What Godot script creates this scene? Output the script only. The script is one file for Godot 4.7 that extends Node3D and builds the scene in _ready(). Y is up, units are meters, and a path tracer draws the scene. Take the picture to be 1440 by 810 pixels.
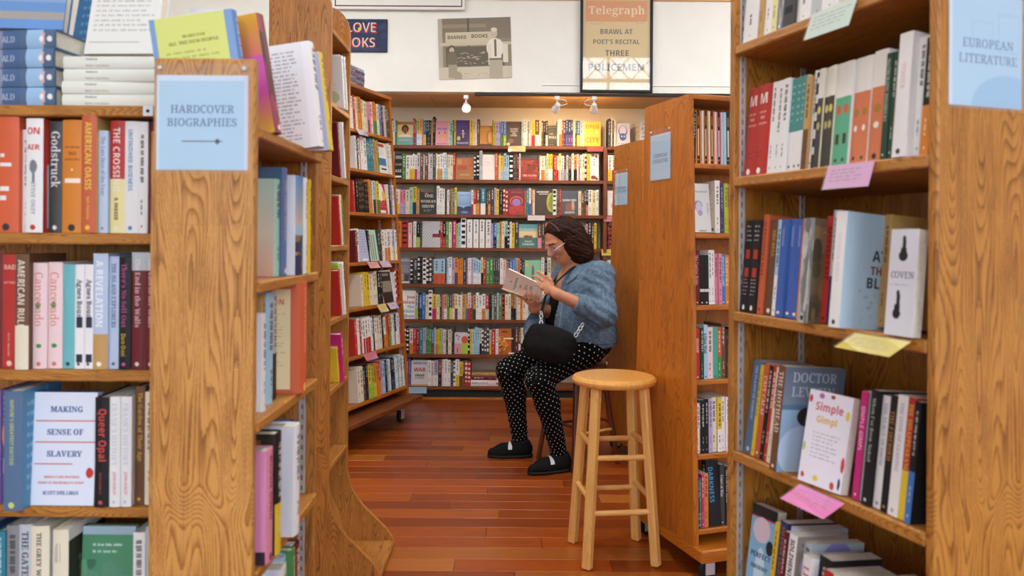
extends Node3D
# A bookshop aisle: bookcases on both sides, a woman reading on a stool, a bar stool. Units are metres, y up, the camera looks along -z.

const NEAR := 0.05
const FPX := 1120.0            # focal length in pixels of a 1440 x 810 frame

# cover colours: letter -> [sRGB, word]
const PAL := {
	"W": ["ebe9e6", "white"], "C": ["e6dcc0", "cream"], "K": ["1c1b1d", "black"], "D": ["454442", "charcoal"], "G": ["8a8a8c", "grey"], "g": ["bfc4c6", "pale grey"],
	"R": ["b9342b", "red"], "r": ["6e2023", "maroon"], "O": ["d9852f", "orange"], "o": ["c8603c", "terracotta"], "Y": ["e3c233", "yellow"], "y": ["e9dd9a", "pale yellow"],
	"B": ["4478b8", "blue"], "b": ["a5cbe0", "pale blue"], "N": ["2a3a66", "navy"], "T": ["2f7f92", "teal"], "t": ["9fd0c4", "mint"], "L": ["a9c646", "lime"],
	"E": ["4f8a47", "green"], "e": ["2c4a38", "dark green"], "P": ["e08fa6", "pink"], "p": ["ecd0cf", "blush"], "M": ["c72d78", "magenta"], "V": ["5b4384", "purple"],
	"v": ["b7a9d3", "lavender"], "U": ["6d4a32", "brown"], "u": ["c59a5c", "tan"], "S": ["57718f", "slate blue"], "s": ["b9c8de", "ice blue"], "x": ["d8623c", "coral"],
}
const ORD := ["first", "second", "third", "fourth", "fifth", "sixth", "seventh", "eighth", "ninth", "tenth"]

var rng := RandomNumberGenerator.new()
var M := {}
var used := {}
var fonts := {}
var glyphs := {}
var ts: TextServer
var pages: Array[Image] = []
var page_mats: Array = []
var pk := Vector3i(0, 0, 0)   # packing cursor x, y, row height
var only := []

# ------------------------------------------------------------------ nodes
func numbered(called: String) -> String:
	var k: int = used.get(called, 0)
	used[called] = k + 1
	return called if k == 0 else "%s_%03d" % [called, k]

func tag(o: Node3D, label: String, category: String, group := "") -> Node3D:
	o.set_meta("label", label)
	o.set_meta("category", category)
	if group:
		o.set_meta("group", group)
	return o

func thing(called: String, label: String, category: String, T := Transform3D(), group := "") -> Node3D:
	var o := Node3D.new()
	o.name = numbered(called)
	add_child(o)
	o.transform = T
	return tag(o, label, category, group)

func obj(called: String, st: SurfaceTool, m: Material, parent: Node3D = self, T := Transform3D()) -> MeshInstance3D:
	var o := MeshInstance3D.new()
	o.mesh = st.commit()
	o.material_override = m
	o.name = numbered(called) if parent == self else called
	parent.add_child(o, true)
	o.transform = T
	return o

func struct(called: String, st: SurfaceTool, m: Material) -> MeshInstance3D:
	var o := obj(called, st, m)
	o.set_meta("kind", "structure")
	return o

# ------------------------------------------------------------------ mesh building
func mb() -> SurfaceTool:
	var st := SurfaceTool.new()
	st.begin(Mesh.PRIMITIVE_TRIANGLES)
	return st

func vtx(st: SurfaceTool, p: Vector3, n: Vector3, uv: Vector2) -> void:
	st.set_normal(n)
	st.set_uv(uv)
	st.add_vertex(p)

func tri(st: SurfaceTool, a: Vector3, b: Vector3, c: Vector3, na: Vector3, nb: Vector3, nc: Vector3, ua := Vector2.ZERO, ub := Vector2.ZERO, uc := Vector2.ZERO) -> void:
	vtx(st, a, na, ua)
	if (b - a).cross(c - a).dot(na + nb + nc) > 0.0:
		vtx(st, c, nc, uc)
		vtx(st, b, nb, ub)
	else:
		vtx(st, b, nb, ub)
		vtx(st, c, nc, uc)

func quad(st: SurfaceTool, a: Vector3, b: Vector3, c: Vector3, d: Vector3, n: Vector3, ua := Vector2.ZERO, ub := Vector2.ZERO, uc := Vector2.ZERO, ud := Vector2.ZERO) -> void:
	tri(st, a, b, c, n, n, n, ua, ub, uc)
	tri(st, a, c, d, n, n, n, ua, uc, ud)

func wuv(p: Vector3, k: int, grain: int, ofs: Vector2) -> Vector2:
	if grain == k:
		return Vector2(p[(k + 1) % 3], p[(k + 2) % 3] * 0.25) + ofs
	return Vector2(p[3 - grain - k], p[grain]) + ofs

# a chamfered block; grain is the axis that the wood grain runs along
func box(st: SurfaceTool, c: Vector3, s: Vector3, grain := 1, bev := 0.002, T := Transform3D()) -> void:
	var ofs := Vector2(rng.randf(), rng.randf())
	var h := s * 0.5
	bev = minf(bev, minf(h.x, minf(h.y, h.z)) * 0.6)
	for k in 3:
		var i := (k + 1) % 3
		var j := (k + 2) % 3
		for sg in [-1.0, 1.0]:
			var q: Array[Vector3] = []
			for e in [[-1, -1], [1, -1], [1, 1], [-1, 1]]:
				var p := Vector3()
				p[k] = h[k] * sg
				p[i] = (h[i] - bev) * e[0]
				p[j] = (h[j] - bev) * e[1]
				q.append(p)
			var n := Vector3()
			n[k] = sg
			quad(st, T * (c + q[0]), T * (c + q[1]), T * (c + q[2]), T * (c + q[3]), T.basis * n, wuv(q[0], k, grain, ofs), wuv(q[1], k, grain, ofs), wuv(q[2], k, grain, ofs), wuv(q[3], k, grain, ofs))
	if bev <= 0.0:
		return
	for k in 3:   # edges along axis k
		var i := (k + 1) % 3
		var j := (k + 2) % 3
		for e in [[-1, -1], [1, -1], [1, 1], [-1, 1]]:
			var a := Vector3()
			var b := Vector3()
			a[i] = h[i] * e[0]
			a[j] = (h[j] - bev) * e[1]
			b[i] = (h[i] - bev) * e[0]
			b[j] = h[j] * e[1]
			var a2 := a
			var b2 := b
			a[k] = h[k] - bev
			b[k] = a[k]
			a2[k] = -a[k]
			b2[k] = -a[k]
			var n := Vector3()
			n[i] = e[0] * 0.7071
			n[j] = e[1] * 0.7071
			quad(st, T * (c + a), T * (c + b), T * (c + b2), T * (c + a2), T.basis * n, wuv(a, i, grain, ofs), wuv(b, i, grain, ofs), wuv(b2, i, grain, ofs), wuv(a2, i, grain, ofs))
	for sx in [-1.0, 1.0]:
		for sy in [-1.0, 1.0]:
			for sz in [-1.0, 1.0]:
				var s3 := Vector3(sx, sy, sz)
				var a := (Vector3(h.x, h.y - bev, h.z - bev)) * s3
				var b := (Vector3(h.x - bev, h.y, h.z - bev)) * s3
				var d := (Vector3(h.x - bev, h.y - bev, h.z)) * s3
				var n := T.basis * (s3 * 0.577)
				tri(st, T * (c + a), T * (c + b), T * (c + d), n, n, n, wuv(a, 0, grain, ofs), wuv(b, 0, grain, ofs), wuv(d, 0, grain, ofs))

func boxed(called: String, c: Vector3, s: Vector3, m: Material, parent: Node3D, grain := 1, bev := 0.002, T := Transform3D()) -> MeshInstance3D:
	var st := mb()
	box(st, c, s, grain, bev, T)
	return obj(called, st, m, parent)

# a polygon in x, y pushed from z0 to z1; uv runs along y
func prism(st: SurfaceTool, pts: PackedVector2Array, z0: float, z1: float, T := Transform3D()) -> void:
	var ofs := Vector2(rng.randf(), rng.randf())
	var ids := Geometry2D.triangulate_polygon(pts)
	for side in 2:
		var z := z0 if side == 0 else z1
		var n := T.basis * Vector3(0, 0, signf(z - (z0 + z1) * 0.5))
		for i in range(0, ids.size(), 3):
			var a := pts[ids[i]]
			var b := pts[ids[i + 1]]
			var c := pts[ids[i + 2]]
			tri(st, T * Vector3(a.x, a.y, z), T * Vector3(b.x, b.y, z), T * Vector3(c.x, c.y, z), n, n, n, a + ofs, b + ofs, c + ofs)
	var cw := Geometry2D.is_polygon_clockwise(pts)
	for i in pts.size():
		var a := pts[i]
		var b := pts[(i + 1) % pts.size()]
		var e := (b - a).normalized()
		var n2 := Vector2(-e.y, e.x) if cw else Vector2(e.y, -e.x)
		quad(st, T * Vector3(a.x, a.y, z0), T * Vector3(b.x, b.y, z0), T * Vector3(b.x, b.y, z1), T * Vector3(a.x, a.y, z1), T.basis * Vector3(n2.x, n2.y, 0), Vector2(z0, a.y) + ofs, Vector2(z0, b.y) + ofs, Vector2(z1, b.y) + ofs, Vector2(z1, a.y) + ofs)

func frame_at(p: Vector3, dir: Vector3, hint := Vector3.UP) -> Basis:
	var z := dir.normalized()
	var x := hint.cross(z)
	if x.length() < 0.02:
		x = Vector3.RIGHT.cross(z)
	x = x.normalized()
	return Basis(x, z.cross(x), z)

# a tube through pts; radii one per point; squash makes it oval (y of the section)
func tube(st: SurfaceTool, pts: Array, radii: Array, seg := 10, squash := 1.0, caps := true, hint := Vector3.UP, vlen := 1.0) -> void:
	var rings := []
	var run := 0.0
	var vs := []
	for i in pts.size():
		var d: Vector3 = (pts[mini(i + 1, pts.size() - 1)] - pts[maxi(i - 1, 0)])
		var b := frame_at(pts[i], d, hint)
		if i > 0:
			run += (pts[i] - pts[i - 1]).length()
		vs.append(run)
		var ring := []
		var r: float = radii[mini(i, radii.size() - 1)]
		for k in seg + 1:
			var a := TAU * k / seg
			var n := (b.x * cos(a) + b.y * sin(a) / squash).normalized()
			ring.append([pts[i] + b.x * cos(a) * r + b.y * sin(a) * r * squash, n, TAU * r * k / seg])
		rings.append(ring)
	for i in pts.size() - 1:
		for k in seg:
			var A: Array = rings[i][k]
			var B: Array = rings[i][k + 1]
			var C: Array = rings[i + 1][k + 1]
			var D: Array = rings[i + 1][k]
			var ua := Vector2(A[2], vs[i] * vlen)
			var ub := Vector2(B[2], vs[i] * vlen)
			var uc := Vector2(C[2], vs[i + 1] * vlen)
			var ud := Vector2(D[2], vs[i + 1] * vlen)
			tri(st, A[0], B[0], C[0], A[1], B[1], C[1], ua, ub, uc)
			tri(st, A[0], C[0], D[0], A[1], C[1], D[1], ua, uc, ud)
	if caps:
		for e in 2:
			var i := 0 if e == 0 else pts.size() - 1
			var n: Vector3 = (pts[0] - pts[1]).normalized() if e == 0 else (pts[-1] - pts[-2]).normalized()
			for k in seg:
				tri(st, pts[i], rings[i][k][0], rings[i][k + 1][0], n, n, n)

# a profile of (radius, height) turned about y
func lathe(st: SurfaceTool, prof: Array, seg := 24, T := Transform3D()) -> void:
	for i in prof.size() - 1:
		var p: Vector2 = prof[i]
		var q: Vector2 = prof[i + 1]
		var e := (q - p).normalized()
		var n2 := Vector2(e.y, -e.x)
		for k in seg:
			var a := TAU * k / seg
			var b := TAU * (k + 1) / seg
			var ca := Vector3(cos(a), 0, sin(a))
			var cb := Vector3(cos(b), 0, sin(b))
			var na := T.basis * (ca * n2.x + Vector3.UP * n2.y)
			var nb := T.basis * (cb * n2.x + Vector3.UP * n2.y)
			var P := T * (ca * p.x + Vector3.UP * p.y)
			var Q := T * (cb * p.x + Vector3.UP * p.y)
			var R := T * (cb * q.x + Vector3.UP * q.y)
			var S := T * (ca * q.x + Vector3.UP * q.y)
			var up := Vector2(ca.x * p.x, ca.z * p.x)
			var uq := Vector2(cb.x * p.x, cb.z * p.x)
			var ur := Vector2(cb.x * q.x, cb.z * q.x)
			var us := Vector2(ca.x * q.x, ca.z * q.x)
			tri(st, P, Q, R, na, nb, nb, up, uq, ur)
			tri(st, P, R, S, na, nb, na, up, ur, us)

func ball(st: SurfaceTool, c: Vector3, r: Vector3, B := Basis(), seg := 12) -> void:
	var rows := seg / 2
	for i in rows:
		for k in seg:
			var q := []
			for e in [[i, k], [i + 1, k], [i + 1, k + 1], [i, k + 1]]:
				var th: float = PI * e[0] / rows
				var ph: float = TAU * e[1] / seg
				var n := Vector3(sin(th) * cos(ph), cos(th), sin(th) * sin(ph))
				q.append([c + B * (n * r), (B * (n / r)).normalized()])
			if i > 0:
				tri(st, q[0][0], q[1][0], q[3][0], q[0][1], q[1][1], q[3][1])
			if i < rows - 1:
				tri(st, q[1][0], q[2][0], q[3][0], q[1][1], q[2][1], q[3][1])

# ------------------------------------------------------------------ lettering into images
func font_rid(key: String) -> RID:
	if not fonts.has(key):
		var f := SystemFont.new()
		f.font_names = PackedStringArray([{"s": "Droid Serif", "S": "Droid Serif", "d": "Droid Sans", "D": "Droid Sans", "m": "Droid Sans Mono"}[key]])
		f.font_weight = 700 if key in ["S", "D"] else 400
		fonts[key] = f
	return fonts[key].get_rids()[0]

func text_image(s: String, size: int, key: String, col: Color, gap := 0.0) -> Image:
	var rid := font_rid(key)
	var asc := int(ceil(ts.font_get_ascent(rid, size)))
	var desc := int(ceil(ts.font_get_descent(rid, size)))
	var x := 0.0
	var put := []
	for ch in s:
		var gi: int = ts.font_get_glyph_index(rid, size, ch.unicode_at(0), 0)
		put.append([gi, x])
		x += ts.font_get_glyph_advance(rid, size, gi).x + gap * size
	var clear := Color(col, 0.0)
	var im := Image.create(maxi(2, int(ceil(x)) + 2), asc + desc + 2, false, Image.FORMAT_RGBA8)
	im.fill(clear)
	var sz := Vector2i(size, 0)
	for p in put:
		var id := "%s_%d_%d_%s" % [key, size, p[0], col.to_html()]
		if not glyphs.has(id):
			ts.font_render_glyph(rid, sz, p[0])
			var r: Rect2 = ts.font_get_glyph_uv_rect(rid, sz, p[0])
			var got: Image = null
			if r.size.x > 0:
				var src: Image = ts.font_get_texture_image(rid, sz, ts.font_get_glyph_texture_idx(rid, sz, p[0])).get_region(Rect2i(r))
				src.convert(Image.FORMAT_RGBA8)
				var b := src.get_data()
				for i in range(0, b.size(), 4):
					b[i] = col.r8
					b[i + 1] = col.g8
					b[i + 2] = col.b8
				got = Image.create_from_data(src.get_width(), src.get_height(), false, Image.FORMAT_RGBA8, b)
			glyphs[id] = [got, ts.font_get_glyph_offset(rid, sz, p[0])]
		var g: Array = glyphs[id]
		if g[0]:
			im.blend_rect(g[0], Rect2i(Vector2i.ZERO, g[0].get_size()), Vector2i(int(p[1] + g[1].x) + 1, int(asc + g[1].y)))
	return im

# words fitted into a box of an image; turn 0 level, 1 reading downwards, -1 reading upwards
func write(im: Image, s: String, r: Rect2i, col: Color, key := "S", turn := 0, most := 99) -> void:
	var L := r.size.x if turn == 0 else r.size.y
	var W := r.size.y if turn == 0 else r.size.x
	if L < 4 or W < 4:
		return
	var size := mini(int(W * 1.05), most)
	var rid := font_rid(key)
	var adv := 0.0
	for ch in s:
		adv += ts.font_get_glyph_advance(rid, 40, ts.font_get_glyph_index(rid, 40, ch.unicode_at(0), 0)).x
	size = clampi(mini(size, int(L / maxf(adv, 1.0) * 40.0)), 5, 200)
	var t := text_image(s, size, key, col)
	# trim to the letters' own box so that capitals fill the room
	var u := t.get_used_rect()
	if u.size.x > 0:
		t = t.get_region(u)
	if turn == 1:
		t.rotate_90(CLOCKWISE)
	elif turn == -1:
		t.rotate_90(COUNTERCLOCKWISE)
	var at := r.position + (r.size - t.get_size()) / 2
	var from := Vector2i(maxi(0, r.position.x - at.x), maxi(0, r.position.y - at.y))
	var part := Vector2i(mini(t.get_width(), r.size.x), mini(t.get_height(), r.size.y))
	im.blend_rect(t, Rect2i(from, part), at + from)

# lettering too small to read: short strokes in words
func strokes(im: Image, r: Rect2i, col: Color, along_y: bool, fill := 0.8) -> void:
	var L := r.size.y if along_y else r.size.x
	var W := r.size.x if along_y else r.size.y
	var p := 0
	var left := 3
	while p < L * fill:
		var len := rng.randi_range(1, 2)
		var a := rng.randi_range(0, maxi(0, W / 4))
		var q := Rect2i(r.position.x + a, r.position.y + p, maxi(1, W - a), len) if along_y else Rect2i(r.position.x + p, r.position.y + a, len, maxi(1, W - a))
		im.fill_rect(q, col)
		p += len + 1
		left -= 1
		if left <= 0:
			p += 3
			left = rng.randi_range(3, 7)

func disc(im: Image, cx: float, cy: float, rx: float, ry: float, col: Color, clip: Rect2i) -> void:
	for y in range(int(cy - ry), int(cy + ry) + 1):
		var t := (y - cy) / ry
		if absf(t) >= 1.0:
			continue
		var w := rx * sqrt(1.0 - t * t)
		var q := Rect2i(int(cx - w), y, maxi(1, int(w * 2)), 1).intersection(clip)
		if q.size.x > 0:
			im.fill_rect(q, col)

func col(c: String) -> Color:
	return Color.html(PAL[c][0]) if c.length() == 1 else Color.html(c)

# ------------------------------------------------------------------ the sheets that hold spines and covers
func new_page() -> void:
	var im := Image.create(2048, 2048, false, Image.FORMAT_RGBA8)
	im.fill(Color(0.8, 0.8, 0.78))
	pages.append(im)
	var pair := []
	for k in 2:
		var m := StandardMaterial3D.new()
		m.resource_name = "printed_cover"
		m.roughness = [0.42, 0.62][k]
		m.metallic_specular = 0.4
		pair.append(m)
	page_mats.append(pair)
	pk = Vector3i(0, 0, 0)

func alloc(w: int, h: int) -> Array:
	w = maxi(w, 3)
	h = maxi(h, 3)
	if pages.is_empty():
		new_page()
	if pk.x + w + 2 > 2048:
		pk = Vector3i(0, pk.y + pk.z + 2, 0)
	if pk.y + h + 2 > 2048:
		new_page()
	var r := Rect2i(pk.x + 1, pk.y + 1, w, h)
	pk.x += w + 2
	pk.z = maxi(pk.z, h)
	return [pages.size() - 1, r]

func uvr(r: Rect2i, fx: float, fy: float) -> Vector2:
	return Vector2((r.position.x + 0.5 + fx * (r.size.x - 1)) / 2048.0, (r.position.y + 0.5 + fy * (r.size.y - 1)) / 2048.0)

# draws a list of printed marks; places are fractions of the sheet
func print_marks(im: Image, r: Rect2i, ops: Array) -> void:
	for o in ops:
		var f := func(k: int) -> Rect2i: return Rect2i(r.position.x + int(round(o[k] * r.size.x)), r.position.y + int(round(o[k + 1] * r.size.y)), maxi(1, int(round(o[k + 2] * r.size.x))), maxi(1, int(round(o[k + 3] * r.size.y)))).intersection(r)
		match o[0]:
			"r":
				im.fill_rect(f.call(1), col(o[5]))
			"c":
				disc(im, r.position.x + o[1] * r.size.x, r.position.y + o[2] * r.size.y, o[3] * r.size.x, o[4] * r.size.y, col(o[5]), r)
			"t":
				write(im, o[1], f.call(2), col(o[6]), o[7] if o.size() > 7 else "S", o[8] if o.size() > 8 else 0)
			"l":
				var q: Rect2i = f.call(2)
				var step := maxf(3.0, float(q.size.y) / o[1])
				var y := 0.0
				while y < q.size.y - 1:
					strokes(im, Rect2i(q.position.x, q.position.y + int(y), q.size.x, maxi(1, int(step * 0.45))), col(o[6]), false, rng.randf_range(0.7, 1.0))
					y += step
			"g":
				var q: Rect2i = f.call(1)
				for y in q.size.y:
					im.fill_rect(Rect2i(q.position.x, q.position.y + y, q.size.x, 1), col(o[5]).lerp(col(o[6]), float(y) / q.size.y))
			"n":
				var q: Rect2i = f.call(1)
				for k in o[7]:
					disc(im, q.position.x + rng.randf() * q.size.x, q.position.y + rng.randf() * q.size.y, q.size.x * rng.randf_range(0.03, o[8]), q.size.y * rng.randf_range(0.02, o[8] * 0.7), col(o[5]).lerp(col(o[6]), rng.randf()), q)
			"s":
				for k in o[1]:
					var x0: float = float(k) / o[1] * 2.0 - 1.0
					for y in r.size.y:
						var xx := int((x0 + float(y) / r.size.y * -1.0 + 1.0) * r.size.x)
						var q := Rect2i(r.position.x + xx, r.position.y + y, maxi(1, int(r.size.x * o[2])), 1).intersection(r)
						if q.size.x > 0:
							im.fill_rect(q, col(o[3]))

# ------------------------------------------------------------------ books
func lum(c: Color) -> float:
	return c.r * 0.3 + c.g * 0.59 + c.b * 0.11

func spine_print(im: Image, r: Rect2i, b: Dictionary) -> void:
	var code: String = b.code
	var base := col(code[0])
	im.fill_rect(r, base)
	var tc := Color.html("f2efe8") if lum(base) < 0.5 else Color.html("33302e")
	if b.has("tc"):
		tc = col(b.tc)
	var w := r.size.x
	var h := r.size.y
	var dark_bits := code.length() > 1 and code[0] in ["K", "D", "W", "R"] and code[1] in ["W", "K", "D", "U"]
	if code.length() > 1 and not b.has("title"):
		var band := col(code[1])
		if dark_bits:
			for k in 5:
				im.fill_rect(Rect2i(r.position.x + w / 6, r.position.y + int(h * (0.06 + 0.18 * k)), maxi(1, w * 2 / 3), maxi(1, int(h * rng.randf_range(0.05, 0.12)))), band)
			return
		im.fill_rect(Rect2i(r.position.x, r.position.y + int(h * 0.58), w, h - int(h * 0.58)), band)
	elif code.length() > 1:
		var bt: float = b.get("band", 0.62)
		im.fill_rect(Rect2i(r.position.x, r.position.y + int(h * bt), w, h - int(h * bt)), col(code[1]))
	if b.has("ops"):
		print_marks(im, r, b.ops)
	if b.has("title"):
		var t: String = b.title
		if t.begins_with("^"):   # words stacked level on the spine
			var ws := t.substr(1).split("/")
			var y := 0.05
			for q in ws:
				write(im, q, Rect2i(r.position.x + w / 10, r.position.y + int(h * y), w * 8 / 10, int(h * 0.13)), tc, b.get("font", "S"))
				y += 0.14
		elif t != "-":
			write(im, t, Rect2i(r.position.x + w / 8, r.position.y + int(h * 0.05), w * 3 / 4, int(h * 0.6)), tc, b.get("font", "S"), 1)
		if b.has("author"):
			write(im, b.author, Rect2i(r.position.x + w / 6, r.position.y + int(h * 0.68), w * 2 / 3, int(h * 0.22)), col(b.get("ac", b.get("tc", "W" if lum(base) < 0.5 else "K"))), "D", 1)
		disc(im, r.position.x + w * 0.5, r.position.y + h * 0.95, w * 0.16, w * 0.16, tc, r)
	elif w > 3:
		var sw := maxi(1, int(w * rng.randf_range(0.3, 0.5)))
		var sx := r.position.x + (w - sw) / 2
		var top := int(h * rng.randf_range(0.05, 0.12))
		strokes(im, Rect2i(sx, r.position.y + top, sw, int(h * rng.randf_range(0.4, 0.6))), tc, true)
		strokes(im, Rect2i(sx + sw / 4, r.position.y + int(h * 0.7), maxi(1, sw / 2), int(h * 0.16)), tc, true)
		im.fill_rect(Rect2i(r.position.x + w / 2 - 1, r.position.y + int(h * 0.93), 2, maxi(1, int(h * 0.02))), tc)

func cover_print(im: Image, r: Rect2i, id: String, code: String) -> void:
	if COV.has(id):
		im.fill_rect(r, col(COV[id].base))
		print_marks(im, r, COV[id].ops)
	else:
		im.fill_rect(r, col(code[0]))

# a book with its spine towards +z, its front cover towards +x, standing on y = 0
func book(b: Dictionary, T: Transform3D, label: String, group: String) -> Node3D:
	var t: float = b.t
	var h: float = b.h
	var d: float = b.d
	var hard: bool = b.get("hard", false)
	var ppm: float = b.get("ppm", 520.0)
	var sw := maxi(3, int(t * ppm))
	var sh := int(h * ppm)
	var cw := int(d * ppm)
	var fw := cw if b.has("fr") else 0
	var bw := cw if b.has("bk") else 0
	var got := alloc(sw + fw + bw + 5, sh)
	var im := pages[got[0]]
	var at: Rect2i = got[1]
	im.fill_rect(at.grow(1), col(b.code[0]))
	var rs := Rect2i(at.position, Vector2i(sw, sh))
	var flat := uvr(Rect2i(at.position + Vector2i(sw + fw + bw + 1, 0), Vector2i(3, sh)), 0.5, 0.5)
	spine_print(im, rs, b)
	var rf := Rect2i(at.position + Vector2i(sw, 0), Vector2i(fw, sh))
	var rb := Rect2i(at.position + Vector2i(sw + fw, 0), Vector2i(bw, sh))
	if fw:
		cover_print(im, rf, b.fr, b.code)
	if bw:
		cover_print(im, rb, b.bk, b.code)
	var bt := 0.0028 if hard else 0.0007
	var ov := 0.0032 if hard else 0.0004
	var bulge := minf(0.005, t * 0.14) if hard else minf(0.0012, t * 0.05)
	var st := mb()
	var n := 4
	var pts := []
	for i in n + 1:
		var u := float(i) / n
		var x := (u - 0.5) * t
		pts.append([Vector3(x, 0, -bulge * pow(absf(2.0 * u - 1.0), 2.0)), Vector3((u - 0.5) * bulge * 6.0 / maxf(t, 0.004), 0, 1).normalized(), u])
	var H := Vector3(0, h, 0)
	for i in n:
		var a: Array = pts[i]
		var c: Array = pts[i + 1]
		tri(st, a[0], c[0], c[0] + H, a[1], c[1], c[1], uvr(rs, a[2], 1), uvr(rs, c[2], 1), uvr(rs, c[2], 0))
		tri(st, a[0], c[0] + H, a[0] + H, a[1], c[1], a[1], uvr(rs, a[2], 1), uvr(rs, c[2], 0), uvr(rs, a[2], 0))
		var zi := -bulge - bt
		for y in [0.0, h]:   # the thickness of the spine at its head and tail
			var up := Vector3(0, 1 if y > 0 else -1, 0)
			quad(st, a[0] + Vector3(0, y, 0), c[0] + Vector3(0, y, 0), Vector3(c[0].x, y, zi), Vector3(a[0].x, y, zi), up, flat, flat, flat, flat)
	for s in [-1.0, 1.0]:
		var xo: float = s * t * 0.5
		var xi: float = xo - s * bt
		var z0 := -bulge
		var nn := Vector3(s, 0, 0)
		var R := rf if s > 0 else rb
		var pic := (fw if s > 0 else bw) > 0
		var u0 := 0.0 if s > 0 else 1.0
		var A := Vector3(xo, 0, z0)
		var Bq := Vector3(xo, 0, -d)
		quad(st, A, Bq, Bq + H, A + H, nn, uvr(R, u0, 1) if pic else flat, uvr(R, 1.0 - u0, 1) if pic else flat, uvr(R, 1.0 - u0, 0) if pic else flat, uvr(R, u0, 0) if pic else flat)
		var C := Vector3(xi, 0, z0)
		var D := Vector3(xi, 0, -d)
		quad(st, C, D, D + H, C + H, -nn, flat, flat, flat, flat)
		quad(st, A + H, Bq + H, D + H, C + H, Vector3.UP, flat, flat, flat, flat)
		quad(st, A, Bq, D, C, Vector3.DOWN, flat, flat, flat, flat)
		quad(st, Bq, D, D + H, Bq + H, Vector3.FORWARD, flat, flat, flat, flat)
	var o := thing(b.get("called", "hardcover_book" if hard else "paperback_book"), label, "book", T, group)
	obj("cover", st, page_mats[got[0]][0 if b.get("gloss", hard) else 1], o)
	var ps := mb()
	box(ps, Vector3(0, h * 0.5, (-d + ov - bulge - bt) * 0.5), Vector3(t - 2.0 * bt, h - 2.0 * ov, d - ov - bulge - bt), 1, 0.0)
	obj("page_block", ps, M.paper, o)
	return o

func colour_words(code: String) -> String:
	var a: String = PAL[code[0]][1]
	return a if code.length() < 2 or code[1] == code[0] else a + " and " + PAL[code[1]][1]

func ordinal(k: int) -> String:
	return ORD[k] if k < 10 else "%d%s" % [k + 1, "st" if (k + 1) % 10 == 1 and k != 10 else "nd" if (k + 1) % 10 == 2 and k != 11 else "rd" if (k + 1) % 10 == 3 and k != 12 else "th"]

# a row of books; each entry is a short code such as «KW4» (black and white, 4 units thick), «_3» a gap, «#name:w:h» a book shown face out,
# or an array [code, thickness, height, {more}]
func row(o: Dictionary, spec) -> void:
	var U: Transform3D = o.U
	var s: float = o.s
	var x: float = o.x0
	var list := []
	for e in (spec.split(" ", false) if spec is String else spec):
		if e is Array:
			list.append(e)
			continue
		var q: String = e
		if q.begins_with("_"):
			list.append([null, q.substr(1).to_float(), 0.0, {}])
		elif q.begins_with("#"):
			var p := q.substr(1).split(":")
			list.append(["#" + p[0], p[1].to_float(), p[2].to_float() if p.size() > 2 else 0.0, {}])
		else:
			var k := 0
			while not (q[k] >= "0" and q[k] <= "9"):
				k += 1
			var p := q.substr(k).split("^")
			list.append([q.substr(0, k), p[0].to_float(), p[1].to_float() if p.size() > 1 else 0.0, {}])
	var wide := 0.0
	for e in list:
		wide += e[1] * s + (0.0006 if e[0] != null else 0.0)
	if o.has("fit"):
		s *= (o.fit - x) / wide
	elif o.has("most"):
		s *= minf(1.0, (o.most - x) / wide)
	var total := 0
	for e in list:
		if e[0] != null and not e[0].begins_with("#"):
			total += 1
	var idx := 0
	var tilt: float = o.get("tilt", 0.0)
	for e in list:
		var w: float = e[1] * s
		if e[0] == null:
			x += w
			continue
		var more: Dictionary = e[3] if e.size() > 3 else {}
		var hd: float = o.h
		var hh: float = (e[2] * o.get("sy", o.s)) if e[2] > 0.0 else hd * rng.randf_range(0.93, 1.05)
		var dd: float = more.get("d", o.get("d", 0.14) * rng.randf_range(0.93, 1.05))
		var z: float = o.z + more.get("o", rng.randf_range(-0.006, 0.004))
		var R := Basis(Vector3.RIGHT, -tilt)
		if e[0].begins_with("#"):
			var id: String = e[0].substr(1)
			var th: float = more.get("t", 0.022)
			var ft := Basis(Vector3.RIGHT, -tilt - more.get("lean", 0.1)) * Basis(Vector3.UP, -PI / 2.0)
			var turn: float = more.get("turn", 0.0)
			var B := Basis(Vector3.UP, turn) * ft
			# the face lies in the local x-y plane; the spine is on the viewer's own side of it
			var T := U * Transform3D(B, Vector3(x + more.get("dx", 0.0), o.y + 0.001 + more.get("dy", 0.0), z + more.get("o", 0.0) - 0.012))
			book({"t": th, "h": hh, "d": w, "code": COV[id].get("code", "W"), "fr": id, "hard": more.get("hard", false), "ppm": o.ppm, "gloss": true, "called": "display_book"}, T, "%s, face out, %s" % [COV[id].d, o.where], o.group)
			x += w * cos(turn)
			continue
		var b := {"t": w, "h": hh, "d": dd, "code": e[0], "ppm": o.ppm, "hard": more.get("hard", o.get("hard", false))}
		if o.has("called"):
			b.called = o.called
		b.merge(more, true)
		b.d = dd
		var ord := idx if not o.get("rev", false) else total - 1 - idx
		var lean: float = more.get("lean", o.get("roll", 0.0))
		var T := U * Transform3D(R * Basis(Vector3.BACK, lean), Vector3(x + w * 0.5, o.y + 0.0008 + absf(sin(lean)) * w * 0.5, z))
		var label := "%s %s, %s from %s, %s" % [colour_words(e[0]), "hardcover" if b.hard else "paperback", ordinal(ord), o.anchor, o.where]
		book(b, T, label, o.group)
		x += w + 0.0006
		idx += 1

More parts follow.
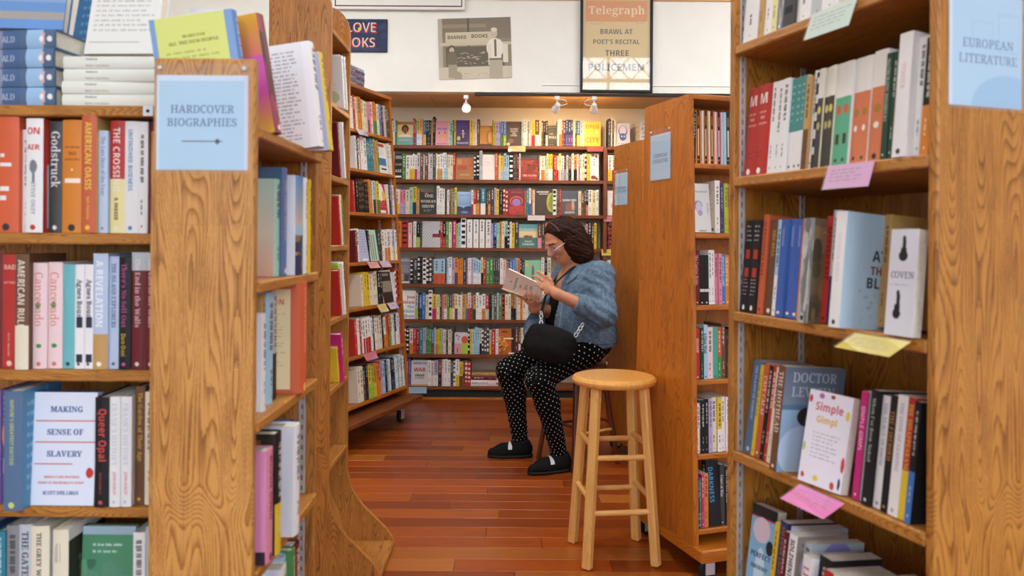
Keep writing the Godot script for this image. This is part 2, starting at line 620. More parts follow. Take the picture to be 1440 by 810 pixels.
# books lying in a pile, spines to the front; from the bottom up
func pile(U: Transform3D, at: Vector3, list: Array, o: Dictionary) -> void:
	var y := at.y
	for k in list.size():
		var e: Array = list[k]
		var b: Dictionary = {"t": e[1], "h": e[2], "d": o.get("d", 0.15), "code": e[0], "ppm": o.ppm, "hard": o.get("hard", true)}
		if e.size() > 3:
			b.merge(e[3], true)
		var T := U * Transform3D(Basis(Vector3.UP, o.get("turn", 0.0) + rng.randf_range(-0.03, 0.03)) * Basis(Vector3.BACK, PI / 2.0), Vector3(at.x, y + e[1] * 0.5 + 0.0005, at.z))
		T = T * Transform3D(Basis(), Vector3(0, -b.h * 0.5, 0))
		book(b, T, "%s book lying flat, %s from the bottom, %s" % [colour_words(e[0]), ordinal(k), o.where], o.group)
		y += e[1] + 0.001

# printed fronts and backs: base colour, marks and a few words on the look
const COV := {
	"portrait": {"base": "e3c98a", "code": "E", "d": "tan cover with drawn head over turquoise band", "ops": [["r", 0, 0, 1, .12, "b5763a"], ["c", .5, .3, .22, .17, "3b2a20"], ["c", .5, .34, .14, .13, "8a5a3a"], ["r", .42, .45, .16, .12, "8a5a3a"], ["c", .5, .66, .4, .14, "eee2c8"], ["r", 0, .66, 1, .34, "6fb6b4"], ["t", "ORIGINAL", .1, .72, .8, .12, "e7a9a0", "D"], ["l", 1, .1, .9, .8, .05, "3f6a6c"]]},
	"pinkhop": {"base": "eaa6b4", "code": "P", "d": "pink cover with blue heading and a yellow arch", "ops": [["t", "THE HOP", .08, .25, .84, .18, "5577c4", "D"], ["c", .55, .72, .26, .17, "e8b64a"], ["c", .55, .76, .16, .12, "eaa6b4"], ["r", .25, .8, .6, .08, "eaa6b4"], ["c", .3, .5, .06, .04, "c8324a"], ["c", .75, .48, .05, .05, "c8324a"], ["t", "DIANA CLARKE", .1, .9, .8, .07, "a24fa0", "D"]]},
	"purple": {"base": "4f3a82", "code": "V", "d": "dark purple cover with a small pale figure", "ops": [["c", .52, .42, .07, .04, "efe6c8"], ["r", .47, .44, .1, .26, "d9c48a"], ["r", .38, .52, .3, .03, "d9c48a"], ["c", .22, .72, .13, .09, "d6d660"], ["l", 2, .2, .14, .6, .2, "6f5aa8"], ["t", "PARADISE", .08, .86, .84, .1, "f0ece0", "D"]]},
	"amber": {"base": "c98d35", "code": "U", "d": "short amber cover with a brown profile", "ops": [["c", .78, .6, .26, .36, "b06f25"], ["c", .85, .58, .18, .3, "d8a454"], ["r", 0, .04, 1, .03, "8f5a20"], ["l", 1, .08, .2, .84, .05, "f0d9a0"], ["r", .0, .93, 1, .07, "5a3a1c"]]},
	"claudine": {"base": "5b4a3e", "code": "U", "d": "brown cover with heavy white hand lettering", "ops": [["t", "CLASSIC", .2, .26, .62, .09, "f4f2ec", "D"], ["t", "CRAFTS", .24, .36, .56, .09, "f4f2ec", "D"], ["t", "AND", .36, .46, .3, .08, "f4f2ec", "D"], ["t", "OTHERS", .24, .55, .5, .08, "f4f2ec", "D"], ["c", .3, .8, .2, .1, "8a6a58"], ["c", .14, .93, .12, .06, "e8d8c8"]]},
	"pole": {"base": "1d1c1a", "code": "K", "d": "black cover with ivory serif title", "ops": [["r", .05, .06, .9, .05, "6a604a"], ["t", "THE", .2, .36, .4, .1, "d9cfa8", "S"], ["t", "POLE", .08, .5, .86, .16, "efe6c4", "S"], ["l", 1, .15, .93, .7, .05, "efe6c4"]]},
	"opencity": {"base": "eac22d", "code": "Y", "d": "bright yellow cover with orange block lettering", "ops": [["t", "OPEN", .06, .08, .88, .27, "d8722c", "D"], ["t", "CITY", .06, .62, .88, .27, "d8722c", "D"], ["c", .78, .42, .1, .07, "e8d8a8"]]},
	"bluelines": {"base": "d9d4dc", "code": "g", "d": "pale cover with a blue line drawing", "ops": [["c", .5, .34, .32, .26, "6f84c4"], ["c", .5, .3, .24, .2, "d9d4dc"], ["c", .5, .58, .24, .16, "5468b0"], ["c", .42, .56, .06, .04, "d9d4dc"], ["c", .6, .56, .06, .04, "d9d4dc"], ["l", 1, .15, .86, .7, .08, "6f84c4"]]},
	"blackwords": {"base": "2a2726", "code": "K", "d": "black cover crowded with white and pink capitals", "ops": [["t", "IRS", .08, .06, .84, .2, "e8e2dc", "D"], ["t", "DUR", .08, .34, .84, .2, "d9b4b4", "D"], ["t", "ASE", .08, .58, .84, .2, "efe9e2", "D"], ["r", .1, .86, .8, .07, "efe9e2"]]},
	"brownhouse": {"base": "a9763f", "code": "U", "d": "copper brown cover with rust squares", "ops": [["r", .05, .04, .9, .56, "b56a38"], ["r", .08, .08, .25, .24, "c98a50"], ["r", .38, .06, .26, .26, "bf6f40"], ["r", .1, .36, .5, .2, "a8552e"], ["c", .8, .36, .05, .03, "7a2c1c"], ["t", "LAST LOVE", .2, .74, .6, .08, "ecd9b4", "S"]]},
	"whitesoft": {"base": "ece6e2", "code": "W", "d": "plain white cover with faint pink lettering", "ops": [["l", 2, .12, .3, .7, .2, "d8b6c0"], ["l", 1, .2, .6, .5, .05, "d8cfd2"]]},
	"redslums": {"base": "9a3423", "code": "r", "d": "rust red cover with a dark clouded scene", "ops": [["n", 0, 0, 1, .7, "5f2a1c", "b24a2c", 26, .3], ["r", 0, 0, 1, .1, "6a3a24"], ["t", "THE SLUMS", .05, .74, .9, .11, "f0e2d8", "S"], ["l", 1, .5, .9, .4, .04, "e0c8b8"]]},
	"dance": {"base": "e9e3e4", "code": "W", "d": "white narrow cover with brown leaping figures", "ops": [["c", .35, .06, .2, .05, "7a3f24"], ["c", .72, .1, .16, .06, "7a3f24"], ["c", .4, .88, .3, .07, "8a4a2a"], ["c", .75, .93, .16, .05, "8a4a2a"], ["l", 3, .4, .2, .25, .3, "6a5a6a"]]},
	"onewoman": {"base": "34332f", "code": "D", "d": "charcoal cover with bold white serif capitals", "ops": [["t", "ONE", .22, .1, .66, .18, "f0ece2", "S"], ["t", "WOMAN", .05, .34, .92, .17, "f0ece2", "S"], ["t", "SHOW", .06, .56, .9, .17, "f0ece2", "S"], ["c", .4, .07, .1, .04, "c86a5a"], ["c", .48, .42, .06, .04, "d08a6a"], ["l", 2, .25, .8, .5, .14, "d8d2c4"]]},
	"bluelake": {"base": "8fb2dc", "code": "B", "d": "blue cover of a lake below misty hills", "ops": [["g", 0, 0, 1, .6, "a9c8ea", "7c9cc8"], ["t", "COLD CITY", .1, .1, .8, .1, "5f84b8", "S"], ["c", .1, .78, .4, .14, "35405a"], ["c", .85, .76, .4, .13, "35405a"], ["r", 0, .84, 1, .16, "3a4a78"], ["c", .55, .9, .25, .05, "6f84c0"]]},
	"redarch": {"base": "7a2a3a", "code": "r", "d": "dark red cover with a magenta and orange arch", "ops": [["t", "VERY CLASSIC", .15, .1, .7, .09, "c88a4a", "D"], ["c", .5, .48, .4, .2, "c8702e"], ["c", .5, .5, .33, .17, "7a2a3a"], ["c", .5, .52, .26, .15, "c06ab8"], ["c", .5, .54, .12, .1, "6f8ac8"], ["r", .05, .66, .9, .34, "b83a34"], ["n", .05, .66, .9, .34, "7a2a3a", "c84a38", 16, .12]]},
	"profile": {"base": "4a4036", "code": "D", "d": "dark brown cover with a green half face", "ops": [["r", .1, .08, .66, .05, "d8d0c4"], ["r", .22, .16, .5, .04, "c8beb0"], ["c", .92, .5, .26, .38, "b7b23c"], ["c", 1.0, .5, .2, .34, "7f9a3a"], ["c", .8, .6, .06, .1, "c87a3a"], ["n", .1, .4, .4, .4, "5a463a", "7a3a2a", 8, .12]]},
	"dances": {"base": "565b66", "code": "G", "d": "grey cover with a bird and cream brush lettering", "ops": [["c", .55, .68, .3, .2, "7a6a6a"], ["c", .45, .66, .16, .12, "a05a4a"], ["c", .7, .6, .08, .2, "c8a090"], ["t", "DANCERS", .08, .3, .84, .18, "f2ead2", "D"], ["t", "MURDER", .1, .84, .8, .1, "efe6d0", "D"]]},
	"greystripe": {"base": "b7b9bc", "code": "G", "d": "silver cover with white diagonal stripes", "ops": [["s", 14, .05, "dfe1e4"], ["r", .58, .34, .42, .14, "c8cacc"], ["r", .56, .48, .44, .14, "8a2a2c"], ["r", .9, .34, .1, .14, "2a2a2e"]]},
	"dune": {"base": "e6cf9e", "code": "T", "d": "seaside cover of sand under teal sky", "ops": [["g", 0, 0, 1, .32, "5fa0a4", "b8d0b8"], ["t", "THE COMPANION", .12, .1, .76, .07, "3f6a70", "D"], ["c", .5, .52, .24, .06, "8a4a2a"], ["c", .56, .48, .08, .03, "c8a070"], ["r", 0, .56, 1, .44, "4f7a76"], ["t", "STACEY", .25, .68, .5, .09, "f0ead8", "D"], ["t", "D'ERASMO", .14, .79, .72, .1, "f0ead8", "D"]]},
	"greenbook": {"base": "5f8f62", "code": "E", "d": "plain green cover half hidden by hair", "ops": [["r", .1, .1, .8, .5, "7fae7a"]]},
	"greyphoto": {"base": "6a6a70", "code": "G", "d": "grey cover of a misty city", "ops": [["g", 0, 0, 1, .6, "77777e", "92929a"], ["r", .1, .08, .8, .08, "a9a9b0"], ["l", 2, .12, .32, .76, .22, "9fa0aa"], ["r", .05, .62, .35, .26, "b0a690"], ["r", .5, .66, .3, .3, "4a4a50"], ["r", .08, .92, .84, .06, "d8d8dc"]]},
	"sage": {"base": "8fc4a2", "code": "t", "d": "sage green cover with yellow sun and steeple", "ops": [["c", .17, .2, .1, .07, "e3c24a"], ["r", .42, .34, .16, .5, "7a7462"], ["c", .5, .32, .06, .12, "7a7462"], ["r", 0, .8, 1, .2, "5f9a70"]]},
	"whitealbum": {"base": "eceae6", "code": "W", "d": "white cover with red and blue oversize lettering", "ops": [["t", "Joan", .42, .18, .56, .15, "b2323a", "S"], ["t", "Didion", .06, .33, .92, .16, "b2323a", "S"], ["t", "The", .44, .5, .5, .14, "4f86c4", "S"], ["t", "White", .08, .65, .86, .16, "4f86c4", "S"], ["t", "Album", .08, .82, .88, .15, "3f6fae", "S"]]},
	"quarters": {"base": "c9ccd6", "code": "g", "d": "cover quartered in grey, red, pink and lime", "ops": [["r", .5, 0, .5, .5, "d3d0cc"], ["c", .76, .34, .24, .18, "d8553c"], ["r", 0, .5, .5, .5, "d59aa6"], ["r", .5, .5, .5, .5, "a9c83c"], ["r", .2, .72, .06, .2, "2a2a2a"], ["c", .2, .14, .07, .05, "c8443c"], ["c", .36, .2, .05, .04, "c8443c"], ["c", .28, .3, .05, .04, "c8443c"]]},
	"fire": {"base": "c8641e", "code": "U", "d": "cover of blazing orange fire and dark smoke", "ops": [["n", 0, 0, 1, 1, "e88a28", "6a2a12", 30, .25], ["n", 0, .3, .6, .6, "f4c84a", "e88a28", 16, .14], ["r", .78, 0, .22, 1, "2e1c14"], ["r", .3, .36, .6, .06, "f4e8d8"], ["r", .6, .92, .36, .06, "e8e0d8"]]},
	"american_war": {"base": "d3d2d4", "code": "g", "d": "pale grey cover with navy and red capitals", "ops": [["t", "AMERICAN", .1, .06, .82, .16, "4a5a7c", "D"], ["t", "WAR", .1, .28, .82, .2, "b2283a", "D"], ["t", "OMAR", .08, .53, .84, .13, "33363c", "D"], ["t", "EL AKKAD", .1, .66, .8, .08, "6a6c72", "D"], ["r", .0, .93, 1, .07, "c8a478"]]},
	"halfhidden": {"base": "efe9e4", "code": "W", "d": "white cover with pencil drawn figures", "ops": [["l", 2, .15, .12, .7, .2, "b8a8b0"], ["c", .4, .6, .14, .12, "c9b9b4"], ["c", .6, .7, .12, .1, "b9aaa6"]]},
	"whiteblue": {"base": "e9edf0", "code": "W", "d": "white cover with red bar and blue block", "ops": [["r", .08, .05, .8, .1, "c8483a"], ["l", 4, .1, .2, .75, .25, "b8bcc4"], ["r", .1, .52, .8, .24, "3f78b4"], ["r", .3, .84, .55, .05, "3a3a40"]]},
	"redwhite": {"base": "b83230", "code": "R", "d": "red and white cover with a cream vase", "ops": [["c", .45, .28, .4, .3, "f0ece8"], ["c", .8, .4, .2, .16, "e8c04a"], ["l", 3, .1, .62, .8, .2, "e8b8a8"], ["r", .2, .88, .6, .1, "f0ece8"]]},
	"lavender": {"base": "bfc3e2", "code": "v", "d": "lavender back cover with printed lines", "ops": [["l", 9, .1, .06, .8, .7, "8f94bc"], ["r", .3, .9, .6, .08, "f0f0f4"]]},
	"mint": {"base": "bfe0d2", "code": "e", "d": "mint cover with long dark ruled columns", "ops": [["r", .2, .15, .08, .8, "5a6a48"], ["r", .42, .15, .08, .8, "5a6a48"], ["r", .64, .15, .08, .8, "8a3a2a"]]},
	"manuscript": {"base": "3a2420", "code": "W", "d": "white bordered dark cover with a city photograph", "ops": [["r", 0, 0, 1, .05, "eeeef0"], ["r", 0, 0, .05, 1, "eeeef0"], ["r", .95, 0, .05, 1, "eeeef0"], ["t", "MEMOIR", .2, .1, .6, .1, "efe6dc", "D"], ["r", .08, .34, .84, .34, "9a8a78"], ["n", .08, .52, .84, .16, "5a4a40", "7a6a5a", 12, .12]]},
	"slavery": {"base": "dfe4ee", "code": "N", "d": "white cover with spaced navy capitals and red thread", "ops": [["t", "MAKING", .12, .12, .8, .07, "26407c", "S"], ["r", .04, .25, .96, .008, "c8544a"], ["t", "SENSE OF", .06, .32, .9, .07, "26407c", "S"], ["r", .04, .44, .96, .008, "c8544a"], ["t", "SLAVERY", .06, .51, .9, .07, "26407c", "S"], ["r", .04, .63, .6, .008, "c8544a"], ["c", .92, .71, .06, .045, "c83a30"], ["t", "AMERICA'S LONG RECKONING", .14, .735, .68, .03, "c8544a", "D"], ["t", "FROM ITS FOUNDING TO TODAY", .1, .785, .74, .03, "c8544a", "D"], ["t", "SCOTT SPILLMAN", .12, .87, .72, .035, "26407c", "S"]]},
	"massacre": {"base": "4f8a66", "code": "e", "d": "green misty cover with white spaced capitals", "ops": [["n", 0, .3, 1, .7, "3a6a50", "6fa884", 24, .3], ["r", 0, 0, 1, .08, "9ab0b8"], ["l", 2, .2, .16, .6, .12, "d8e8dc"], ["t", "MASSACRE", .08, .5, .84, .09, "f0f4ee", "S"], ["t", "IN THE", .25, .64, .5, .07, "f0f4ee", "S"], ["t", "CLOUDS", .1, .76, .8, .09, "f0f4ee", "S"]]},
	"skyback": {"base": "8aa9cf", "code": "B", "d": "cover of pale blue sky over sea", "ops": [["g", 0, 0, 1, .6, "9fbfe0", "c8c4cc"], ["n", 0, .2, 1, .4, "d8ccc8", "a9c0dc", 14, .25], ["r", 0, .72, 1, .1, "6f98cc"], ["r", 0, .82, 1, .08, "a9a49c"], ["r", 0, .9, 1, .1, "6f9ad4"]]},
	"blueback": {"base": "4f8fb8", "code": "T", "d": "deep blue back cover with white lines", "ops": [["l", 9, .12, .1, .7, .8, "9fc8dc"], ["r", .6, 0, .02, 1, "8fbcd4"]]},
	"ivoryback": {"base": "ecebe2", "code": "W", "d": "ivory back cover of ruled paragraphs", "ops": [["r", .14, .0, .6, .07, "5a3a2c"], ["l", 13, .08, .14, .84, .66, "b5b3a6"], ["r", .05, .88, .7, .006, "8a887c"]]},
	"yellowflap": {"base": "d8dd7a", "code": "B", "d": "yellow back cover with blue edges", "ops": [["r", 0, 0, .07, 1, "7c9fcb"], ["r", .9, 0, .1, 1, "7c9fcb"], ["t", "PRAISE FOR", .36, .16, .3, .03, "6a6a30", "S"], ["t", "ALL THE NEW PEOPLE", .18, .21, .64, .04, "6a6a30", "S"], ["l", 14, .16, .3, .66, .6, "9fa255"]]},
	"pinkflap": {"base": "d85aa8", "code": "M", "d": "pink and yellow back cover", "ops": [["g", 0, 0, 1, .35, "e0a52c", "d87a6a"], ["g", 0, .65, 1, .35, "d85aa8", "e6b834"], ["c", .3, .5, .05, .03, "f0c0d8"]]},
	"manuscriptback": {"base": "eeecef", "code": "W", "d": "white back cover filled with dark paragraphs", "ops": [["l", 24, .08, .08, .74, .86, "8e8b92"], ["r", .88, 0, .12, 1, "f4f2f4"]]},
	"peach": {"base": "cfe3cf", "code": "t", "d": "back cover fading from mint to peach", "ops": [["g", 0, 0, 1, .55, "c6e0cc", "e6dcc4"], ["g", 0, .55, 1, .45, "e6dcc4", "e6b79c"], ["l", 16, .14, .18, .66, .6, "9fae9a"]]},
	"skyline": {"base": "e6e8ee", "code": "B", "d": "white back cover beside a city skyline spine", "ops": [["l", 9, .2, .1, .6, .7, "b5bac6"]]},
	"london": {"base": "d46a4a", "code": "x", "d": "coral back cover with a cream panel", "ops": [["r", 0, .06, .86, .9, "ecdcae"], ["t", "LONDON", .3, .14, .5, .07, "d4644a", "D"], ["l", 18, .2, .28, .6, .52, "c2a878"]]},
	"greyback": {"base": "dfe0e4", "code": "W", "d": "pale grey back cover of small paragraphs", "ops": [["t", "Early Praise", .3, .07, .4, .03, "c88a7c", "S"], ["l", 26, .12, .14, .6, .7, "a2a3aa"], ["r", .08, .9, .22, .05, "f4f4f6"]]},
	"boogie": {"base": "d98cb4", "code": "P", "d": "pink back cover with a brick red panel", "ops": [["r", 0, .08, .66, .76, "b4473f"], ["l", 13, .06, .14, .5, .6, "7a2f30"], ["r", .8, .88, .2, .12, "3a2a34"]]},
	"yellowphoto": {"base": "2a241c", "code": "K", "d": "black cover with a golden street photograph", "ops": [["n", 0, .05, .8, .5, "c8952e", "5a3a1c", 18, .22], ["c", .3, .2, .25, .1, "5a3426"], ["r", .6, .7, .3, .08, "a8b83c"], ["l", 2, .5, .84, .4, .1, "e8e0d0"]]},
	"hexes": {"base": "e6e9ea", "code": "W", "d": "white back cover with pale green hexagons", "ops": [["c", .3, .14, .26, .12, "b6cfa6"], ["c", .6, .78, .3, .14, "b6cfa6"], ["l", 10, .2, .3, .6, .34, "b4b6c4"]]},
	"floral": {"base": "2a2422", "code": "W", "d": "dark flower cover", "ops": [["n", .1, .2, .8, .7, "a8524a", "6a8a5a", 16, .14], ["r", 0, 0, 1, .1, "e6e2d8"]]},
	"onair": {"base": "c23a30", "code": "W", "d": "red and pale front with a rounded panel", "ops": [["r", .3, .05, .6, .26, "dfe2e8"], ["r", .42, .09, .4, .18, "c23a30"], ["r", .1, .4, .9, .56, "b9c2cc"]]},
	"speckleart": {"base": "6a5a44", "code": "G", "d": "painterly brown front with a red title plate", "ops": [["n", 0, 0, 1, 1, "3e3a2c", "8a7250", 40, .22], ["n", .1, .1, .8, .3, "d8a078", "c86a4a", 8, .16], ["r", .28, .26, .5, .24, "a32a24"], ["l", 3, .34, .3, .38, .16, "e8c05a"], ["n", .3, .6, .4, .3, "2a2620", "5a5040", 8, .14]]},
	"atblue": {"base": "b8d2e2", "code": "W", "d": "pale blue front with tilted black capitals", "ops": [["t", "AT", .4, .3, .5, .13, "22303c", "D"], ["t", "THE", .45, .44, .4, .1, "7a2a34", "D"], ["t", "BLUE", .4, .54, .6, .12, "22303c", "D"], ["n", .3, .66, .5, .3, "9fb8c8", "c8dce8", 20, .1]]},
	"sulu": {"base": "d9b46a", "code": "u", "d": "tan front with big blue letters", "ops": [["t", "SULA", .2, .1, .7, .2, "3f78b4", "S"]]},
	"coven": {"base": "d9d8e0", "code": "W", "d": "pale cover with black long-dressed silhouettes", "ops": [["c", .5, .09, .06, .03, "1d1c20"], ["r", .44, .1, .12, .1, "1d1c20"], ["c", .5, .25, .16, .05, "1d1c20"], ["r", .4, .18, .2, .08, "1d1c20"], ["t", "COVEN", .06, .39, .88, .08, "3a3840", "s"], ["l", 1, .1, .52, .7, .03, "9a98a4"], ["c", .42, .6, .06, .03, "1d1c20"], ["r", .36, .61, .12, .12, "1d1c20"], ["c", .4, .79, .14, .05, "1d1c20"], ["r", .3, .71, .2, .08, "1d1c20"]]},
	"doctor": {"base": "7f93a8", "code": "U", "d": "blue grey cover of a seated man in white coat", "ops": [["g", 0, 0, 1, .35, "6f7c8c", "8496a8"], ["t", "DOCTOR", .06, .04, .88, .12, "dfe6ec", "s"], ["t", "LEVITIN", .06, .18, .86, .12, "dfe6ec", "s"], ["r", 0, .36, 1, .05, "5f84a4"], ["g", 0, .41, 1, .59, "9fc0d8", "7fa4c4"], ["c", .42, .47, .16, .09, "2e2a28"], ["c", .48, .51, .11, .08, "4a3a32"], ["c", .34, .8, .34, .24, "b8d0e4"], ["r", .42, .58, .03, .14, "3a4450"], ["c", .7, .86, .2, .1, "a9c6dc"]]},
	"simple": {"base": "e8e4ec", "code": "M", "d": "white card-like cover edged with small bright drawings", "ops": [["t", "Simple", .18, .12, .64, .12, "c8485a", "D"], ["t", "Gimpl", .22, .26, .5, .11, "d8a23c", "D"], ["l", 7, .2, .44, .6, .3, "a9a4b4"], ["c", .06, .1, .04, .04, "c83a44"], ["c", .3, .05, .06, .03, "b85ab0"], ["c", .55, .04, .05, .02, "8a3a34"], ["c", .92, .2, .05, .05, "e0cc5a"], ["c", .05, .62, .03, .05, "9ac23c"], ["c", .1, .92, .04, .03, "c83a44"], ["c", .4, .92, .06, .03, "e0c83a"], ["c", .78, .94, .05, .04, "c8523a"], ["c", .95, .7, .04, .08, "c83a44"], ["c", .92, .9, .03, .06, "2a3450"]]},
	"nanny": {"base": "84b4d6", "code": "K", "d": "blue cover with a pale collar and dark title", "ops": [["r", 0, 0, 1, .12, "241f22"], ["r", 0, .12, 1, .02, "b23038"], ["c", .45, .26, .34, .14, "d8c4cc"], ["c", .82, .42, .14, .08, "24282e"], ["c", .5, .75, .2, .3, "c4dcec"], ["t", "PERFECT", .1, .5, .8, .09, "24425e", "D"], ["t", "NANNY", .16, .63, .68, .09, "24425e", "D"]]},
	"proof": {"base": "e6e8e4", "code": "g", "d": "white proof cover with a lilac painted head", "ops": [["t", "HILLSBOROUGH", .1, .14, .84, .06, "8a9aa0", "D"], ["c", .3, .45, .26, .1, "8a97b4"], ["c", .34, .5, .2, .13, "cfd0e4"], ["c", .4, .6, .14, .06, "b8a2c8"], ["t", "THE HEIRESS", .8, .25, .1, .5, "8aa0a0", "D", 1], ["t", "PROOF", .2, .94, .6, .05, "6a7478", "D"]]},
	"paragraphs": {"base": "c2b6a2", "code": "W", "d": "beige back cover of dense paragraphs", "ops": [["l", 22, .08, .1, .8, .78, "7a6c58"], ["r", .5, .9, .4, .05, "4a4038"]]},
	"solz": {"base": "8f867c", "code": "W", "d": "brown grey cover with a lilac portrait disc", "ops": [["l", 1, .1, .08, .6, .07, "5a524a"], ["c", .3, .32, .2, .14, "b4a6d0"], ["n", .1, .4, .6, .5, "6a625a", "a89e94", 14, .16]]},
	"lilacshape": {"base": "aeb8bc", "code": "g", "d": "grey cover with a lilac half circle", "ops": [["c", .5, .2, .3, .22, "8a86bc"]]},
	"darkface": {"base": "3a2422", "code": "r", "d": "dark cover with red lettering and a face", "ops": [["t", "NO", .2, .12, .6, .12, "c03a6a", "S"], ["c", .6, .45, .3, .2, "6a4636"], ["t", "LO", .1, .68, .6, .1, "c04a5a", "S"]]},
	"darkness": {"base": "1a1b20", "code": "K", "d": "black cover with blue capitals reading down", "ops": [["t", "DARKNESS", .1, .1, .5, .55, "4f9ad0", "D", 1]]},
}

# ------------------------------------------------------------------ surfaces
func noise_bytes(w: int, h: int, freq: float, sd: int, up: Vector2i, octaves := 3) -> PackedByteArray:
	var n := FastNoiseLite.new()
	n.seed = sd
	n.frequency = freq
	n.noise_type = FastNoiseLite.TYPE_SIMPLEX_SMOOTH
	n.fractal_octaves = octaves
	var im := n.get_seamless_image(w, h)
	im.convert(Image.FORMAT_L8)
	im.resize(up.x, up.y, Image.INTERPOLATE_CUBIC)
	return im.get_data()

# wood with the grain along v: rings are the contour lines of a stretched noise
func wood_texture(sd: int, light: Color, dark: Color, rings: float, line: float, fibre: float, size := Vector2i(512, 1024), stretch := 6, scratches := 0) -> Array:
	var a := noise_bytes(size.x, size.y / stretch, 0.006, sd, size, 2)
	var f := noise_bytes(size.x, maxi(16, size.y / 40), 0.22, sd + 1, size, 2)
	var g := noise_bytes(size.x, size.y / 5, 0.02, sd + 2, size, 3)
	var out := PackedByteArray()
	out.resize(size.x * size.y * 3)
	var hgt := PackedByteArray()
	hgt.resize(size.x * size.y)
	for i in size.x * size.y:
		var t := a[i] / 255.0 * rings + f[i] / 255.0 * 0.22
		t -= floorf(t)
		var l := t * t * t
		if t > 0.93:
			l *= (1.0 - t) / 0.07
		var k := clampf(l * line + (f[i] / 255.0 - 0.5) * fibre + (g[i] / 255.0 - 0.5) * 0.5, 0.0, 1.0)
		var c := light.lerp(dark, k)
		out[i * 3] = c.r8
		out[i * 3 + 1] = c.g8
		out[i * 3 + 2] = c.b8
		hgt[i] = int((1.0 - k) * 255.0)
	var im := Image.create_from_data(size.x, size.y, false, Image.FORMAT_RGB8, out)
	var worn := light.lerp(Color.html("e8c890"), 0.55)
	for k in scratches:   # bare scratches through the varnish
		var q := Vector2(rng.randf() * size.x, rng.randf() * size.y)
		var v := Vector2.from_angle(rng.randf() * TAU) * Vector2(1.0, 1.4)
		for n in rng.randi_range(4, 22):
			q += v
			v = v.rotated(rng.randf_range(-0.12, 0.12))
			var x := posmod(int(q.x), size.x)
			var y := posmod(int(q.y), size.y)
			im.set_pixel(x, y, im.get_pixel(x, y).lerp(worn, 0.75))
	var hm := Image.create_from_data(size.x, size.y, false, Image.FORMAT_L8, hgt)
	hm.convert(Image.FORMAT_RGBA8)
	hm.bump_map_to_normal_map(1.2)
	return [ImageTexture.create_from_image(im), ImageTexture.create_from_image(hm)]

func wood_mat(called: String, tex: Array, tint: Color, rough: float, scale: Vector2, coat := 0.0) -> StandardMaterial3D:
	var m := StandardMaterial3D.new()
	m.resource_name = called
	m.albedo_texture = tex[0]
	m.albedo_color = tint
	m.roughness = rough
	m.metallic_specular = 0.45
	m.normal_enabled = true
	m.normal_texture = tex[1]
	m.normal_scale = 0.25
	m.uv1_scale = Vector3(scale.x, scale.y, 1)
	if coat > 0.0:
		m.clearcoat_enabled = true
		m.clearcoat = coat
		m.clearcoat_roughness = 0.3
	return m

func plain(called: String, c: String, rough := 0.6, metal := 0.0) -> StandardMaterial3D:
	var m := StandardMaterial3D.new()
	m.resource_name = called
	m.albedo_color = Color.html(c)
	m.roughness = rough
	m.metallic = metal
	m.metallic_specular = 0.4
	return m

# a coloured surface with blotches and grain, mapped on all sides
func mottled(called: String, a: Color, b: Color, freq: float, sd: int, scale: float, rough := 0.8, bump := 0.3) -> StandardMaterial3D:
	var n := noise_bytes(256, 256, freq, sd, Vector2i(256, 256), 4)
	var out := PackedByteArray()
	out.resize(256 * 256 * 3)
	for i in 256 * 256:
		var c := a.lerp(b, n[i] / 255.0)
		out[i * 3] = c.r8
		out[i * 3 + 1] = c.g8
		out[i * 3 + 2] = c.b8
	var hm := Image.create_from_data(256, 256, false, Image.FORMAT_L8, n)
	hm.convert(Image.FORMAT_RGBA8)
	hm.bump_map_to_normal_map(2.0)
	var m := plain(called, "ffffff", rough)
	m.albedo_texture = ImageTexture.create_from_image(Image.create_from_data(256, 256, false, Image.FORMAT_RGB8, out))
	m.normal_enabled = true
	m.normal_texture = ImageTexture.create_from_image(hm)
	m.normal_scale = bump
	m.uv1_triplanar = true
	m.uv1_scale = Vector3.ONE * scale
	return m

func glass(called: String, alpha := 0.06) -> StandardMaterial3D:
	var m := plain(called, "ffffff", 0.02)
	m.albedo_color = Color(1, 1, 1, alpha)
	m.transparency = BaseMaterial3D.TRANSPARENCY_ALPHA
	m.metallic_specular = 0.5
	return m

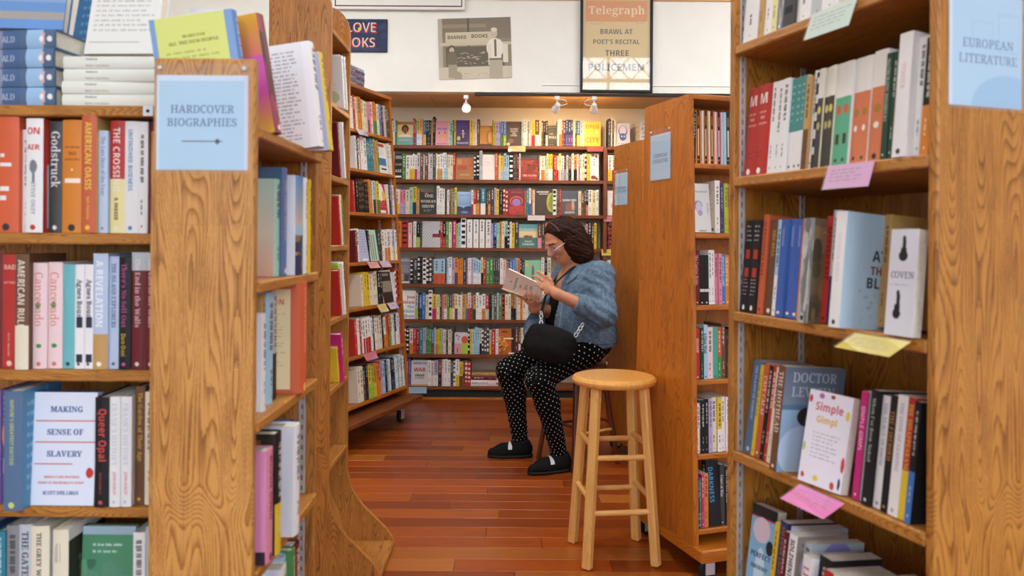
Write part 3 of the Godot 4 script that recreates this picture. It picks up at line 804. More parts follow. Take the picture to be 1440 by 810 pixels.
func make_materials() -> void:
	var oak := wood_texture(11, Color.html("d09c54"), Color.html("774414"), 22.0, 0.9, 0.5, Vector2i(512, 1024), 6, 60)
	var ply := wood_texture(29, Color.html("c8842c"), Color.html("74400e"), 13.0, 0.65, 0.45, Vector2i(512, 1024), 6, 90)
	var foot := wood_texture(33, Color.html("b87a34"), Color.html("5c300e"), 15.0, 0.7, 0.6, Vector2i(512, 1024), 6, 700)
	var old := wood_texture(47, Color.html("84481f"), Color.html("38180a"), 12.0, 0.55, 0.6)
	var pine := wood_texture(63, Color.html("e6bd80"), Color.html("c08a48"), 9.0, 0.4, 0.4)
	var jat := wood_texture(81, Color.html("a45010"), Color.html("642806"), 7.0, 0.35, 0.8)
	M.oak = wood_mat("oak_plywood", oak, Color.html("fbf0e2"), 0.45, Vector2(2.0, 0.85), 0.15)
	M.oak_warm = wood_mat("warm_oak_plywood", oak, Color.html("ecd6aa"), 0.45, Vector2(2.0, 0.85), 0.15)
	M.oak_shelf = wood_mat("oak_shelf", oak, Color.html("ecd6aa"), 0.5, Vector2(4.0, 1.6), 0.1)
	M.ply = wood_mat("varnished_plywood", ply, Color.html("f4d8a8"), 0.4, Vector2(2.2, 0.8), 0.2)
	M.honey = wood_mat("scratched_plywood", foot, Color.html("ffffff"), 0.45, Vector2(2.8, 0.9), 0.15)
	M.old = wood_mat("brown_stained_wood", old, Color.html("ffffff"), 0.5, Vector2(3.0, 1.2), 0.1)
	M.pine = wood_mat("varnished_beech", pine, Color.html("fdecc8"), 0.35, Vector2(4.0, 1.2), 0.3)
	M.pine_seat = wood_mat("varnished_beech_seat", pine, Color.html("fde0a6"), 0.3, Vector2(5.0, 1.6), 0.4)
	M.walnut = wood_mat("dark_stool_wood", old, Color.html("d0b0a0"), 0.4, Vector2(4.0, 1.4), 0.2)
	M.planks = []
	for c in ["ffffff", "efe4de", "dccabe", "fff0dc", "cdb8aa"]:
		M.planks.append(wood_mat("floor_plank", jat, Color.html(c), 0.32, Vector2(3.0, 0.7), 0.12))
	for c in ["c48a4e", "b47a44"]:   # the few light boards are of a yellower wood
		M.planks.append(wood_mat("light_floor_plank", pine, Color.html(c), 0.28, Vector2(3.0, 0.7), 0.25))
	M.joint = plain("floor_joint", "2a140a", 0.9)
	M.paper = mottled("book_paper", Color.html("d9d0bb"), Color.html("e8e2d2"), 0.05, 5, 6.0, 0.9, 0.1)
	M.wall = mottled("cream_wall_paint", Color.html("f0f1ea"), Color.html("f4f5ee"), 0.02, 7, 0.8, 0.85, 0.08)
	M.wall_low = mottled("pale_wall_paint", Color.html("ece2cc"), Color.html("f0e7d4"), 0.02, 8, 0.8, 0.85, 0.08)
	M.soffit = mottled("soffit_boards", Color.html("dfb47a"), Color.html("e4bd88"), 0.03, 9, 0.9, 0.7, 0.08)
	M.white = plain("white_enamel", "efeeea", 0.35)
	M.black = plain("black_metal", "141414", 0.4)
	M.rubber = plain("black_rubber", "16171a", 0.55)
	M.steel = plain("galvanised_steel", "d4d6da", 0.42, 0.55)
	M.toe = mottled("dark_green_kickboard", Color.html("1b2322"), Color.html("27302e"), 0.04, 13, 3.0, 0.6, 0.1)
	M.glass = glass("clear_glass")
	M.acrylic = glass("clear_acrylic", 0.03)

# a flat printed sheet: front towards +z, with its own picture
func sheet(called: String, w: float, h: float, ops: Array, base: String, ppm: float, parent: Node3D, T: Transform3D, thick := 0.0008, rough := 0.7) -> MeshInstance3D:
	var got := alloc(int(w * ppm), int(h * ppm))
	var im := pages[got[0]]
	var r: Rect2i = got[1]
	im.fill_rect(r.grow(1), col(base))
	print_marks(im, r, ops)
	var st := mb()
	var a := Vector3(-w / 2, -h / 2, 0)
	var X := Vector3(w, 0, 0)
	var Y := Vector3(0, h, 0)
	var Z := Vector3(0, 0, -thick)
	quad(st, a, a + X, a + X + Y, a + Y, Vector3.BACK, uvr(r, 0, 1), uvr(r, 1, 1), uvr(r, 1, 0), uvr(r, 0, 0))
	var f := uvr(r, 0.01, 0.01)
	quad(st, a + Z, a + X + Z, a + X + Y + Z, a + Y + Z, Vector3.FORWARD, f, f, f, f)
	for e in [[a, X, Vector3.DOWN], [a + Y, X, Vector3.UP], [a, Y, Vector3.LEFT], [a + X, Y, Vector3.RIGHT]]:
		quad(st, e[0], e[0] + e[1], e[0] + e[1] + Z, e[0] + Z, e[2], f, f, f, f)
	return obj(called, st, page_mats[got[0]][0 if rough < 0.6 else 1], parent, T)

# ------------------------------------------------------------------ bookcases
func yaw(deg: float, at: Vector3) -> Transform3D:
	return Transform3D(Basis(Vector3.UP, deg_to_rad(deg)), at)

# slotted steel strip, running up from y0 to y1; its face towards local +z of T
func standard(parent: Node3D, T: Transform3D, y0: float, y1: float) -> void:
	# two rails joined by short bridges leave the open slots
	var st := mb()
	for s in [-1, 1]:
		box(st, Vector3(0.0054 * s, (y0 + y1) / 2, 0.002), Vector3(0.0052, y1 - y0, 0.004), 1, 0.0006)
	var y := y0 + 0.006
	while y < y1:
		box(st, Vector3(0, y, 0.002), Vector3(0.0062, 0.0124, 0.0036), 1, 0.0)
		y += 0.0254
	obj("shelf_standard", st, M.steel, parent, T)

func shelf_board(parent: Node3D, x0: float, x1: float, y: float, z0: float, depth: float, m: Material, tilt := 0.0, thick := 0.022) -> void:
	var T := Transform3D(Basis(Vector3.RIGHT, -tilt), Vector3(0, y, z0))
	boxed("shelf", Vector3((x0 + x1) / 2, -thick / 2, -depth / 2), Vector3(x1 - x0, thick, depth), m, parent, 0, 0.003, T)

func caster(parent: Node3D, at: Vector3, r := 0.04) -> void:
	var o := Node3D.new()
	o.name = "caster"
	parent.add_child(o, true)
	o.position = at
	var st := mb()
	lathe(st, [Vector2(0.0, -0.014), Vector2(r * 0.8, -0.014), Vector2(r, -0.008), Vector2(r, 0.008), Vector2(r * 0.8, 0.014), Vector2(0.0, 0.014)], 20, Transform3D(Basis(Vector3.RIGHT, PI / 2), Vector3(0, r, 0)))
	obj("wheel", st, M.rubber, o)
	st = mb()
	box(st, Vector3(0, r * 1.3, 0.02), Vector3(r, r * 1.5, 0.003), 1, 0.0)
	box(st, Vector3(0, r * 1.3, -0.02), Vector3(r, r * 1.5, 0.003), 1, 0.0)
	box(st, Vector3(0, r * 2.05, 0), Vector3(r * 1.5, 0.006, 0.06), 1, 0.0)
	obj("fork", st, M.steel, o)

# a price or note card hanging from a shelf lip, local frame of the case
func talker(U: Transform3D, x: float, y: float, z: float, w: float, h: float, base: String, label: String, drop := 0.6, turn := 0.0) -> void:
	var T := U * Transform3D(Basis(Vector3.UP, turn) * Basis(Vector3.RIGHT, -drop), Vector3(x, y, z)) * Transform3D(Basis(), Vector3(0, -h / 2, 0))
	var o := thing("shelf_card", label, "card", T, "note cards on the shelf lips")
	sheet("note", w, h, [["l", 4, .1, .2, .8, .6, "9a8a8a" if base != "e6cf3e" else "a8922c"]], base, 700, o, Transform3D())
	var st := mb()
	box(st, Vector3(0, 0, 0.0012), Vector3(w + 0.006, h + 0.004, 0.0008), 1, 0.0)
	obj("clear_sleeve", st, M.acrylic, o)

func wall_sign(T: Transform3D, w: float, h: float, ops: Array, label: String) -> void:
	var o := thing("section_sign", label, "sign", T, "pale blue section signs")
	sheet("paper", w, h, ops, "b5d6ea", 1100, o, Transform3D(Basis(), Vector3(0, 0, 0.0015)))
	var st := mb()
	box(st, Vector3(0, 0.008, 0.0035), Vector3(w + 0.008, h + 0.028, 0.0015), 1, 0.0)
	obj("clear_holder", st, M.acrylic, o)
	for s in [-1, 1]:
		st = mb()
		lathe(st, [Vector2(0.0, 0.0035), Vector2(0.003, 0.003), Vector2(0.0045, 0.0), Vector2(0.0, 0.0)], 10, Transform3D(Basis(Vector3.RIGHT, PI / 2), Vector3(s * w * 0.46, h * 0.5 + 0.013, 0.004)))
		obj("screw", st, M.steel, o)

func profile_panel(called: String, parent: Node3D, pts: PackedVector2Array, at: float, thick: float, m: Material) -> void:
	# polygon in local (z, y), pushed along local x
	var st := mb()
	prism(st, pts, 0.0, thick, Transform3D(Basis(Vector3(0, 0, 1), Vector3(0, 1, 0), Vector3(1, 0, 0)), Vector3(at, 0, 0)))
	obj(called, st, m, parent)

# ---- A: the biography shelves that face the aisle's end
func case_a() -> void:
	var U := yaw(0, Vector3(-0.70, 0, -1.73))
	var o := thing("wall_bookcase", "oak bookcase of hardcovers beside the HARDCOVER BIOGRAPHIES sign", "bookcase", U)
	var ys := [1.584, 1.306, 1.008, 0.712, 0.42, 0.13]
	for y in ys:
		shelf_board(o, -1.3, 0.0, y, 0.0, 0.25, M.oak_shelf, 0.0, 0.024)
	boxed("back_panel", Vector3(-0.65, 0.8, -0.26), Vector3(1.3, 1.6, 0.015), M.oak, o)
	boxed("end_panel", Vector3(-1.311, 0.8, -0.125), Vector3(0.022, 1.6, 0.27), M.oak, o)
	boxed("side_panel", Vector3(0.006, 0.8, -0.13), Vector3(0.012, 1.58, 0.25), M.oak, o)
	var bk := boxed("bracket", Vector3(-0.082, 1.572, 0.002), Vector3(0.022, 0.022, 0.003), M.steel, o, 1, 0.0005)
	var st := mb()
	lathe(st, [Vector2(0.0, 0.002), Vector2(0.004, 0.001), Vector2(0.004, 0.0), Vector2(0.0, 0.0)], 10, Transform3D(Basis(Vector3.RIGHT, PI / 2), Vector3(-0.082, 1.572, 0.0035)))
	obj("screw", st, M.black, bk)
	var k := 1.0 / 648.0
	var base := {"U": U, "s": k, "z": -0.012, "d": 0.16, "ppm": 900.0, "hard": true, "anchor": "the panel", "group": "hardcover biographies", "rev": true, "h": 0.24}
	var X := func(px: float) -> float: return (px - 714.0) * k + 0.70
	base.merge({"y": 1.306, "x0": X.call(-50.0), "where": "second biography shelf"}, true)
	row(base, [["W", 18, 150], ["B", 22, 152], ["xr", 32, 163, {"title": "-", "ops": [["r", .2, .32, .2, .03, "W"], ["r", .2, .4, .5, .03, "W"], ["r", .2, .6, .4, .04, "W"], ["r", .2, .68, .3, .04, "W"]], "band": 1.0, "o": 0.01}], ["W", 13, 146, {"o": -0.004}],
		["W", 24, 160, {"title": "^ON/AIR", "tc": "c23a30", "font": "D", "fr": "onair", "o": 0.02, "ops": [["c", .5, .42, .22, .06, "7a8088"], ["r", .42, .48, .16, .08, "7a8088"], ["t", "STEVE ONEY", .3, .55, .4, .3, "9aa2ac", "D", 1]]}],
		["D", 20, 158, {"title": "Godstruck", "tc": "e8e8ea", "font": "S"}], ["O", 31, 160, {"title": "-", "ops": [["t", "APPOSING", .1, .22, .8, .05, "8a3a20", "D"], ["t", "THE", .3, .28, .4, .04, "8a3a20", "D"], ["t", "DISSENTERS", .1, .33, .8, .05, "8a3a20", "D"], ["r", .15, .52, .7, .04, "f4e8d8"], ["c", .5, .44, .05, .01, "f4e8d8"]]}],
		["o", 21, 166, {"title": "AMERICAN OASIS", "tc": "e8cc4a", "font": "D", "author": "Kyle Paoletta", "fr": "sulu", "o": 0.014}], ["s", 13, 145, {"title": "The Last Days of the Tour", "tc": "6a88b0"}],
		["Ry", 21, 160, {"title": "THE CROSSING", "tc": "f2e2d8", "font": "D", "band": 0.52, "author": "R. PARKER", "ac": "6a3a2a"}], ["W", 19, 159, {"title": "UNFINISHED BUSINESS", "tc": "5f8cc0", "font": "D"}], ["W", 14, 158], ["r", 18, 158], ["b", 16, 155]])
	base.merge({"y": 1.008, "x0": X.call(-40.0), "where": "third biography shelf"}, true)
	row(base, [["N", 20, 160], ["r", 16, 162], ["R", 24, 162, {"title": "^BAD/MITTENS", "tc": "e8c4b4", "font": "D", "author": "Carter Mandible"}], ["UC", 19, 163, {"title": "AMERICAN RULE", "tc": "e8e0d0", "font": "D", "o": 0.015}],
		["p", 20, 150, {"title": "Cancerado", "tc": "d87a6a", "font": "s", "ops": [["c", .45, .4, .2, .03, "4a8a4a"], ["c", .5, .78, .2, .02, "4a8a4a"]]}], ["p", 20, 151, {"title": "Cancerado", "tc": "d87a6a", "font": "s", "ops": [["c", .45, .4, .2, .03, "4a8a4a"], ["c", .5, .78, .2, .02, "4a8a4a"]]}], ["t", 18, 148, {"title": "-", "ops": [["r", 0, 0, 1, 1, "6fb8bc"]]}],
		["W", 13, 148, {"title": "Agnes Bound", "tc": "2a3040", "ops": [["r", .2, .5, .6, .1, "2a3040"], ["r", .2, .86, .6, .08, "2a3040"]]}], ["W", 13, 148, {"title": "Agnes Bound", "tc": "2a3040", "ops": [["r", .2, .5, .6, .1, "2a3040"], ["r", .2, .86, .6, .08, "2a3040"]]}],
		["su", 21, 164, {"title": "A REVELATION", "tc": "eef0f4", "font": "D", "band": 0.7}], ["s", 15, 160, {"title": "THE ISLAND EXPLORERS", "tc": "4a5a80"}], ["K", 17, 160, {"title": "There's No Sell Out", "tc": "c85a9a", "author": "Dan Ozzi", "ac": "Y"}],
		["gr", 19, 166, {"title": "The End in the Walls", "tc": "e8dcd8", "band": 0.16}], ["gr", 19, 166, {"title": "The End in the Walls", "tc": "e8dcd8", "band": 0.16}], ["K", 17, 160], ["B", 20, 161]])
	base.merge({"y": 0.712, "x0": X.call(-36.0), "where": "fourth biography shelf"}, true)
	row(base, [["g", 20, 150], ["W", 10, 156], ["V", 23, 162, {"title": "-", "ops": [["t", "BOSTON", .2, .05, .6, .3, "e8e4ea", "D", 1], ["c", .7, .4, .5, .14, "e09a50"], ["l", 1, .3, .6, .3, .3, "e8e4ea"]]}],
		["S", 26, 165, {"title": "NATURE'S GREATEST SUCCESS", "tc": "c9cf7a", "font": "D", "o": 0.045, "fr": "blueback"}], ["#slavery", 92, 158, {"o": 0.004, "dx": -0.005, "t": 0.03, "hard": true, "lean": 0.06}], ["K", 19, 154, {"title": "Queer Opal", "tc": "d8504a", "font": "D", "author": "ANNA KORNBLUH", "o": 0.02, "dx": 0}],
		["W", 15, 155, {"title": "FRANK'S HISTORY", "tc": "c8ccd4", "author": "JOHN EARLEY", "ac": "d8848a", "o": 0.016}], ["W", 15, 155, {"title": "FRANK'S HISTORY", "tc": "c8ccd4", "author": "JOHN EARLEY", "ac": "d8848a", "o": 0.014}], ["U", 14, 168, {"title": "The Garden of Their Age", "tc": "d8b04a"}], ["C", 16, 160], ["B", 20, 160]])
	base.merge({"y": 0.42, "x0": X.call(-30.0), "where": "fifth biography shelf"}, true)
	row(base, [["N", 20, 160], ["T", 14, 150], ["G", 18, 158], ["g", 20, 160, {"title": "THE GATES OF", "tc": "26304a", "font": "S"}], ["C", 26, 160, {"title": "THE GREY WOMAN", "tc": "3a3a3e", "font": "S", "o": 0.01}], ["B", 15, 150], ["C", 22, 162, {"title": "-", "fr": "floral", "o": 0.04, "ops": [["l", 2, .2, .1, .5, .8, "9a958a"]]}], ["#massacre", 78, 155, {"o": 0.0, "hard": true, "lean": 0.06}], ["W", 17, 150], ["g", 20, 158], ["r", 20, 158]])
	# on top: two piles and books propped up on them
	var o2 := {"ppm": 900.0, "where": "blue pile on the biography shelves", "group": "blue hardcovers in a pile", "turn": -0.12, "d": 0.16}
	var blue := []
	for q in 4:
		blue.append(["S", 0.041, 0.24, {"title": "-", "ops": [["c", .5, .35, .9, .14, "8a94b0"], ["r", 0, .5, 1, .16, "4f6a92"], ["r", 0, .72, 1, .16, "9fc4e4"], ["r", .2, .86, .6, .04, "e0b8b0"], ["t", "ALD", .3, .45, .4, .2, "dfe6ee", "s", 1], ["c", .5, .87, .16, .02, "f0f0f0"]]}])
	pile(U, Vector3(X.call(-6.0), 1.584, -0.02), blue, o2)
	var ivory := []
	for q in 4:
		ivory.append(["C", 0.0268, 0.238, {"title": "-", "hard": true, "ops": [["r", 0, 0, 1, 1, "e9eadb"], ["t", "Reader Come Home", .15, .12, .2, .4, "8a8a7c", "s", 1], ["t", "Pantheon", .66, .16, .22, .22, "6a6a60", "S", 1]]}])
	pile(U, Vector3(X.call(157.0), 1.584, -0.015), ivory, {"ppm": 900.0, "where": "ivory pile beside the blue pile", "group": "ivory hardcovers in a pile", "turn": 0.0, "d": 0.15})
	var prop := func(id: String, px: float, w: float, h: float, y: float, z: float, turn: float, lean: float, t: float, label: String) -> void:
		var T := U * Transform3D(Basis(Vector3.UP, turn) * Basis(Vector3.RIGHT, -lean) * Basis(Vector3.UP, -PI / 2), Vector3(X.call(px), y, z))
		book({"t": t, "h": h, "d": w, "code": COV[id].get("code", "W"), "fr": id, "hard": true, "ppm": 800.0}, T, label, "books propped on the piles")
	prop.call("skyback", -30.0, 0.16, 0.235, 1.752, -0.03, 0.1, 0.25, 0.03, "hardcover with a pale sky photograph propped on the blue pile")
	prop.call("blueback", 40.0, 0.155, 0.235, 1.70, -0.16, -0.25, 0.2, 0.025, "deep blue hardcover standing behind the two book piles")
	prop.call("ivoryback", 103.0, 0.165, 0.235, 1.699, -0.045, -0.04, 0.24, 0.032, "ivory hardcover with ruled paragraphs propped on the ivory pile")
	prop.call("greyback", 205.0, 0.1, 0.2, 1.66, -0.21, 0.0, 0.1, 0.02, "grey paragraph-backed hardcover behind the ivory pile")
	pile(U, Vector3(X.call(245.0), 1.584, -0.17), [["C", 0.03, 0.2], ["C", 0.025, 0.2], ["Y", 0.025, 0.2]], {"ppm": 500.0, "where": "low pile behind the sign panel", "group": "low pile of hardcovers", "d": 0.08})

# ---- B: the narrow case with the HARDCOVER BIOGRAPHIES sign on its end
func case_b() -> void:
	var U := yaw(90, Vector3(-0.478, 0, -1.5))
	var o := thing("side_bookcase", "narrow oak bookcase carrying the HARDCOVER BIOGRAPHIES sign on its end", "bookcase", U)
	boxed("end_panel", Vector3(0.011, 0.818, -0.095), Vector3(0.022, 1.636, 0.19), M.oak, o)
	boxed("end_panel", Vector3(0.511, 0.79, -0.1), Vector3(0.022, 1.58, 0.19), M.honey, o)
	boxed("back_panel", Vector3(0.26, 0.75, -0.195), Vector3(0.5, 1.5, 0.01), M.oak, o)
	var ys := [1.511, 1.214, 0.947, 0.66, 0.375, 0.1]
	for y in ys:
		shelf_board(o, 0.022, 0.5 if y < 1.4 else 0.53, y, 0.004, 0.19, M.oak_shelf)
	for z in [-0.035, -0.15]:
		standard(o, Transform3D(Basis(Vector3.UP, -PI / 2), Vector3(0.5, 0, z)), 0.12, 1.49)
	wall_sign(yaw(0, Vector3(-0.5765, 1.515, -1.5)), 0.172, 0.178, [["r", 0, 0, 1, .06, "d6e6f2"], ["r", 0, 0, .03, 1, "d6e6f2"], ["r", .96, 0, .04, 1, "d6dcee"], ["t", "HARDCOVER", .12, .31, .76, .1, "2c4a86", "s"], ["t", "BIOGRAPHIES", .09, .445, .82, .1, "2c4a86", "s"], ["r", .28, .69, .38, .012, "2c3550"], ["c", .67, .696, .025, .028, "2c3550"], ["r", .69, .69, .03, .012, "2c3550"]], "pale blue HARDCOVER BIOGRAPHIES sign with an arrow on a plank end")
	var b := {"U": U, "s": 0.001, "sy": 0.001, "z": 0.0, "d": 0.15, "ppm": 800.0, "hard": true, "anchor": "the sign panel", "most": 0.492, "group": "hardcovers beside the sign panel", "h": 0.235, "x0": 0.125}
	b.merge({"y": 1.214, "where": "second shelf, sign-panel case", "x0": 0.22}, true)
	row(b, [["t", 36, 212, {"bk": "peach", "hard": true, "o": -0.022}], ["S", 38, 240, {"title": "-", "ops": [["r", 0, 0, 1, 1, "5f74a8"], ["t", "THE LONG VOYAGE", .2, .1, .5, .6, "d8b48a", "S", 1]], "o": -0.016}], ["bN", 66, 226, {"bk": "skyline", "title": "-", "band": .62, "o": 0.004, "ops": [["g", 0, 0, 1, .5, "5f96d0", "d8c4b0"], ["n", 0, .6, 1, .4, "2a3450", "c89a5a", 14, .3]]}], ["W", 22, 225, {"o": 0.005}], ["O", 14, 222, {"o": 0.0}], ["Y", 16, 224, {"o": 0.006}], ["R", 20, 220, {"o": 0.0}]])
	b.merge({"y": 0.947, "where": "third shelf, sign-panel case", "x0": 0.05}, true)
	row(b, [["W", 14, 205, {"o": -0.026}], ["S", 36, 226, {"bk": "blueback", "title": "THE GREY ISLES", "tc": "d8e0ec", "o": -0.022}], ["W", 26, 198, {"o": -0.012}], ["r", 14, 196, {"o": -0.022}], ["u", 22, 232, {"o": -0.026}], ["b", 44, 236, {"o": -0.02}], ["gK", 50, 238, {"o": -0.026}], ["C", 34, 230, {"o": -0.04}], ["x", 60, 250, {"bk": "london", "title": "LONE IN LONDON", "tc": "f0c46a", "o": 0.016, "d": 0.165}]])
	b.merge({"y": 0.66, "where": "fourth shelf, sign-panel case", "x0": 0.05}, true)
	row(b, [["P", 46, 222, {"bk": "boogie", "title": "BOOGIE DOWN", "tc": "6a2438", "font": "D", "o": 0.015}], ["KY", 40, 244, {"bk": "yellowphoto", "o": 0.02}], ["r", 30, 228], ["K", 30, 230], ["_", 0], ["W", 44, 236, {"bk": "greyback", "o": 0.03, "d": 0.16}], ["C", 30, 220], ["B", 40, 225]].filter(func(e): return e[0] != "_"))
	b.merge({"y": 0.375, "where": "fifth shelf, sign-panel case", "x0": 0.06}, true)
	row(b, [["N", 40, 190], ["C", 40, 205, {"bk": "greyback"}], ["K", 30, 210], ["W", 44, 226, {"bk": "skyline", "o": 0.01}], ["b", 30, 232], ["E", 28, 236, {"o": 0.012}], ["W", 40, 225], ["r", 40, 220]])
	# propped on the top shelf
	var prop := func(id: String, at: Vector3, w: float, h: float, turn: float, lean: float, roll: float, t: float, side: bool, more: Dictionary, label: String) -> void:
		var B := Basis(Vector3.UP, turn) * Basis(Vector3.RIGHT, -lean) * Basis(Vector3.BACK, roll)
		var T := Transform3D(B * Basis(Vector3.UP, PI / 2 if side else -PI / 2), at)
		var q := {"t": t, "h": h, "d": w, "code": COV[id].get("code", "W"), "hard": true, "ppm": 800.0, ("bk" if side else "fr"): id}
		q.merge(more, true)
		book(q, T, label, "books propped on the sign-panel case")
	prop.call("yellowflap", Vector3(-0.50, 1.513, -1.56), 0.165, 0.235, 0.02, 0.02, 0.16, 0.03, true, {"code": "B"}, "hardcover with yellow blue-edged back leaning above the sign panel")
	prop.call("pinkflap", Vector3(-0.462, 1.512, -1.615), 0.165, 0.245, -0.12, 0.0, 0.17, 0.035, true, {"code": "r", "title": "-", "ops": [["n", 0, 0, 1, 1, "3a2a20", "c84a6a", 40, .4]]}, "hardcover with pink and yellow back and dark patterned spine")
	prop.call("manuscriptback", Vector3(-0.432, 1.512, -1.86), 0.155, 0.25, -0.1, 0.05, 0.13, 0.035, true, {"code": "W"}, "white hardcover with crowded text back leaning by the sign panel")
	prop.call("lavender", Vector3(-0.425, 1.512, -1.93), 0.15, 0.24, -0.1, 0.02, 0.13, 0.03, true, {"code": "Y"}, "yellow-spined hardcover behind the white text-backed one")

# ---- C: the very narrow case with ogee feet
func case_c() -> void:
	var U := yaw(90, Vector3(-0.67, 0, -3.0))
	var o := thing("ogee_bookcase", "narrow brown plywood bookcase with rounded top and curved feet", "bookcase", U)
	var pts := PackedVector2Array([Vector2(-0.235, 0), Vector2(-0.235, 2.27), Vector2(-0.1, 2.27)])
	for k in 7:
		var a := PI / 2 * (1.0 - k / 6.0)
		pts.append(Vector2(-0.09 + cos(a) * 0.09, 2.16 + sin(a) * 0.11))
	for p in [[0, .33], [.006, .29], [.02, .245], [.042, .205], [.07, .172], [.12, .122], [.165, .077], [.19, .045], [.203, .018], [.204, 0]]:
		pts.append(Vector2(p[0], p[1]))
	profile_panel("end_panel", o, pts, 0.0, 0.022, M.honey)
	profile_panel("end_panel", o, pts, 0.35, 0.022, M.honey)
	boxed("back_panel", Vector3(0.186, 1.1, -0.228), Vector3(0.328, 2.2, 0.012), M.honey, o)
	var ys := [2.1, 1.82, 1.54, 1.27, 0.986, 0.718, 0.431]
	for y in ys:
		shelf_board(o, 0.022, 0.35, y, 0.0, 0.22, M.honey)
	shelf_board(o, 0.022, 0.35, 0.03, 0.2, 0.42, M.honey)
	boxed("curved_back", Vector3(0.186, 0.23, -0.03), Vector3(0.328, 0.4, 0.012), M.honey, o, 1, 0.001, Transform3D(Basis(Vector3.RIGHT, -0.35), Vector3(0, 0, 0.05)))
	wall_sign(yaw(0, Vector3(-0.775, 1.78, -2.999)), 0.16, 0.15, [["r", .97, 0, .03, 1, "d6e6f2"]], "pale blue section sign on the rounded end board behind leaning books")
	var b := {"U": U, "s": 0.001, "sy": 0.001, "z": 0.002, "d": 0.15, "ppm": 500.0, "hard": true, "anchor": "the rounded panel", "group": "books leaning in the ogee case", "h": 0.21, "roll": 0.3}
	for e in [[1.82, "second", [["W", 24, 205, {"bk": "hexes", "o": 0.01}], ["v", 18, 215, {"bk": "lavender"}], ["W", 22, 210, {"bk": "hexes", "o": 0.012}]]], [1.54, "third", [["r", 26, 220], ["W", 20, 225, {"o": 0.01}], ["g", 18, 220]]], [1.27, "fourth", [["R", 20, 200], ["C", 18, 205], ["E", 12, 200]]],
			[0.986, "fifth", [["R", 24, 190], ["L", 18, 215], ["W", 24, 220, {"o": 0.01}]]], [0.718, "sixth", [["Y", 20, 150], ["M", 24, 205, {"o": 0.01}], ["o", 14, 205]]]]:
		b.merge({"y": e[0], "x0": 0.2, "where": e[1] + " shelf of the ogee case"}, true)
		row(b, e[2])

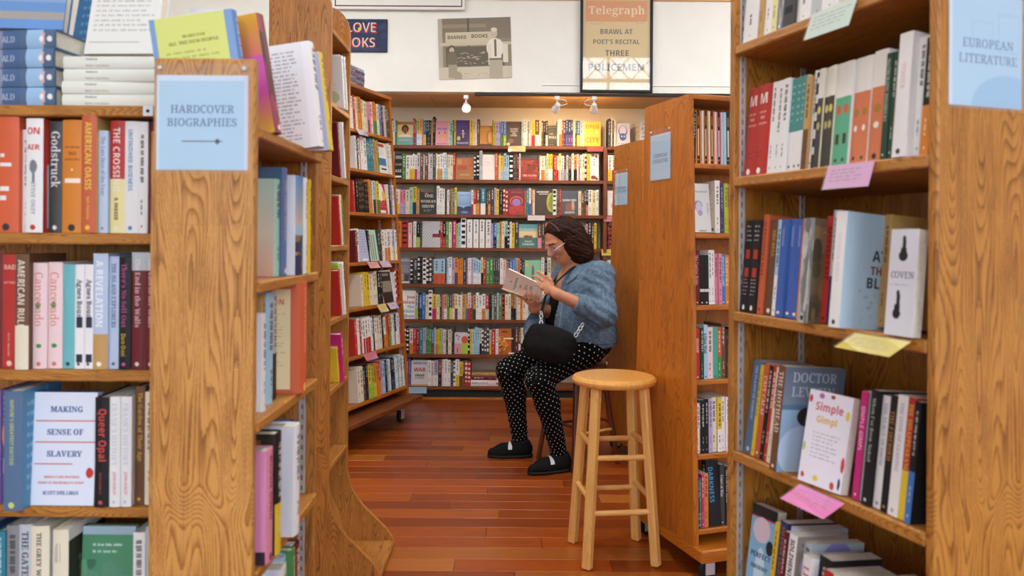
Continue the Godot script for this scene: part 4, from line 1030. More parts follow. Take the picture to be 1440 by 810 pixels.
# ---- E: the slanted rolling case in the corner
func case_e() -> void:
	var U := yaw(71.3, Vector3(-0.714, 0, -5.75))
	var o := thing("rolling_bookcase", "slanted brown rolling bookcase angled in the corner by the back wall", "bookcase", U)
	var L := 1.15
	var tl := 0.072
	var face := func(y: float) -> float: return -(y - 0.165) * tan(tl)
	for x in [0.0, -L]:
		profile_panel("end_panel", o, PackedVector2Array([Vector2(-0.3, 0.1), Vector2(-0.36, 2.31), Vector2(face.call(2.31), 2.31), Vector2(face.call(0.1) + 0.01, 0.1)]), x - 0.025, 0.025, M.ply)
	boxed("back_panel", Vector3(-L / 2, 1.2, -0.33), Vector3(L, 2.2, 0.012), M.ply, o, 1, 0.001)
	shelf_board(o, -L - 0.025, 0.0, 2.325, face.call(2.325) + 0.01, 0.24, M.ply, 0.0, 0.025)
	var ys := [2.02, 1.757, 1.469, 1.141, 0.849, 0.546, 0.243]
	for y in ys:
		shelf_board(o, -L, -0.025, y, face.call(y) + 0.012, 0.22, M.ply, tl)
	shelf_board(o, -L - 0.03, 0.02, 0.175, 0.11, 0.36, M.old, 0.0, 0.03)
	for x in [-0.12, -L + 0.1]:
		for z in [0.0, -0.25]:
			caster(o, Vector3(x, 0, z), 0.045)
	for z in [-0.03, -0.14]:   # the strips follow the slant of the end panels
		standard(o, Transform3D(Basis(Vector3.RIGHT, -tl) * Basis(Vector3.UP, -PI / 2), Vector3(-0.0255, 0.25, z)), 0.0, 1.95)
	var k := 1.0 / 106.0
	var b := {"U": U, "s": k, "sy": 0.001, "d": 0.14, "ppm": 420.0, "anchor": "the wheeled end", "called": "trade_paperback", "group": "paperbacks on the slanted case", "h": 0.222, "tilt": tl}
	var rows := ["y3 W3 R3 C3 O5 K1.5 y2.5 C3 C3 PU2.5 P2.5 W3 OE3 OE2.5 C2.5 C2.5 B3.5 r3 g3 U3 D3", "W2 K2 W3 R1.5 W4 W4 T2.5 T2.5 T2.5 T2.5 u2 u2 u2 E2 #whiteblue:15:222 C3 W3", "R3 K3 KU2.5 KU2.5 KU2.5 KU2.5 KU2.5 KU2.5 O2.5 uO2.5 W2.5 bN4 YE4 #redwhite:14:215 W2.5 D2.5 v2 W3",
		"r3 W3 #lavender:13:215 K2 #mint:13:215 e3 U2 W4 WO4 WO4 W3 W2.5 vY3 W3", "C3 Y4 Y4.5 C4 C4 C4 K4 K4 #manuscript:17:225 W2.5 RW3 RK3", "R3 W3 R2 W3 WR3 WR3 WR4 W3 K3 W3 C4 C4 K2 WO4 O3 RE3 L2 W3 W3 NW2 W3 W2 M2.5 _1", "C4 C4 D4 K3 YL4 L4 OY3 O4 RO3 v3 b4 K3 b4 W2 KN4 N3 W3 b3 W3 t3 W2"]
	for i in 7:
		var total := 0.0
		for q in rows[i].split(" "):
			var d: String = q.substr(1).split(":")[1] if q.begins_with("#") else q.lstrip("ABCDEFGHIJKLMNOPQRSTUVWXYZabcdefghijklmnopqrstuvwxyz_")
			total += d.to_float() * k + 0.0006
		b.merge({"y": ys[i], "z": face.call(ys[i]) - 0.002, "x0": -0.03 - total, "where": ORD[i] + " shelf down, slanted case", "rev": true}, true)
		row(b, rows[i])
	pile(U, Vector3(-0.46, 2.326, -0.17), [["V", 0.02, 0.2], ["G", 0.02, 0.2], ["V", 0.02, 0.2], ["G", 0.02, 0.2], ["V", 0.02, 0.2], ["g", 0.02, 0.2]], {"ppm": 420.0, "where": "pile on the slanted case", "group": "pile on the slanted case", "d": 0.13})
	talker(U, -0.5, 2.02, face.call(2.02) + 0.016, 0.13, 0.045, "c4b8dc", "lavender shelf card under the top row of the slanted bookcase")
	talker(U, -0.45, 1.141, face.call(1.141) + 0.016, 0.14, 0.05, "e8a8a0", "salmon shelf card on the fourth shelf of the slanted bookcase")
	talker(U, -0.28, 1.141, face.call(1.141) + 0.016, 0.14, 0.05, "d0b4cc", "mauve shelf card on the fourth shelf of the slanted bookcase")
	talker(U, -0.36, 0.849, face.call(0.849) + 0.016, 0.12, 0.06, "d9c03e", "mustard shelf card on the fifth shelf of the slanted bookcase")
	talker(U, -0.2, 0.849, face.call(0.849) + 0.016, 0.13, 0.05, "c2b2dc", "lilac shelf card on the fifth shelf of the slanted bookcase")
	talker(U, -0.56, 0.546, face.call(0.546) + 0.016, 0.16, 0.05, "d86a86", "rose shelf card on the sixth shelf of the slanted bookcase")

# ---- the long case along the back wall
func case_back() -> void:
	var U := yaw(0, Vector3(0, 0, -6.4))
	var o := thing("back_wall_bookcase", "long brown bookcase filling the back wall, packed with paperbacks", "bookcase", U)
	var ys := [2.05, 1.774, 1.494, 1.226, 0.934, 0.649, 0.369, 0.111]
	var X := func(px: float) -> float: return (px - 714.0) / 175.0
	var div: float = X.call(848.0)
	for y in ys:
		shelf_board(o, -1.4, div, y, 0.0, 0.21, M.old, 0.0, 0.028)
		shelf_board(o, div + 0.03, 1.7, y, 0.0, 0.21, M.old, 0.0, 0.028)
	boxed("divider", Vector3(div + 0.015, 1.02, -0.1), Vector3(0.03, 2.04, 0.21), M.old, o, 1, 0.002)
	boxed("end_panel", Vector3(-1.415, 1.02, -0.1), Vector3(0.03, 2.04, 0.21), M.old, o, 1, 0.002)
	boxed("end_panel", Vector3(1.715, 1.02, -0.1), Vector3(0.03, 2.04, 0.21), M.old, o, 1, 0.002)
	for k in 12:
		boxed("backing_panel", Vector3(-1.27 + k * 0.265, 1.05, -0.216), Vector3(0.258, 1.9, 0.008), M.wall_low, o, 1, 0.001)
	boxed("kickboard", Vector3(0.15, 0.042, -0.03), Vector3(3.1, 0.083, 0.02), M.toe, o, 0, 0.002)
	boxed("base_trim", Vector3(0.15, 0.011, -0.012), Vector3(3.1, 0.022, 0.018), M.ply, o, 0, 0.003)
	var b := {"U": U, "s": 1.0 / 175.0, "z": -0.012, "d": 0.14, "ppm": 520.0, "anchor": "the slanted case", "called": "back_wall_paperback", "group": "paperbacks on the back wall", "h": 0.207}  # ordinary paperbacks, named by the wall they stand on
	var rows := [
		"K4 W4 E3 #portrait:23.5:33 R2.5 B2.5 YW4 YW3.5 P1.5 TY4 K2.5^35 D2.5^35 K2.5^35 u2 K3.5^40 #pinkhop:19:35 C2 t4^34 e2 Y2.5^36 #purple:20:36 Y5^35 C3 W2.5 U4^37 #amber:18:28 O2 L3^34 v3.5^34 v3.5^34 BE4^34 BL4^34 #claudine:22:34.5 b2 C2 W3 W2 K1 W2 g2 YR5^35 UW6 C3 U3 K3 KC3 #pole:13.7:29 W2.5 WO4 R2.5^36 N3 NV3.5^37 NV3.5^37 NV3.5^37 C3 K2 BY5^36 p3.5 W2 #opencity:24:35",
		"R4 W3 #blackwords:11:37 E5^36 W5 WY4 WY3 WM3 g4 U4.5 W1.5 U5 p1.5 g4.5 D4 C2 Wu3.5 Wu3.5 W2 Wb3 t2 C3 C4 R3.5 #brownhouse:25:31 KW3.5 KW4 g4^41 #whitesoft:17:36 o4 u2 W1 Yg5 b3.5 b3.5 KW6 D2.5 U2 r3 W2 #redslums:24.5:31 D1.5 W2 CO5 t2.5 C2 YW3 YW3 K1 R4.5 CR2.5 yC3 Wv4 KG3 g3 UK4 W3 uK4.5 W2 R1.5 W3 C3.5 DW3^40 Y4.5 #dance:12:38",
		"K3 W3 WY6 Pv4 Pv4 C5 t4.5 YN5^39 u4 #onewoman:24:31.5 W4^40 W3.5 W3.5 DU3 W3 U2 u2.5 T2.5 Y3^38 #bluelake:20:32 WR3 RC4 UO4.5 K1 TW7 K1 D2 UO3.5 D5^38 v2.5^38 Y4 K5.5 RW3.5 RW3.5 #redarch:22.7:37 O2 T3.5 WB3 R2 C3 #profile:25:36 WK5 U2 U2 R2 #dances:24:34 C4 U4 D2.5 KO3 W5 y5 W4",
		"g3 C2 O5 RK9^37 p4.5 r1.5 W4 KL5 D2 #greystripe:24:37 R3 KR4 E3.5 C4 r1 M4.5 L2.5 b3.5 WK6.5^42 K1 W7^40 K1 W7^40 K1 W6.5^40 K1 W7^40 v2.5 N1.5 BK3 t3.5 O3 C3.5 tK4 KW2.5 W2.5 Y4 D5 #dune:24.6:34 UP5 D4 o3 W4 U3 C3 o4 K4 D4 W3 P4 #greenbook:20:33 P3 K5 U3 Y3",
		"K4 #greyphoto:16:37 KW4 D6 KW4 KD3 WK5 KW4 DW4 D2 bo8^35 bo8^35 DK2 b2.5 W4.5^38 v4 OU4.5 O3.5 O3.5 N5 u2 W4 v3 bW3.5 bW3.5 bW3.5 yK3 R4 E5 E5 D3 D3 D3 W4 p4 oK2 D3 BO4 BO4 v3 O3.5 K3 K3 #sage:24:34 W4 K4 C5",
		"R3 #whitealbum:21:40 gL4 K1.5 BN4 B5^37 C4 WK5^41 YM6 y4.5 D3 P3 uW4 E3 NY4 uC3.5 CV4 C5 W1 u5 uB3 pR4 U3 ue4 W4 W4 WO5 Rg5 KU2 K2 t2.5 U4 b2.5 E5 RK4 C4 C4 UK3.5 OK3.5 g2 C3.5 O3.5 C4 W3 g4",
		"W4 K3 KW3 KW4 pO5 R5 r3.5 T5 v4 E2.5 E2.5 E2.5 BU4 b2 YO4 L4.5 v2 C3.5 D3 C5 K2.5 U1 #quarters:19:30 KW3 Y3 b3.5 b3.5^38 b3 CK3 DW3.5 DW3.5 DW3.5 CY2.5 R6 W4 #fire:23:36 r5 UW3 CK3 C3 K1 Y2 W4 U5",
		"R2 T4.5 V3 V3 #american_war:24:36 W4 C4 vW6 UK5 p3 W5 W4 D4 WD3 WY5 YU5 rU3 RW4 RW4",
	]
	for i in 8:
		b.merge({"y": ys[i], "x0": X.call([546.0, 546.0, 549.0, 553.0, 557.0, 560.0, 562.0, 566.0][i]), "where": ORD[i] + " shelf down, back wall"}, true)
		if i < 4:
			b.fit = X.call([844.5, 842.5, 842.5, 840.0][i])
		else:
			b.erase("fit")
		row(b, rows[i])
	var b2 := b.duplicate()
	var rows2 := ["D4^39 p2^41 K2 C3 #bluelines:20:33", "WY6 WR3.5 WR3.5 C4", "#halfhidden:20:35", "K2 RK8 W4", "W4 C4", "C4 T4", "W4 R4", "C4 W4"]
	for i in 8:
		b2.merge({"y": ys[i], "x0": div + 0.036, "anchor": "the divider", "where": ORD[i] + " shelf down, bay beyond it"}, true)
		row(b2, rows2[i])
	var white := []
	for q in 6:
		white.append(["W", 0.032, 0.22])
	pile(U, Vector3(div + 0.4, 2.05, -0.03), white, {"ppm": 420.0, "where": "white pile on the back wall shelves", "group": "white books piled on the back wall shelves", "turn": 0.25})
	pile(U, Vector3(X.call(682.0), 0.111, -0.02), [["Wp", 0.048, 0.225, {"title": "MAJOR JACKSON", "tc": "6a5a54", "band": .6}], ["r", 0.034, 0.2], ["u", 0.02, 0.2]], {"ppm": 520.0, "where": "bottom shelf of the back wall", "group": "books lying on the bottom shelf"})
	pile(U, Vector3(X.call(745.0), 0.111, -0.02), [["C", 0.04, 0.21], ["U", 0.03, 0.2], ["W", 0.03, 0.2]], {"ppm": 420.0, "where": "bottom shelf behind the reader", "group": "books lying on the bottom shelf"})
	talker(U, X.call(726.0), 2.047, 0.002, 24.0 / 175, 0.045, "e9d38a", "cream shelf card under the top row of the back wall bookcase", 0.1)
	talker(U, X.call(836.0), 2.047, 0.002, 22.0 / 175, 0.04, "b8382e", "red shelf card by the divider of the back wall bookcase", 0.1)
	talker(U, X.call(754.0), 1.49, 0.002, 24.0 / 175, 0.04, "e8e2e0", "white shelf card above the reader's head", 0.1)
	talker(U, X.call(856.0), 1.49, 0.002, 13.0 / 175, 0.045, "d87a80", "pink shelf card beyond the divider of the back wall bookcase", 0.1)
	talker(U, X.call(853.0), 1.222, 0.002, 14.0 / 175, 0.05, "e6cf3e", "yellow shelf card beyond the divider, above the reader's shoulder", 0.1)
	talker(U, X.call(589.0), 0.105, 0.002, 25.0 / 175, 0.05, "9fcfe6", "sky blue shelf card on the lowest shelf of the back wall", 0.1)

# ---- F and G: wheeled double-sided cases with slanting faces
func case_f(U: Transform3D, label: String, books: bool) -> void:
	var o := thing("slanted_bookcase", label, "bookcase", U, "wheeled literature cases")
	var fz := func(y: float) -> float: return (1.87 - y) * 0.0345
	var L := 0.92
	for x in [0.0, L]:
		profile_panel("end_panel", o, PackedVector2Array([Vector2(-0.35 - 0.1, 0.13), Vector2(-0.35, 1.87), Vector2(0, 1.87), Vector2(fz.call(0.13), 0.13)]), x, 0.022, M.ply)
	boxed("top_board", Vector3(L / 2 + 0.011, 1.862, -0.175), Vector3(L - 0.022, 0.02, 0.346), M.ply, o, 0, 0.002)
	boxed("centre_panel", Vector3(L / 2 + 0.011, 1.0, -0.19), Vector3(L - 0.022, 1.72, 0.01), M.ply, o, 1, 0.001)
	var ys := [1.6, 1.328, 1.048, 0.76, 0.475, 0.19]
	for y in ys:
		shelf_board(o, 0.022, L, y, fz.call(y) + 0.002, 0.18, M.ply, 0.03, 0.02)
	for y in ys:
		shelf_board(o, 0.022, L, y, -0.215, 0.15 + (1.87 - y) * 0.05, M.ply, 0.0, 0.02)
	boxed("base_board", Vector3(L / 2 + 0.03, 0.105, -0.185), Vector3(L + 0.06, 0.05, 0.6), M.ply, o, 0, 0.006)
	for x in [0.06, L - 0.06]:
		for z in [0.06, -0.42]:
			caster(o, Vector3(x, 0, z), 0.04)
	if not books:
		return
	var k := 1.0 / 361.0
	var b := {"U": U, "s": k, "x0": 0.026, "d": 0.13, "ppm": 700.0, "anchor": "the signed panel", "called": "trade_paperback", "most": 0.9, "group": "paperbacks on the wheeled case", "h": 0.2, "tilt": 0.03}
	var gold := {"title": "-", "ops": [["r", .3, 0, .4, 1, "2a251c"], ["r", .4, .35, .2, .5, "d8d0c0"], ["r", .4, .1, .2, .18, "8a7038"], ["c", .5, .92, .12, .02, "d89a3a"]]}
	var rows := [
		[["K", 4, 74, {"lean": -0.03}], ["O", 10, 76, gold], ["W", 1.5, 75], ["O", 9, 76, gold], ["W", 1.5, 75], ["O", 9, 76, gold], ["W", 1, 75], ["P", 10, 75, gold], ["W", 1.5, 75], ["b", 14, 75, gold], ["b", 14, 75, gold], ["W", 8, 70], ["R", 9, 72], ["C", 10, 72], ["T", 9, 70]],
		[["#proof", 27, 70, {"t": 0.03}], ["W", 8, 74, {"bk": "paragraphs", "o": 0.03}], ["Rr", 4, 71], ["K", 5, 70], ["V", 4, 71], ["L", 5, 71], ["O", 5, 70], ["C", 8, 70], ["K", 9, 68], ["B", 9, 70], ["W", 9, 69]],
		[["r", 8, 75, {"title": "The Captive Bride", "tc": "e0c8c0"}], ["K", 7, 70, {"title": "-", "ops": [["r", 0, .68, 1, .06, "d8d4d0"]]}], ["K", 7, 70, {"title": "-", "ops": [["r", 0, .68, 1, .06, "d8d4d0"]]}], ["W", 5, 77], ["W", 5, 77], ["P", 5, 72], ["P", 5, 72], ["B", 6, 71, {"title": "ZERO IN WHITE LIGHT"}], ["O", 8, 70, {"title": "GILEAD'S SEA", "tc": "f4e0b8"}], ["W", 8, 70], ["C", 9, 70], ["R", 9, 69]],
		[["R", 7, 71, {"title": "MADAME", "tc": "f0dcd4", "font": "D"}], ["e", 5, 72], ["b", 6, 76, {"title": "A Clean Wind"}], ["p", 9, 72], ["t", 7, 72, {"title": "-", "ops": [["r", 0, 0, 1, 1, "4aa892"]]}], ["oE", 7, 72], ["U", 6, 77], ["#darkface", 18, 68], ["K", 8, 70], ["W", 8, 70], ["R", 9, 70]],
		[["p", 4, 70], ["e", 3, 74], ["K", 6, 74], ["K", 5, 75], ["v", 6, 75], ["C", 8, 76], ["YW", 7, 76], ["W", 6, 76], ["W", 6, 76], ["C", 8, 74], ["K", 8, 72], ["R", 9, 70]],
		[["N", 3, 70], ["E", 3, 68], ["M", 4, 74], ["O", 7, 74], ["#darkness", 20, 90, {"t": 0.03}], ["D", 7, 84, {"title": "Court of Mist"}], ["K", 7, 82, {"title": "THE CAPTIVE MIND"}], ["r", 6, 80], ["K", 8, 78], ["W", 8, 70], ["B", 9, 70]],
	]
	for i in 6:
		b.merge({"y": ys[i], "z": fz.call(ys[i]) - 0.012, "where": ORD[i] + " shelf down, wheeled case"}, true)
		row(b, rows[i])

# ---- H: the large case beside the camera
func case_h() -> void:
	var U := yaw(-71.5, Vector3(0.553, 0, -1.95))
	var o := thing("literature_bookcase", "large oak bookcase with slanted shelves and pink and yellow shelf cards", "bookcase", U)
	var L := 0.58
	boxed("end_panel", Vector3(L + 0.011, 1.15, -0.19), Vector3(0.022, 2.3, 0.38), M.oak_warm, o, 1, 0.003)
	boxed("end_panel", Vector3(-0.011, 1.15, -0.15), Vector3(0.022, 2.3, 0.3), M.oak_warm, o, 1, 0.003)
	boxed("back_panel", Vector3(L / 2, 1.15, -0.3), Vector3(L, 2.3, 0.012), M.oak_warm, o, 1, 0.001)
	var ys := [2.1, 1.777, 1.455, 1.127, 0.787, 0.455, 0.125]
	var tl := 0.085
	for y in ys:
		shelf_board(o, 0.0, L, y, 0.0, 0.27, M.oak_shelf, tl, 0.024)
	for z in [-0.022, -0.2]:
		standard(o, Transform3D(Basis(Vector3.UP, PI / 2), Vector3(0.0, 0, z)), 0.15, 2.2)
	wall_sign(U * Transform3D(Basis(Vector3.UP, PI / 2), Vector3(L + 0.022, 1.645, -0.107)), 0.17, 0.21, [["r", 0, 0, .05, 1, "d4e6f4"], ["r", .3, .28, .3, .3, "a9cde6"], ["r", .32, .3, .26, .26, "b5d6ea"], ["r", .66, .2, .3, .34, "a9cde6"], ["r", .68, .22, .26, .3, "b5d6ea"], ["c", .8, 1.0, .5, .28, "9cc6e4"], ["t", "EUROPEAN", .13, .42, .8, .1, "47689c", "s"], ["t", "LITERATURE", .08, .55, .9, .1, "47689c", "s"]], "large pale blue EUROPEAN LITERATURE sign on the oak end panel with cathedral grain")
	var b := {"U": U, "s": 0.001, "sy": 0.001, "d": 0.14, "ppm": 1000.0, "anchor": "the steel strips", "called": "trade_paperback", "most": 0.568, "group": "books on the oak literature case", "h": 0.21, "tilt": tl, "z": -0.012}
	var MM := {"title": "-", "ops": [["t", "M", .15, .05, .7, .2, "f0e4dc", "D"], ["t", "SON OF", .2, .28, .6, .05, "f0dcd4", "D"], ["t", "THE", .3, .34, .4, .05, "f0dcd4", "D"], ["t", "CENTURY", .12, .4, .76, .06, "f0dcd4", "D"], ["l", 2, .2, .74, .55, .1, "6a1c1c"], ["c", .5, .94, .08, .015, "6a1c1c"]], "hard": true}
	b.merge({"y": 1.777, "where": "top shelf, oak literature case", "x0": 0.02}, true)
	row(b, [["W", 55, 215, {"o": 0.005}], ["u", 18, 210], ["W", 26, 212], ["y", 20, 210], ["B", 22, 205, {"title": "-", "ops": [["n", 0, 0, 1, 1, "3a5a9a", "c8b890", 20, .4]]}], ["DK", 40, 215], ["W", 45, 220], ["g", 40, 225], ["W", 50, 220], ["C", 40, 215], ["K", 40, 215], ["W", 40, 215]])
	b.merge({"y": 1.455, "where": "second shelf, oak literature case", "x0": 0.012}, true)
	var teal := {"title": "-", "ops": [["r", 0, 0, 1, .58, "4f8f8a"], ["l", 6, .2, .08, .6, .44, "9fc8c0"], ["c", .5, .94, .1, .01, "3a3a3a"]]}
	var snake := {"title": "-", "ops": [["r", 0, 0, 1, .3, "e9e4d8"], ["r", 0, .3, 1, .7, "45423a"], ["c", .5, .42, .3, .04, "d8cc6a"], ["c", .5, .58, .3, .04, "b8b06a"]]}
	var green := {"title": "-", "ops": [["r", 0, 0, 1, .34, "ece8de"], ["r", 0, .34, 1, .66, "5fae88"], ["c", .5, .46, .3, .05, "d0603c"], ["r", .3, .7, .4, .1, "4a3a2a"]]}
	var orange := {"title": "-", "ops": [["r", 0, 0, 1, .33, "ece6dc"], ["r", 0, .33, 1, .67, "d87e54"], ["c", .5, .52, .3, .04, "b08030"], ["c", .5, .67, .2, .03, "f0e8e0"]]}
	row(b, [["R", 50, 214, MM], ["R", 50, 214, MM], ["W", 23, 214], ["W", 23, 214], ["W", 23, 214], ["W", 20, 210, teal], ["W", 20, 210, teal], ["W", 20, 210, teal], ["uU", 18, 205], ["W", 10, 214], ["KW", 14, 208], ["C", 18, 212, snake], ["C", 18, 212, snake], ["C", 18, 212, snake], ["W", 25, 212, green], ["W", 25, 212, green], ["W", 24, 213, orange], ["W", 24, 213, orange], ["W", 38, 218, orange], ["e", 16, 206, {"title": "MATHEMATIC DISORDERS", "tc": "d8d8c8"}], ["e", 14, 206], ["U", 14, 205], ["W", 34, 232, {"title": "-", "o": 0.012, "ops": [["t", "TENDER", .3, .2, .4, .3, "d8a8a0", "s", 1]]}], ["W", 20, 220], ["KO", 22, 214]])
	b.merge({"y": 1.127, "where": "third shelf, oak literature case", "x0": 0.012, "most": 0.475}, true)
	var bw := {"title": "-", "ops": [["l", 4, .2, .06, .6, .2, "e8e4e0"], ["r", .25, .32, .5, .1, "b83a2c"], ["r", .25, .52, .5, .1, "b83a2c"], ["l", 5, .2, .64, .6, .2, "d8d4d0"], ["c", .5, .93, .12, .015, "e8e4e0"]]}
	var blu := {"title": "-", "ops": [["r", 0, 0, 1, 1, "4464b0"], ["l", 1, .35, .06, .3, .5, "8fa8d8"], ["c", .5, .95, .25, .015, "d8a83c"]]}
	row(b, [["K", 30, 222, bw], ["K", 30, 222, bw], ["o", 22, 235, {"title": "ALEXANDER'S WAY", "tc": "6a2a1c"}], ["U", 34, 222, {"title": "-", "ops": [["t", "THE BELL", .3, .1, .4, .3, "d8a83c", "S", 1], ["c", .5, .95, .2, .012, "d8c84a"]]}], ["bW", 14, 222], ["B", 24, 222, blu], ["B", 24, 222, blu], ["B", 24, 222, blu], ["o", 16, 222], ["D", 20, 220, {"title": "Emma Fitz", "tc": "c89a4a"}], ["G", 34, 222, {"title": "-", "fr": "speckleart", "o": 0.03, "ops": [["n", 0, 0, 1, 1, "6a6a66", "c8c8c0", 60, .3]]}], ["R", 20, 226, {"title": "STUFFED FAST", "tc": "3a1a1a"}], ["gN", 16, 238], ["V", 12, 224], ["U", 12, 226], ["W", 30, 234, {"title": "-", "fr": "atblue", "o": 0.03, "ops": [["t", "WONDER WINGS", .3, .1, .4, .6, "d8c8d0", "s", 1]]}], ["u", 18, 228, {"fr": "sulu", "o": -0.065, "d": 0.15}]])
	b.merge({"x0": 0.492, "most": 0.57}, true)
	row(b, [["#coven", 66, 195, {"o": 0.012, "lean": 0.0, "t": 0.02}]])
	b.most = 0.568
	b.merge({"y": 0.787, "where": "fourth shelf, oak literature case", "x0": 0.02, "roll": -0.06}, true)
	row(b, [["S", 34, 225, {"title": "THE PLANET OF SORROW", "tc": "c8d0e4"}], ["Y", 10, 218], ["o", 20, 224, {"title": "CAFE CALAF", "tc": "f0dcd0"}], ["K", 14, 222], ["R", 14, 225], ["C", 16, 222], ["W", 18, 226, {"title": "-"}], ["C", 16, 226], ["U", 24, 235, {"title": "THE HOTHEAD", "tc": "f0d8c8", "lean": -0.03, "fr": "doctor", "o": 0.03, "d": 0.165}]])
	b.merge({"x0": 0.252, "roll": -0.03}, true)
	row(b, [["#simple", 118, 195, {"turn": 0.1, "o": 0.012, "lean": 0.1, "t": 0.02}]])
	b.merge({"x0": 0.385, "most": 0.557, "anchor": "the white card-like cover"}, true)
	row(b, [["M", 18, 215, {"title": "SIMPLE GIMPL", "tc": "f0d0d8", "font": "D"}], ["t", 12, 218], ["K", 22, 224, {"title": "When I've Been Naked", "tc": "d8d8d4"}], ["W", 22, 216, {"title": "THE VERGE OF SNOW", "tc": "9a9ab0"}], ["KO", 18, 222, {"title": "THE FIREBIRD", "tc": "d8923c", "band": 1.0}], ["W", 24, 226, {"title": "THE COVE OF LEASING", "tc": "b0a8b8"}], ["RY", 18, 226, {"title": "THE DISAPPEARANCE", "tc": "e8c84a", "band": 0.6}], ["KB", 14, 222]])
	b.merge({"y": 0.455, "where": "fifth shelf, oak literature case", "x0": 0.035, "anchor": "the steel strips", "most": 0.557, "roll": -0.05}, true)
	row(b, [["#nanny", 82, 210, {"turn": 0.12, "o": 0.0, "lean": 0.05, "t": 0.028}], ["Y", 14, 196], ["N", 26, 204, {"title": "SMYRNA LIGHT", "tc": "c8643c"}], ["r", 12, 190], ["s", 26, 204, {"title": "-"}], ["O", 10, 196], ["W", 26, 206, {"title": "SOLZHENITSYN", "tc": "1c1b1d", "font": "D", "fr": "solz", "o": 0.03}], ["g", 22, 195, {"fr": "lilacshape", "o": 0.01}], ["W", 28, 178, {"title": "LET UP", "tc": "c83a5a", "o": 0.03}], ["K", 36, 185, {"o": 0.012}], ["R", 26, 172, {"o": 0.03}], ["C", 36, 172, {"o": 0.03}], ["W", 40, 175], ["K", 40, 170]])
	talker(U, 0.35, 1.777, 0.006, 0.13, 0.06, "cfe2d4", "pale green shelf card under the top shelf of the oak literature case", 0.35)
	talker(U, 0.40, 1.453, 0.006, 0.125, 0.05, "e2aed6", "pink shelf card under the second shelf of the oak literature case", 0.3)
	talker(U, 0.49, 1.122, 0.012, 0.135, 0.055, "e2ca3e", "yellow shelf card under the third shelf of the oak literature case", 1.1)
	talker(U, 0.33, 0.782, 0.012, 0.13, 0.055, "ea78ba", "hot pink shelf card under the fourth shelf of the oak literature case", 1.1)

